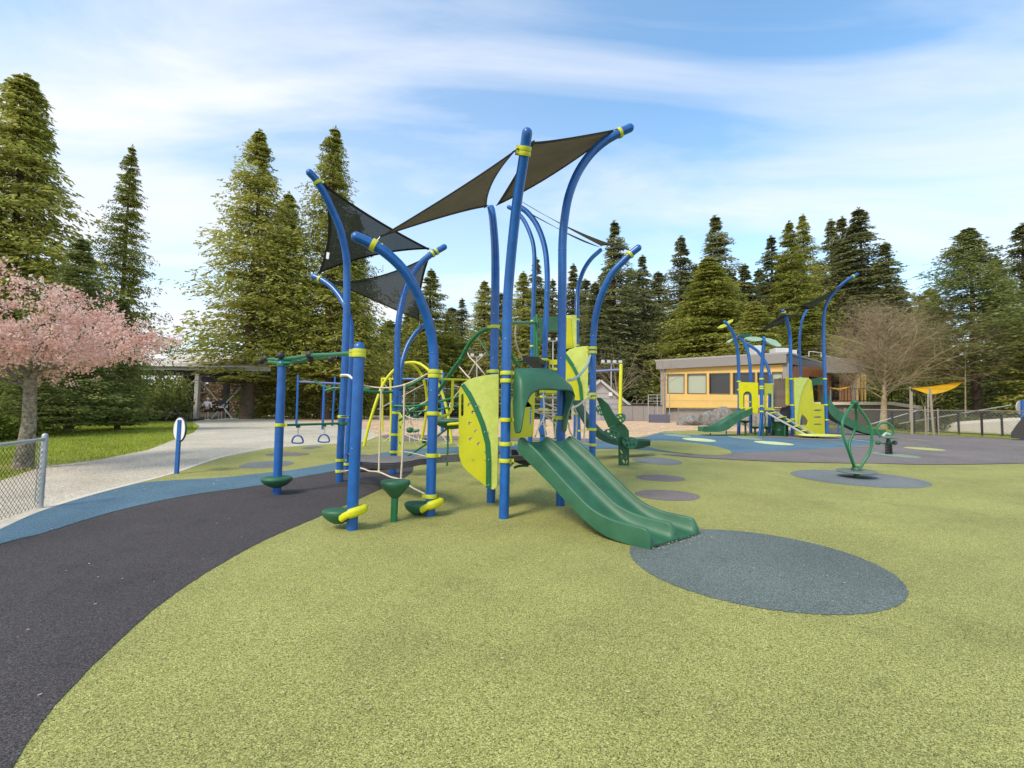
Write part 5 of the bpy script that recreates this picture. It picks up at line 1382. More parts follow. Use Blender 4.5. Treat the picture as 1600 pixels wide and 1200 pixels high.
panel(TOD, plt1, [(1154.5, 598.5), (1156, 597), (1184.5, 598), (1184.5, 646), (1174.5, 645), (1156, 638), (1155, 638)], [arch(1161.5, 1175, 637, 611.5)[::-1]], YEL, 'arch_panel', th=.03)
MB().tube([plt1.at(a, b, -.03) for a, b in arch(1162, 1174.5, 636, 612.5)], .03, n=8).build('arch_trim', DGRN, TOD, smooth=60)
plt2 = Plane(Vector((tc_.b.x, tc_.b.y, 0)), Vector((td2.b.x+.05, td2.b.y-.02, 0)))
panel(TOD, plt2, [(1194.5, 599), (1209, 599.5), (1209, 641.5), (1194.5, 641)], [arch(1197.5, 1206, 637, 614.5)[::-1]], YEL, 'arch_panel', th=.03)
# timber wall of separate boards
WOODB = mat('grey_brown_board', (.20, .135, .10), .8, var=.3, vscale=3, bump=.3, bscale=30)
pw = Plane(Vector((td2.b.x+.1, td2.b.y+.15, 0)), Vector((te.b.x-.1, te.b.y+.15, 0)))
for k in range(5):
    x = 1210 + k*3.5; c0, c1 = pw.at(x+.15, 636), pw.at(x+3.3, 592)
    MB().poly([[(pw.uv(c0)[0], c0.z), (pw.uv(c1)[0], c0.z-.02*(k % 2)), (pw.uv(c1)[0], c1.z+.03*(k % 3)), (pw.uv(c0)[0], c1.z)]], pw, .03, .01*(k % 2)).build('board', WOODB, TOD)
panel(TOD, pw, [(1227, 590), (1233, 590), (1233, 632), (1227, 632)], [ell(1230, 610, 1, 4, 8)], YEL, 'side_panel', off=.02)
plg = Plane(Vector((te.b.x, te.b.y, 0)), Vector((tg.b.x, tg.b.y, 0)))
if plg.n.y > 0: o_ = -1
else: o_ = 1
panel(TOD, plg, [(1240, 590.5), (1262.5, 590.5), (1267.5, 595), (1269.5, 612), (1271, 629), (1287, 632), (1288.5, 681.5), (1242, 681)],
      [[(1249.5, 664), (1250, 655), (1252.3, 647), (1258, 652), (1262.3, 659), (1262, 663), (1258, 665.5)], ell(1277, 641, 6.6, 1.4, 12), ell(1277, 652, 6.8, 1.5, 12), ell(1277, 663, 7, 1.3, 12), [(1266.3, 596.5), (1267.8, 601), (1268, 614), (1266.6, 616), (1266.2, 610)]], YEL, 'climbing_panel', th=.05)
panel(TOD, plg, [(1240, 590.3), (1256, 590.3), (1262, 590.6), (1254, 604), (1248, 622), (1244.5, 650), (1243.5, 672), (1241, 672)], [], PALE, 'climbing_panel', off=.045*o_, th=.03, label='pale curved field of the slotted climbing panel')
panel(TOD, Plane(Vector((te.b.x-.4, te.b.y+.2, 0)), Vector((te.b.x+.1, te.b.y+.2, 0))), [(1219, 638), (1237, 632), (1237, 660), (1219, 658)], [], BLK, 'dark_panel')
# barrel below
cbar = gx(1219, YT+.4); MB().lathe([(.30, 0), (.33, .05), (.34, .25), (.35, .27), (.34, .29), (.34, .6), (.36, .63), (.30, .68)], cbar, n=24).build('barrel', DGRN, TOD, smooth=40)
for a, b, y in ((1165, 658, YT), (1180, 667, YT), (1198, 667, YT)):
    b0 = gx(a, y+.3); z = P(a, b, b0.y).z
    MB().tube([b0 - Vector((0, 0, .05)), Vector((b0.x, b0.y, z))], .045, n=8).lathe([(.05, -.1), (.24, -.02), (.25, .02), (.1, .03)], Vector((b0.x, b0.y, z)), n=16).build('pod_step', DGRN, TOD, smooth=50)
zt2 = P(1190, 641, YT).z
deckpoly(TOD, [(ta.b.x, ta.b.y), (tc_.b.x, tc_.b.y-.02), (td2.b.x, td2.b.y), (td.b.x, td.b.y+.5), (tb2.b.x, tb2.b.y)], zt2, .08, DECK)
zt3 = P(1265, 634, te.Y0).z
deckpoly(TOD, [(te.b.x, te.b.y+.02), (tg.b.x, tg.b.y+.02), (tg.b.x+.1, tg.b.y+1.1), (te.b.x+.1, te.b.y+1.1)], zt3, .08, DECK)
# small slide to the left
chute(TOD, [(1176, 637), (1160, 644), (1145, 652), (1132, 660), (1120, 665.5), (1108, 667), (1100, 667)], None, [(1176, 647), (1162, 654), (1148, 663), (1138, 671), (1126, 674.5), (1112, 675), (1101, 675)], [YT-.1, YT-.1, YT-.2, YT-.2, YT-.3, YT-.3, YT-.3], (.1, 1, 0), 1.0)
for x in (1135, 1110):
    b0 = gx(x, YT-.1); MB().tube([b0, b0 + Vector((0, 0, .25 if x == 1135 else .12))], .03, n=8).build('slide_leg', BLUE if x == 1135 else BLKM, TOD, smooth=60)
# high slide to the right
Yg = tg.Y0
chute(TOD, [(1292, 596), (1294, 612), (1299, 627), (1309, 639), (1320, 648), (1333, 657.5), (1347, 664.7), (1362, 669), (1376, 671.5), (1384, 671.5)], None,
      [(1291, 618), (1292.5, 634), (1298, 647), (1307, 656), (1320, 663), (1333, 669.5), (1347, 675.5), (1362, 679), (1376, 681), (1385, 681.5)], [Yg+.1, Yg, Yg-.1, Yg-.15, Yg-.2, Yg-.25, Yg-.3, Yg-.35, Yg-.4, Yg-.4], (.25, 1, 0), .8)
chute(TOD, [(1293, 588), (1284, 590), (1270, 592)], None, [(1293, 600), (1284, 601), (1270, 602)], [Yg+.6]*3, (0, 1, 0), .5, m=GRN, name='slide_hood')
b0 = gx(1310, Yg); MB().tube([b0, P(1310, 660, b0.y)], .035, n=8).build('slide_leg', BLUE, TOD, smooth=60)
# ramp ladder with lime rungs
Yr0, Yr1 = YT-.1, gp(1268, 684).y
for (a, b), (c, d), dy in (((1197, 644), (1262, 681), 0), ((1208, 642.5), (1272, 679), .75)):
    MB().bar(P(a, b, Yr0+dy), P(c, d, Yr1+dy), .05, .09).build('ramp_rail', GALV, TOD, bevel=.008)
MB().bar(P(1202, 645, Yr0+.37), P(1267, 681, Yr1+.37), .6, .03).build('ramp_deck', BLK, TOD)
for k in range(5):
    t = (k+.6)/5.3; a = P(1197+65*t, 643+37*t, Yr0+(Yr1-Yr0)*t); c = P(1208+64*t, 641.5+36.5*t, Yr0+.75+(Yr1-Yr0)*t)
    MB().bar(a.lerp(c, .1) + Vector((0, 0, .05)), a.lerp(c, .9) + Vector((0, 0, .05)), .16, .04).build('rung', LIME, TOD, bevel=.01)
bs = gp(1281, 685); MB().lathe([(.9, .0), (.92, .03), (.9, .07), (.5, .09), (.01, .09)], bs + Vector((0, 0, .10)), n=30, sy=.55).build('landing_disc', PALE, TOD, smooth=40)
for x in (1271, 1277): b0 = gx(x, bs.y+.1); MB().tube([b0, b0 + Vector((0, 0, .16))], .06, n=8).build('landing_leg', BLKM, TOD)
for a, b, c, d in ((1190, 646, 1186, 684), (1226, 652, 1226, 683)):
    MB().tube([P(a, b, YT-.2), P(c, d, YT-.2)], .05, n=10).build('support', BLUE if a == 1190 else DGRN, TOD, smooth=60)
tubepart(TOD, [(1194, 646, YT-.3), (1196, 655, YT-.3), (1194, 668, YT-.3), (1190, 682, YT-.3)], .03, DGRN, 'bent_rail')
# flower and leaf roofs
def petal(root, pts, Y, m, name='roof_petal', up_=.12, dy=.8):
    top = [P(a, b, Y) for a, b in pts]
    q = MB(); n = len(top); c = sum(top, Vector())/n
    rows = [[c + (p-c)*k + Vector((0, 0, -.03*k*k)) for p in top] for k in (1.0, .85, .5, .02)]
    r2 = [[p + Vector((0, dy*(.3), .02)) for p in r] for r in rows]
    q.quadstrip(rows, closed=True); q.quadstrip(r2, closed=True)
    q.quadstrip([rows[0], r2[0]], closed=True)
    return q.build(name, m, root, smooth=40)
PGR = mat('pale_mint_plastic', (.36, .52, .38), .4, var=.1)
petal(TOD, ell(1179, 528.5, 12.5, 3.6, 14, .05), YT-.3, PGR)
petal(TOD, [(1196, 527), (1204, 528), (1213, 531), (1220, 537), (1221, 540.5), (1213, 540), (1203, 536), (1197, 532)], YT-.3, PGR)
petal(TOD, [(1157, 523), (1164, 520), (1176, 520), (1172, 524), (1163, 527)], YT+.5, DGRN)
petal(TOD, [(1138, 533), (1142, 530), (1146, 528), (1143, 532), (1139, 535)], YT+.5, PGR)
petal(TOD, [(1123.5, 510.5), (1130, 506), (1138, 503.5), (1141, 504.5), (1136, 508.5), (1129, 511.5), (1124.5, 512)], ta.Y0-.3, LIME)
petal(TOD, [(1137, 503), (1142, 499), (1146, 497.5), (1145, 501.5), (1140, 504.5)], ta.Y0-.3, LIME)
# sails of the small structure
YG_, YE_, YF_, YD_ = tg.at(432)[0].y, te.at(488)[0].y, tf.at(488)[0].y, YT+.6
sail(TOD, [(1335, 430, YG_), (1232, 484, YE_+.1), (1263, 483, YF_)], [(1286, 462, (YG_+YE_)/2), (1250, 479.5, YE_+.5), (1296, 463.5, (YG_+YF_)/2)], CLOTH, hemr=.03, label='upper dark sail reaching to the tallest post')
sail(TOD, [(1184, 518.5, YD_), (1221, 490, YE_), (1252, 486.5, YF_)], [(1203, 505, (YD_+YE_)/2), (1236, 492, YE_+.5), (1220, 505.5, (YD_+YF_)/2)], CLOTH, hemr=.03, label='lower dark sail above the flower roofs')

# ================= spinner and spring rider
SP = empty('spinner', gp(1338.5, 748), 'green standing spinner with three bulging bars on the blue grey disc', 'spinner')
ysp = gp(1338.5, 747).y
MB().tube([P(1338.7, 750, ysp), P(1338.5, 736, ysp)], .052, n=16).build('stem', GRNC, SP, smooth=60)
cpl = P(1338.5, 735.5, ysp); k = ysp/FPX
MB().lathe([(.02, -.035), (26*k, -.02), (26.6*k, -.008), (26*k, .004), (6*k, .012), (5*k, .05), (.02, .06)], cpl, Vector((-.02, -.05, 1)), n=40).build('platform', mat('grey_green_plate', (.14, .17, .13), .5, var=.1), SP, smooth=40)
MB().lathe([(.03, -.02), (.10, 0), (.075, .05), (.02, .07)], cpl + Vector((0, 0, .03)), n=16).build('hub', GRN, SP, smooth=60)
tubepart(SP, [(1334.5, 628, ysp), (1330, 635, ysp-.02), (1324, 644, ysp-.08), (1318, 654, ysp-.14), (1316, 663, ysp-.18), (1317.5, 680, ysp-.2), (1322, 694, ysp-.2), (1327, 708, ysp-.15), (1331.5, 721, ysp-.08), (1335, 731, ysp)], .026, GRNC, 'bar', n=12)
tubepart(SP, [(1335.5, 628, ysp), (1337, 640, ysp+.08), (1338.5, 655, ysp+.16), (1336, 670, ysp+.2), (1331.5, 681, ysp+.2), (1327.5, 692, ysp+.17), (1328, 705, ysp+.12), (1333, 722, ysp+.06), (1336, 731, ysp)], .026, GRNC, 'bar', n=12)
tubepart(SP, [(1336.5, 628, ysp), (1341, 636, ysp), (1350, 648, ysp), (1358, 661, ysp), (1361.5, 675, ysp), (1362, 693, ysp), (1357.5, 709, ysp), (1350, 721, ysp), (1344.5, 731, ysp)], .026, GRNC, 'bar', n=12)
MB().lathe([(.02, -.07), (.045, -.05), (.075, -.01), (.07, .02), (.045, .045), (.01, .055)], P(1335.5, 629, ysp), n=16).build('cap', GRN, SP, smooth=60)
SR = empty('spring_rider', gp(1388.5, 712), 'green one-seat rider on a coil spring with a ring handle', 'spring rider')
yq = gp(1388.5, 711).y; kq = yq/FPX; hp = []
zb, zt_ = gh(yq), P(1388.5, 693, yq).z; bx = P(1388.5, 700, yq).x
for i in range(0, 7*12+1):
    a = 2*PI*i/12; hp.append(Vector((bx + 4.3*kq*math.cos(a), yq + 4.3*kq*math.sin(a), zb + .02 + (zt_-zb-.02)*i/84)))
MB().tube(hp, .017, n=6).build('spring', BLKM, SR, smooth=60)
MB().lathe([(.06, 0), (.07, .03), (.05, .10), (.045, .18)], Vector((bx, yq, zt_)), n=14).build('stem', DGRN, SR, smooth=50)
cq = P(1388, 684, yq)
MB().lathe([(.03, -.03), (13*kq, -.01), (13.3*kq, .01), (12*kq, .03), (.02, .05)], cq, n=30, sy=.7).build('seat', mat('grey_green_plate', (.14, .17, .13)), SR, smooth=50)
MB().torus(P(1382.5, 672, yq), 11.4*kq, .03, axis=Vector((.25, 1, 0)), n=32).build('ring_handle', GRNC, SR, smooth=60)
MB().tube([P(1373, 692, yq), P(1385, 693, yq), P(1397, 692, yq)], .022, n=10).build('foot_bar', GRNC, SR, smooth=60)
for x in (1372, 1398): MB().ball(P(x, 691.8, yq), .075, n=14, sz=.85).build('foot_rest', GRN, SR, smooth=60)
MB().tube([P(1379, 682, yq), P(1384, 677, yq), P(1390, 679, yq)], .04, n=10).build('knee_pad', PGR, SR, smooth=60)

# ================= swing frames behind
def frame(root_label, pts, yl, group, name='swing_frame'):
    ro = empty(name, gx(pts[0][0], pts[0][3]), root_label, 'swing frame', group)
    return ro
SW = 'frames standing in the wood chips'
f1_ = empty('overhead_climber', gx(463, 26), 'blue post frame with a green sloping beam in the wood chips left', 'overhead climber', SW)
for x0, y0, x1, y1, Y in ((463, 647, 466, 588, 26), (519, 647, 523.5, 590, 27), (504, 652, 506.5, 604, 23), (537, 650, 541, 600, 23.5)):
    bb_ = gx(x0, Y); MB().tube([bb_, P(x1, y1, Y)], .06, n=10, dome=True).build('post', BLUE, f1_, smooth=60)
MB().tube([P(464, 596, 26), P(545, 600, 26.5)], .05, n=8).build('cross_bar', mat('lavender_blue_bar', (.16, .2, .42), .4), f1_, smooth=60)
MB().tube([P(493, 597, 26), P(506, 603, 24.5), P(521, 609, 23)], .07, n=8).build('beam', GRN, f1_, smooth=60)
MB().tube([P(505, 611, 23), P(521, 606, 23), P(545, 606, 23), P(578, 607, 22.5)], .05, n=8).build('beam', GRNC, f1_, smooth=60)
f2_ = empty('swing_frame', gx(692, 22), 'blue and yellow swing frame behind the front left climbing panel', 'swing frame', SW)
bb_ = gx(691, 22); MB().tube([bb_, P(692, 584, 22)], .075, n=10, dome=True).build('post', BLUE, f2_, smooth=60)
MB().tube([P(597, 592, 22.5), P(626, 592, 22.3)], .05, n=8).build('cross_bar', YEL, f2_, smooth=60)
MB().tube([P(626, 592, 22.3), P(692, 593, 22)], .05, n=8).build('cross_bar', BLUE, f2_, smooth=60)
MB().tube([gx(597, 22.5), P(597, 590, 22.5)], .06, n=8).build('post', YEL, f2_, smooth=60)
for x in (668, 672): MB().tube([P(x, 593, 22.1), P(x, 640, 22.1)], .008, n=4).build('chain', STEEL, f2_)
MB().box(P(670, 641, 22.1), (.45, .15, .03)).build('swing_seat', BLKM, f2_)
f3_ = empty('swing_frame', gx(970, 24), 'swing frame with a yellow post and blue cross bar right of the leaf climber', 'swing frame', SW)
yel_line = [gx(968.5, 24), P(969, 640, 24), P(970.3, 571, 24)]
MB().tube(yel_line, .085, n=12, dome=True).build('post', YEL, f3_, smooth=60)
MB().tube([P(930, 580, 24.4), P(970, 577.5, 24)], .055, n=8).build('cross_bar', mat('lavender_blue_bar', (.16, .2, .42)), f3_, smooth=60)
MB().tube([P(900, 582, 24.8), P(930, 580, 24.4)], .055, n=8).build('cross_bar', BLUE, f3_, smooth=60)
MB().tube([gx(898, 24.9), P(900, 580, 24.9)], .07, n=8).build('post', YEL, f3_, smooth=60)

# ================= signs
GREYP = mat('warm_grey_board', (.42, .40, .38), .6, var=.1)
s_l = empty('round_sign', gp(275.5, 741.5), 'round sign on a flat blue post beside the gravel path, seen from the side', 'sign', 'round signs on blue posts')
yl = gp(275.5, 741).y
bl = Plane(Vector((0, yl, 0)), Vector((1, yl, 0)))
panel(s_l, bl, [(273, 742), (278.6, 742), (283.6, 656), (278.5, 656)], [], BLUE, 'post', th=.05, bev=.004)
cs = P(281.5, 671, yl+.06)
MB().lathe([(.02, -.02), (.225, -.02), (.23, 0), (.225, .02), (.02, .02)], cs, Vector((.62, 1, 0)), n=32).build('disc', WHITE, s_l, smooth=40)
MB().torus(cs, .232, .014, axis=Vector((.62, 1, 0)), n=36).build('rim', BLKM, s_l, smooth=60)
s_r = empty('round_sign', gp(1600, 687), 'round sign on a blue post at the right edge of the play surface', 'sign', 'round signs on blue posts')
yr_ = gp(1598, 687).y
panel(s_r, Plane(Vector((0, yr_, 0)), Vector((1, yr_, 0))), [(1596, 687), (1600.5, 687.5), (1600, 625), (1596, 625)], [], BLUE, 'post', th=.07)
MB().lathe([(.02, -.02), (.32, -.02), (.33, 0), (.32, .02), (.02, .02)], P(1594, 637, yr_+.08), Vector((-.35, 1, 0)), n=32).build('disc', GREYP, s_r, smooth=40)

# ================= chain link fences
LINK = mat('black_vinyl_wire', (.03, .03, .03), .5)
LINKG = mat('galvanised_wire', (.30, .29, .26), .5)
def chain(root, a, b, h, cell, r, m, z0=.04):
    e = Vector((b.x-a.x, b.y-a.y, 0)); Ln = e.length; e.normalize(); q = MB(); nn = Vector((e.y, -e.x, 0))
    k = -int(h/cell) - 1
    while k*cell < Ln:
        for s_ in (1, -1):
            u0_, u1_ = (k*cell, k*cell + h) if s_ == 1 else (k*cell + h, k*cell)
            za_, zb_ = 0.0, h; ua, ub = u0_, u1_
            def clip(ua, za_, ub, zb_):
                for lim, sg in ((0, 1), (Ln, -1)):
                    ia, ib = (ua-lim)*sg >= 0, (ub-lim)*sg >= 0
                    if not ia and not ib: return None
                    if ia != ib:
                        t = (lim-ua)/(ub-ua); zi = za_ + t*(zb_-za_)
                        if ia: ub, zb_ = lim, zi
                        else: ua, za_ = lim, zi
                return ua, za_, ub, zb_
            c = clip(ua, za_, ub, zb_)
            if c and abs(c[2]-c[0]) > 1e-3:
                p0 = a + e*c[0]; p1 = a + e*c[2]
                z_0 = gh(p0.y) + z0 + c[1]; z_1 = gh(p1.y) + z0 + c[3]
                q.tube([Vector((p0.x, p0.y, z_0)) + nn*r*s_, Vector((p1.x, p1.y, z_1)) + nn*r*s_], r, n=3, cap=False)
        k += 1
    return q.build('wire_mesh', m, root, fix=False)
FL = empty('chain_link_fence', gp(62, 795), 'near chain link fence end with a galvanised post beside the path at left', 'fence')
pe_ = gp(62, 795.5); far_ = gp(-170, 880)
zt = P(68, 681, pe_.y).z
MB().tube([pe_ - Vector((0, 0, .1)), Vector((pe_.x, pe_.y, zt))], .035, n=16, dome=True).build('post', GALV, FL, smooth=60)
MB().tube([Vector((pe_.x, pe_.y, zt-.04)), Vector((far_.x, far_.y, zt-.04 - (gh(pe_.y)-gh(far_.y))))], .022, n=12).build('top_rail', GALV, FL, smooth=60)
MB().tube([Vector((far_.x, far_.y, gh(far_.y)-.1)), Vector((far_.x, far_.y, zt+.02))], .035, n=12, dome=True).build('post', GALV, FL, smooth=60)
chain(FL, pe_, far_, zt-gh(pe_.y)-.12, .072, .0024, LINK)
for z in (.15, .35, .55, .75, zt-gh(pe_.y)-.06):
    MB().lathe([(.037, -.012), (.041, -.01), (.041, .01), (.037, .012)], Vector((pe_.x, pe_.y, gh(pe_.y)+z)), n=14).build('tension_band', GALV, FL, smooth=40)
MB().tube([Vector((pe_.x-.05, pe_.y-.02, gh(pe_.y)+.06)), Vector((pe_.x-.05, pe_.y-.02, zt-.08))], .006, n=6).build('tension_bar', GALV, FL)
def far_fence(name, pts, h, posts, label, m=GALV, mm=LINKG, cell=.16, r=.006, rail=.025, midrail=False, group='chain link fences around the playground', step=3.0):
    ro = empty(name, pts[0], label, 'fence', group)
    for i in range(len(pts)-1):
        a, b = pts[i], pts[i+1]
        for z in ([h, h*.5] if midrail else [h]):
            MB().tube([Vector((a.x, a.y, gh(a.y)+z)), Vector((b.x, b.y, gh(b.y)+z))], rail, n=6).build('top_rail' if z == h else 'mid_rail', m, ro, smooth=60)
        chain(ro, a, b, h-.05, cell, r, mm)
        n_ = max(1, round((b-a).length/step))
        for k in range(n_ + (1 if i == len(pts)-2 else 0)):
            p = a.lerp(b, k/n_); p.z = gh(p.y)
            MB().tube([p, p + Vector((0, 0, h+.05))], rail*1.35, n=8, dome=True).build('post', m, ro, smooth=60)
    return ro
y5 = 27.0
far_fence('chain_link_fence', [gx(1060, 37), gx(1321, 26.5)], 1.25, 0, 'chain link fence in front of the boulders and yellow building', step=6, cell=.14, r=.004, m=RAILT)
far_fence('chain_link_fence', [gx(1321, 26.3), gx(1467, 23.6), gx(1640, 20.5)], 1.30, 0, 'chain link fence with a tan top rail along the right grass verge', step=8, cell=.14, r=.004, m=RAILT)
far_fence('chain_link_fence', [gx(395, 47), gx(560, 49), gx(900, 50)], 3.0, 0, 'tall chain link fence behind the wood chips', midrail=True, cell=.3, r=.006, step=5)

# ================= shelter on the left
SH = empty('park_shelter', gx(340, 37), 'open timber and steel shelter with grey columns and cross braces', 'shelter')
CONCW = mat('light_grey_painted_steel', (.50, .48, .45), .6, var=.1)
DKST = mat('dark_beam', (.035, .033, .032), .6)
ROOFM = mat('pale_roof_membrane', (.62, .56, .50), .7, var=.08, vscale=2)
Ysh = 36.0
def col_(x0, x1, ytop, w_, Y, m=CONCW):
    b0 = gx(x0, Y); t = P(x1, ytop, Y)
    MB().bar(b0, Vector((b0.x, b0.y, t.z)), w_, w_, up=Vector((0, 1, 0))).build('column', m, SH, bevel=.02)
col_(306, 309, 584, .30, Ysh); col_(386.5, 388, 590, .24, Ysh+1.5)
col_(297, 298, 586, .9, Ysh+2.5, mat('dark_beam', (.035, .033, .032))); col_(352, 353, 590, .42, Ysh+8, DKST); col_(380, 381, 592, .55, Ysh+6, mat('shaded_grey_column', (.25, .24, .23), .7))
col_(244, 245, 586, .3, Ysh-.3)
zr = P(309, 577, Ysh).z
xr0, xr1 = gx(205, Ysh).x, gx(416, Ysh).x
MB().box(((xr0+xr1)/2, Ysh+.1, zr-.28), (xr1-xr0, .3, .42)).build('beam', DKST, SH, bevel=.02)
MB().box(((xr0+xr1)/2, Ysh-.25, zr+.06), (xr1-xr0+.6, .14, .34)).build('fascia', CONCW, SH, bevel=.02)
MB().box(((xr0+xr1)/2, Ysh+6.1, zr-.35), (xr1-xr0, .3, .5)).build('beam', DKST, SH, bevel=.02)
rf = MB(); ridge_ = P(300, 545, Ysh+5).z
for k in range(24):
    x0 = xr0 - .3 + (xr1-xr0+.6)*k/24; x1 = x0 + (xr1-xr0+.6)/24 - .03
    q = MB(); q.v = [(x0, Ysh-.5, zr+.2), (x1, Ysh-.5, zr+.2), (x1, Ysh+6, zr+1.9), (x0, Ysh+6, zr+1.9), (x0, Ysh-.5, zr+.15), (x1, Ysh-.5, zr+.15), (x1, Ysh+6, zr+1.85), (x0, Ysh+6, zr+1.85)]
    q.f = [(0, 1, 2, 3), (7, 6, 5, 4), (0, 4, 5, 1), (1, 5, 6, 2), (2, 6, 7, 3), (3, 7, 4, 0)]
    q.build('roof_panel', ROOFM, SH)
for a, b in (((309, 590, Ysh), (352, 640, Ysh+1)), ((388, 592, Ysh+1.5), (330, 654, Ysh+.2)), ((352, 640, Ysh+1), (364, 655, Ysh+1)), ((309, 590, Ysh), (283, 614, Ysh-.1)), ((255, 632, Ysh), (281, 658, Ysh)), ((272, 632, Ysh), (250, 652, Ysh)), ((365, 606, Ysh+6), (378, 621, Ysh+6)), ((388, 620, Ysh+6), (398, 606, Ysh+6))):
    MB().bar(P(*a), P(*b), .09, .09).build('cross_brace', CONCW, SH)
far_fence('railing', [gx(240, 34.5), gx(400, 40)], 1.1, 0, 'low galvanised railing between the shelter columns', cell=.3, r=.005, step=2.2, group=None)
MB_t = empty('picnic_table', gx(256, 33), 'weathered picnic table under the shelter beside the low fir branches', 'picnic table')
TW = mat('weathered_timber', (.2, .17, .13), .8, var=.3, vscale=4)
c0 = gx(256, 33)
for dy_ in (-.3, -.1, .1, .3): MB().box(c0 + Vector((0, dy_, .75)), (1.8, .17, .05)).build('table_board', TW, MB_t)
for dy_ in (-.7, .7): MB().box(c0 + Vector((0, dy_, .45)), (1.8, .25, .05)).build('bench', TW, MB_t)
for dx_ in (-.65, .65):
    for s_ in (-1, 1): MB().bar(c0 + Vector((dx_, s_*.75, 0)), c0 + Vector((dx_, s_*.2, .73)), .06, .1).build('leg', TW, MB_t)
    MB().bar(c0 + Vector((dx_, -.75, .42)), c0 + Vector((dx_, .75, .42)), .06, .1).build('crossbeam', TW, MB_t)

# ================= floodlights behind the trees
for x, ytop, Y, n_, lb in ((745, 558, 75, 2, 'twin floodlight pole seen through the green rope arch'), (864, 533, 78, 2, 'floodlight pole between the two middle tower posts'), (955, 568, 70, 4, 'floodlight pole with four lamps left of the yellow post')):
    fl = empty('floodlight_pole', gx(x, Y), lb, 'floodlight', 'floodlight poles behind the wood')
    t = P(x, ytop, Y); b0 = gx(x, Y)
    fl.location = gx(x, 46); Yf = 46; t = P(x, ytop, Yf); b0 = gx(x, Yf)
    MB().tube([b0, t], .07, n=8).build('pole', GALV, fl, smooth=60)
    wd_ = .42*n_
    MB().bar(t - Vector((wd_/2+.2, 0, 0)), t + Vector((wd_/2+.2, 0, 0)), .08, .08).build('cross_arm', GALV, fl)
    for k in range(n_):
        c = t + Vector((-wd_/2 + wd_*k/max(1, n_-1), -.2, .12))
        MB().box(c, (.34, .26, .34), mtx=Matrix.Rotation(R(-25), 3, 'X')).build('lamp_head', mat('lamp_grey', (.42, .41, .38), .6), fl, bevel=.04)

# ================= building
BD = empty('community_building', gx(1130, 43), 'flat-roofed building with yellow cladding, a band of windows and a grey fascia', 'building')
YC1 = mat('yellow_cladding', (.72, .47, .145), .6, var=.05, vscale=2)
YC2 = mat('yellow_frame', (.58, .40, .13), .6)
FAS = mat('grey_metal_fascia', (.255, .235, .215), .55, var=.06, vscale=1.5)
STUC = mat('grey_render', (.30, .27, .245), .85, var=.1, vscale=2)
GLS = mat('dark_window_glass', (.03, .028, .024), .06, spec=.8)
BLD = mat('pale_green_blind', (.40, .44, .33), .45, var=.05)
CDR = mat('orange_cedar_cladding', (.50, .20, .07), .6, var=.25, vscale=3, bump=.2)
YL_, YR_ = 46.0, 39.5
A_, B_ = gx(1033, YL_), gx(1225, YR_)
wl = Plane(A_, B_); wn = wl.n if wl.n.y < 0 else -wl.n; ws = 1 if wl.n.y < 0 else -1
def rect(pl, x0, x1, yt0, yt1, yb0, yb1): return [(x0, yb0), (x1, yb1), (x1, yt1), (x0, yt0)]
def wallp(pts, m, name, th=.2, off=0.0, holes=[], root=BD, pl=None, label=None):
    return panel(root, pl or wl, pts, holes, m, name, th=th, off=off*ws, bev=0, label=label)
wx = [(1043.5, 1069.5), (1074.8, 1104), (1109, 1141), (1146, 1180), (1184, 1204), (1207, 1222.5)]
def yt_(x): return 585.3 - (x-1043)*.021
def yb_(x): return 614.2 + (x-1043)*.012
hls = [[(a, yb_(a)), (a, yt_(a)), (b, yt_(b)), (b, yb_(b))] for a, b in wx]
yf = lambda x: 562 - (x-1033)*(10/192)
yfb = lambda x: 575 - (x-1033)*(6.6/192)
wallp([(1041, 637), (1223.5, 637.5), (1223.5, 569.5), (1041, 575.5)], YC1, 'front_wall', th=.18, holes=hls)
for x in (1120,): pass
wallp([(1041, 625.6), (1223.5, 626.5), (1223.5, 627), (1041, 626.1)], YC2, 'cladding_joint', th=.02, off=.1)
wallp([(1041, 580.4), (1223.5, 575.6), (1223.5, 576.1), (1041, 581)], YC2, 'cladding_joint', th=.02, off=.1)
for i, (a, b) in enumerate(wx):
    cl = i in (0, 1, 5)
    wallp([(a+.2, yb_(a)-.2), (a+.2, yt_(a)+.2), (b-.2, yt_(b)+.2), (b-.2, yb_(b)-.2)], BLD if cl else GLS, 'window_pane', th=.02, off=-.05, label='window pane with a pale green blind' if cl else None)
    if i == 1: pass
    fr = [(a-.6, yb_(a)+.7), (a-.6, yt_(a)-.7), (b+.6, yt_(b)-.7), (b+.6, yb_(b)+.7)]
    wallp(fr, mat('dark_bronze_frame', (.16, .11, .06), .5), 'window_frame', th=.05, off=.1, holes=[[(a+.6, yb_(a)-.5), (a+.6, yt_(a)+.5), (b-.6, yt_(b)+.5), (b-.6, yb_(b)-.5)]])
wallp([(1033, 655), (1041, 655), (1041, 575), (1033, 574.5)], STUC, 'end_pier', th=.5, off=-.1)
wallp([(1223.5, 655), (1233, 655.5), (1233, 567), (1223.5, 568)], STUC, 'end_pier', th=.5, off=-.1)
wallp([(1041, 661), (1223.5, 664), (1223.5, 637.5), (1041, 637)], STUC, 'base_wall', th=.1, off=-.35)
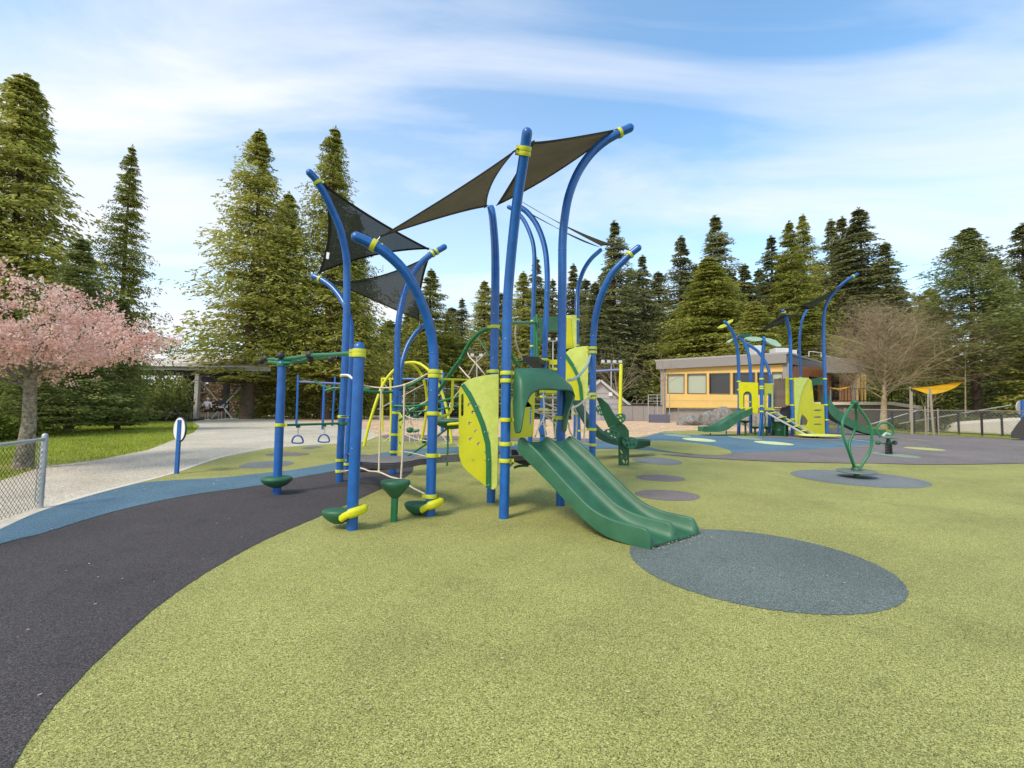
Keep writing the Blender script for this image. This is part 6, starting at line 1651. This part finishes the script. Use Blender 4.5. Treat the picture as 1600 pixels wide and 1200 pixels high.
# roof with fascia: one prism over the whole footprint
A3, B3 = A_ - wn*0 , B_
zroof = (P(1033, 562, YL_).z + P(1225, 552, YR_).z)/2; zf = P(1100, 573, (YL_+YR_)/2).z
sC = gx(1293, 44.5); E_ = gx(1352, 42)
e_ = wl.e if (B_-A_).dot(wl.e) > 0 else -wl.e
out1 = [A_ + wn*.45 - e_*.3, B_ + wn*.45 + e_*.35, gx(1294, 46.5), A_ - wn*9]
q = MB()
def slabz(root, pts, z0, z1, m, name): 
    b = MB(); n = len(pts); b.v = [(p.x, p.y, z0) for p in pts] + [(p.x, p.y, z1) for p in pts]
    b.f = [tuple(range(n))[::-1], tuple(range(n, 2*n))] + [(i, (i+1) % n, n+(i+1) % n, n+i) for i in range(n)]
    return b.build(name, m, root, bevel=.02)
slabz(BD, out1, zf, zroof - .18, FAS, 'roof_fascia')
out1b = [p + (p - (A_+B_)/2).normalized()*.12 for p in out1]
slabz(BD, out1b, zroof - .18, zroof, mat('grey_roof_cap', (.33, .31, .29), .5), 'roof_cap')
# flank in cedar and second block with slatted screen
q0_, q1_ = gx(1238, 40.2), gx(1290, 45)
fl2 = Plane(q0_, q1_); f2s = 1 if fl2.n.y < 0 else -1
panel(BD, fl2, [(1238, 660), (1294, 660), (1294, 576), (1238, 572)], [], CDR, 'side_wall', th=.2, bev=0)
panel(BD, fl2, [(1262, 640), (1275, 640), (1275, 590), (1262, 588)], [], GLS, 'side_window', th=.06, off=.1*f2s, bev=0)
b2a, b2b = gx(1290, 41), gx(1340, 41)
zt_b, zb_b = P(1320, 560.5, 41).z, P(1320, 583.5, 41).z
slabz(BD, [gx(1288, 40.7), gx(1341, 40.7), gx(1353, 44), gx(1300, 46)], zb_b, zt_b, FAS, 'canopy_fascia')
pb2 = Plane(gx(1290, 42.5), gx(1352, 42.5)); 
panel(BD, pb2, [(1296, 660), (1340, 660), (1340, 583), (1296, 583)], [], CDR, 'rear_wall', th=.15, bev=0)
panel(BD, pb2, [(1298, 625), (1310, 625), (1310, 585), (1298, 585)], [], GLS, 'side_window', th=.2, bev=0)
for x in (1313, 1317.5, 1322, 1326.5, 1331, 1335.5):
    MB().bar(gx(x, 41.6), P(x, 584, 41.6), .10, .06, up=Vector((0, 1, 0))).build('cedar_slat', mat('cedar_slat', (.42, .2, .08), .6, var=.2), BD)
for x, Y in ((1341, 41.0), (1346.5, 42.2), (1351, 43.4)):
    MB().bar(gx(x, Y), P(x, 584, Y), .16, .16, up=Vector((0, 1, 0))).build('column', YC1, BD)
for x in (1337,): MB().bar(gx(x, 41.2), P(x, 584, 41.2), .3, .3, up=Vector((0, 1, 0))).build('column', STUC, BD)
for x0, x1, y0, y1, Y in ((1175, 1188, 541, 553, 47), (1207, 1232, 545, 553, 47), (1232, 1240, 548, 553, 46)):
    a, b = P(x0, y0, Y), P(x1, y1, Y); MB().box(((a.x+b.x)/2, Y, (a.z+zroof)/2), (b.x-a.x, 1.2, abs(a.z-zroof)+.02)).build('roof_unit', mat('white_duct', (.62, .62, .6), .5), BD, bevel=.05)
rl = MB()
for a, b in (((1264, 549, 45), (1264, 557, 45)), ((1283, 551, 45), (1283, 558, 45)), ((1264, 549, 45), (1283, 551, 45)), ((1283, 556, 45), (1312, 560, 45))): rl.tube([P(*a), P(*b)], .03, n=5)
rl.build('roof_rail', WHITE, BD)
# deck with black railing
DK = empty('raised_deck', gx(1350, 37), 'raised concrete deck with a black metal railing beside the building', 'deck')
d0, d1, d2 = gx(1262, 39.2), gx(1395, 36), gx(1440, 34)
zd = P(1350, 628, 37).z
for a, b in ((d0, d1), (d1, d2)):
    za_, zb_ = zd, zd
    if b is d2: zb_ = P(1440, 634, 34).z
    A1_, B1_ = Vector((a.x, a.y, za_-.12)), Vector((b.x, b.y, zb_-.12))
    MB().bar(A1_, B1_, .35, .22).build('slab_edge', CONC, DK)
    L_ = (B1_-A1_).length; n_ = int(L_/.24)
    for k in range(n_+1):
        p = A1_.lerp(B1_, k/n_)
        MB().bar(p + Vector((0, 0, .1)), p + Vector((0, 0, 1.12)), .025 if k % 7 else .06, .02 if k % 7 else .06, up=Vector((0, 1, 0))).build('baluster' if k % 7 else 'railing_post', BLKM, DK)
    for z in (.22, 1.15): MB().bar(A1_ + Vector((0, 0, z)), B1_ + Vector((0, 0, z)), .05, .045).build('rail', BLKM, DK)
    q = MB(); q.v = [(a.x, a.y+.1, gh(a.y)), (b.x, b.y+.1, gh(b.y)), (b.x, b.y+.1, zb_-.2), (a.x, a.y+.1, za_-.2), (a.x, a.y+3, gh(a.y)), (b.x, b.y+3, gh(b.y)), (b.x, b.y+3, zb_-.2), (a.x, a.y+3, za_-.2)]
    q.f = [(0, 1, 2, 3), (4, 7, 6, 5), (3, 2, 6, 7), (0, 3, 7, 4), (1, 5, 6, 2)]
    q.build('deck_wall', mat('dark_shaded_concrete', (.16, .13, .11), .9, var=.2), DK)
# black fence and ramp behind the chain link on the right
def picket(name, pts, h, label, sp_=.9, group='black metal fences along the ramp'):
    ro = empty(name, pts[0], label, 'fence', group)
    for i in range(len(pts)-1):
        a, b = pts[i], pts[i+1]; n_ = max(2, round((b-a).length/sp_))
        for z in (.12, h): MB().bar(a + Vector((0, 0, z)), b + Vector((0, 0, z)), .04, .04).build('rail', BLKM, ro)
        for k in range(n_+1): p = a.lerp(b, k/n_); MB().bar(p, p + Vector((0, 0, h+.05)), .07, .07, up=Vector((0, 1, 0))).build('fence_post', BLKM, ro)
        chain(ro, a, b, h-.1, .16, .004, LINK)
    return ro
picket('black_fence', [gx(1395, 27.5), gx(1465, 26.5), gx(1535, 24.3), gx(1600, 23)], 1.15, 'black mesh fence right behind the galvanised one')
RM = empty('access_ramp', gx(1520, 29), 'pale concrete ramp with grey handrails beyond the black fence', 'ramp')
q = MB(); r0_, r1_ = gx(1400, 33), gx(1640, 25.5)
q.v = [(r0_.x, r0_.y, gh(33)+.05), (r1_.x, r1_.y, gh(25.5)+.95), (r1_.x, r1_.y+1.8, gh(27.3)+.95), (r0_.x, r0_.y+1.8, gh(34)+.05), (r0_.x, r0_.y, gh(33)), (r1_.x, r1_.y, gh(25.5)), (r1_.x, r1_.y+1.8, gh(27)), (r0_.x, r0_.y+1.8, gh(34))]
q.f = [(0, 1, 2, 3), (0, 4, 5, 1), (1, 5, 6, 2), (3, 2, 6, 7), (0, 3, 7, 4)]; q.build('ramp_slab', mat('sunlit_concrete', (.62, .56, .50), .85, var=.1), RM)
MB().tube([P(1405, 662, 30), P(1580, 633, 25.5)], .03, n=6).build('handrail', GALV, RM)
MB().tube([P(1360, 663, 31), P(1435, 641, 30)], .03, n=6).build('handrail', GALV, RM)
dkp = empty('dark_hoarding', gx(1592, 20.6), 'dark sloping board beside the round sign at the right edge', 'board')
panel(dkp, Plane(gx(1580, 21.2), gx(1640, 20.6)), [(1580, 684), (1640, 690), (1640, 640), (1600, 650), (1590, 662), (1580, 676)], [], mat('dark_grey_board', (.05, .045, .042), .8), 'board_face', th=.06)
for x in (1560, 1477): pass
tr_ = empty('tree_stakes', gx(1461, 25), 'two leaning timber stakes behind the fence', 'stakes')
for x0, x1, y1, Y in ((1459, 1453, 607, 25.6), (1425, 1424, 612, 25.8)): MB().tube([gx(x0, Y), P(x1, y1, Y)], .06, n=6).build('stake', mat('pale_stake', (.36, .29, .2), .9), tr_)
# yellow shade sail
YS = empty('yellow_sail', P(1465, 606, 33), 'bright yellow triangular shade sail between the trees', 'shade sail')
YS.location = P(1465, 606, 33)
sy, _ = sail(YS, [(1422, 606, 31), (1509, 593, 33), (1450, 616, 27)], [(1465, 602, 32), (1484, 609.5, 30), (1438, 611.5, 29)], cloth_mat('golden_sailcloth', (.95, .60, .04), 1.0), hem=False)
for x, yt2, Y in ((1422, 604, 31), (1509, 592, 33), (1450, 614, 27)):
    MB().tube([gx(x, Y), P(x, yt2, Y)], .03, n=8).build('mast', GALV, YS, smooth=60)
YS2 = empty('yellow_sail', P(1310, 607, 44), 'small yellow shade sail above the deck railing', 'shade sail')
sail(YS2, [(1298, 606, 40), (1330, 603, 40), (1312, 610, 38.5)], [(1314, 606, 40), (1320, 607.5, 39), (1306, 608.5, 39)], MATS['golden_sailcloth'], hem=False)
for x, yt2, Y in ((1298, 605, 40), (1330, 602, 40), (1312, 609, 38.5)): MB().tube([gx(x, Y), P(x, yt2, Y)], .04, n=6).build('mast', GALV, YS2)

# ================= shed, retaining wall, clutter left of the building
SD = empty('garden_shed', gx(950, 46), 'grey gabled shed with white trim behind the tower slide', 'shed')
GRS = mat('pale_grey_siding', (.40, .37, .35), .7, var=.06)
Ysd = 46; ps = Plane(gx(915, Ysd), gx(985, Ysd))
panel(SD, ps, [(893, 662), (980, 663), (980, 632), (938, 597), (893, 631)], [], GRS, 'front_wall', th=.12, bev=0)
g0, gk, g1 = P(889, 633, Ysd-.3), P(938, 594.5, Ysd-.3), P(985, 634, Ysd-.3)
MB().bar(g0, gk, .16, .22).build('barge_board', mat('off_white_trim', (.52, .50, .47), .6), SD); MB().bar(gk + Vector((.05, 0, 0)), g1, .16, .22).build('barge_board', mat('off_white_trim', (.52, .50, .47), .6), SD)
q = MB(); d_ = Vector((0, 4, 0))
for a, b in ((g0, gk), (gk, g1)):
    m0 = len(q.v); up2 = Vector((0, 0, .1)); q.v += [tuple(v) for v in (a+up2, b+up2, b+up2+d_, a+up2+d_)]; q.f.append((m0, m0+1, m0+2, m0+3))
ro_ = q.build('roof', mat('grey_shingles', (.22, .2, .2), .9, var=.2), SD); s_ = ro_.modifiers.new('t', 'SOLIDIFY'); s_.thickness = .06
MB().box(P(954, 616, Ysd-.15), (.35, .1, .35)).build('vent', WHITE, SD)
MB().box(ps.at(946, 647, 0) + Vector((0, -.1, 0)), (1.0, .06, 1.9)).build('door', mat('grey_door', (.34, .32, .31), .6), SD, bevel=.01)
for zq in (.6, 1.1, 1.6, 2.1, 2.6): MB().box((ps.at(936, 640).x, Ysd-.08, gh(Ysd)+zq), (5.2, .02, .015)).build('siding_joint', mat('shadow_joint_grey', (.2, .19, .18), .8), SD)
RW = empty('retaining_wall', gx(1000, 44), 'grey concrete retaining wall between shed and building', 'wall')
w0, w1 = gx(972, 45.2), gx(1040, 44.2)
h1 = P(1000, 634, 45).z - gh(45)
for k in range(4):
    a, b = w0.lerp(w1, k/4), w0.lerp(w1, (k+1)/4 - .004)
    q = Plane(a, b); MB().poly([[(0, gh(45)-.2), (q.len, gh(45)-.2), (q.len, gh(45)+h1), (0, gh(45)+h1)]], q, .3, 0).build('wall_panel', mat('taupe_concrete', (.27, .24, .22), .85, var=.1), RW, bevel=.01)
MB().bar(w0 + Vector((0, 0, h1+.03)), w1 + Vector((0, 0, h1+.03)), .36, .08).build('coping', DKST, RW)
CL = empty('climbing_dome', gx(1002, 46.5), 'low grey bent-bar frame on top of the retaining wall', 'bent-bar frame')
for k in range(4):
    a = P(984+k*9, 631, 46.5); b = P(996+k*9, 631, 46.5); m_ = P(990+k*9, 624, 46.5); m2 = P(994+k*9, 624.5, 46.5)
    MB().tube([a, m_, m2, b], .03, n=6).build('bent_bar', RAILT, CL)
MB().tube([P(984, 631.2, 46.5), P(1034, 631, 46.5)], .03, n=6).build('base_bar', RAILT, CL)
PK = empty('metal_stair_frame', gx(1026, 41.5), 'white tubular frame standing left of the building corner', 'frame')
for x in (1013, 1027, 1040, 1046): MB().tube([gx(x, 41.5), P(x, 617, 41.5)], .035, n=6)  .build('upright', GALV, PK)
for y in (617, 622, 627): MB().tube([P(1013, y, 41.5), P(1042, y, 41.5)], .03, n=6).build('rail', GALV, PK)
MB().box(gx(1030, 41) + Vector((0, 0, .35)), (1.6, .8, .7)).build('storage_box', mat('slate_blue_box', (.12, .12, .16), .6), PK, bevel=.03)
# boulders
ROCK = mat('granite_boulder', (.15, .135, .12), .9, c2=(.36, .34, .31), var=.45, vscale=3.5, bump=.9, bscale=7, detail=8)
def boulder(x, y, Y, w_, h_, seed, label):
    bm = bmesh.new(); bmesh.ops.create_icosphere(bm, subdivisions=4, radius=1)
    g2 = random.Random(seed); o1 = Vector((g2.random()*9, g2.random()*9, g2.random()*9))
    from mathutils import noise
    for v in bm.verts:
        n_ = noise.noise(v.co*1.1 + o1)*.32 + noise.noise(v.co*3 + o1)*.08 + noise.noise(v.co*9 + o1)*.02
        v.co = v.co*(1+n_); v.co.z = max(v.co.z, -.45)
    me = bpy.data.meshes.new('boulder'); bm.to_mesh(me); bm.free(); me.materials.append(ROCK)
    me.polygons.foreach_set('use_smooth', [True]*len(me.polygons))
    o = bpy.data.objects.new('boulder', me); col.objects.link(o)
    b0 = gx(x, Y); k = Y/FPX; o.scale = (w_/2*k, w_/2*k*.8, h_*k/1.35); o.location = b0 + Vector((0, 0, h_*k/1.35*.35)); o.rotation_euler.z = g2.random()*6
    tag(o, label, 'boulder', 'granite boulders in front of the building')
boulder(1106, 655, 36, 36, 22, 1, 'largest light granite boulder left of the small slide')
boulder(1130, 650, 39, 38, 27, 2, 'dark boulder behind the largest one')
boulder(1075, 656, 35.5, 36, 15, 3, 'low flat boulder left of the others')
boulder(1136, 656, 35.5, 28, 17, 4, 'small pale boulder directly behind the small slide')
boulder(1171, 655, 36, 24, 17, 6, 'pale boulder seen between the small structure posts')
boulder(1197, 655, 37, 18, 12, 8, 'pale boulder right of the other boulders')

# ================= the two people
def person(x, ybase, Y, label, jacket, shorts, hat, arms, big=1.0):
    b0 = gx(x, Y); ro = empty('person', b0, label, 'person', 'people walking to the shelter')
    SK = mat('skin', (.50, .30, .21), .6)
    hgt = (P(x, ybase - 34, Y).z - b0.z)*big; s_ = hgt/1.75
    def skin(name, verts, edges, m, par):
        me = bpy.data.meshes.new(name); me.from_pydata([tuple(Vector(v[:3])*s_) for v in verts], edges, []); me.materials.append(m)
        o = bpy.data.objects.new(name, me); col.objects.link(o); o.parent = par
        sk = o.modifiers.new('skin', 'SKIN'); 
        lay = me.skin_vertices[0].data
        for i, v in enumerate(verts): lay[i].radius = (v[3]*s_, v[3]*s_)
        lay[0].use_root = True
        ss_ = o.modifiers.new('sub', 'SUBSURF'); ss_.levels = 2; ss_.render_levels = 2
        return o
    A = arms
    V = [(0, 0, .95, .13), (0, 0, 1.15, .12), (0, 0, 1.36, .14), (0, 0, 1.50, .06), (0, -.0, 1.58, .075), (0, 0, 1.67, .09),
         (-.10, 0, .88, .085), (-.11, .03, .50, .06), (-.11, -.03, .10, .04), (-.11, .09, .04, .035),
         (.10, 0, .88, .085), (.11, -.05, .50, .06), (.11, -.02, .10, .04), (.11, .10, .04, .035),
         (-.19, 0, 1.40, .06), A[0] + (.04,), A[1] + (.03,), (.19, 0, 1.40, .06), A[2] + (.04,), A[3] + (.03,)]
    E = [(0, 1), (1, 2), (2, 3), (3, 4), (4, 5), (0, 6), (6, 7), (7, 8), (8, 9), (0, 10), (10, 11), (11, 12), (12, 13), (2, 14), (14, 15), (15, 16), (2, 17), (17, 18), (18, 19)]
    skin('body', V, E, SK, ro)
    J = [(0, 0, .98, .155), (0, 0, 1.15, .15), (0, 0, 1.37, .165), (0, 0, 1.47, .09), (-.20, 0, 1.40, .085), A[0] + (.065,), tuple(a*.9+b*.1 for a, b in zip(A[1], A[0])) + (.05,), (.20, 0, 1.40, .085), A[2] + (.065,), tuple(a*.9+b*.1 for a, b in zip(A[3], A[2])) + (.05,)]
    skin('jacket', J, [(0, 1), (1, 2), (2, 3), (2, 4), (4, 5), (5, 6), (2, 7), (7, 8), (8, 9)], jacket, ro)
    S_ = [(0, 0, .95, .15), (-.11, 0, .82, .11), (-.12, .01, .58, .095), (.11, 0, .82, .11), (.12, -.02, .58, .095)]
    skin('shorts', S_, [(0, 1), (1, 2), (0, 3), (3, 4)], shorts, ro)
    MB().ball(b0 + Vector((0, -.005, 1.70))*1 if False else b0 + Vector((0, 0, 1.69*s_)), .112*s_, n=14).build('cap' if hat else 'hair', hat or mat('dark_hair', (.03, .02, .015), .7), ro, smooth=60)
    for sx_ in (-.11, .11): MB().box(b0 + Vector((sx_*s_, .03, .035*s_)), (.10*s_, .28*s_, .07*s_)).build('shoe', WHITE, ro, bevel=.02)
    return ro
WJ = mat('white_jacket', (.72, .68, .72), .8); DJ = mat('charcoal_hoodie', (.035, .035, .04), .85)
p1 = person(323, 656, 34.0, 'person in a white jacket, cap and dark shorts reaching left, seen from behind', WJ, mat('navy_shorts', (.03, .035, .05), .8), mat('cream_cap', (.66, .60, .48), .8), [(-.33, -.02, 1.20), (-.52, .05, 1.08), (.34, -.02, 1.18), (.30, .02, .95)])
p2 = person(344, 654.5, 34.6, 'person in a charcoal hoodie and black shorts, seen from behind', DJ, mat('black_shorts', (.015, .015, .018), .8), None, [(-.32, 0, 1.18), (-.30, .08, .98), (.34, 0, 1.18), (.36, .08, .98)], big=1.04)
MB().lathe([(.185, 0), (.19, .03), (.185, .06)], p2.location + Vector((0, 0, .88)), n=16).build('shirt_hem', WHITE, p2, smooth=60)
MB().box(p2.location + Vector((.34, .12, .98)), (.12, .1, .2)).build('bottle', WHITE, p2, bevel=.02)
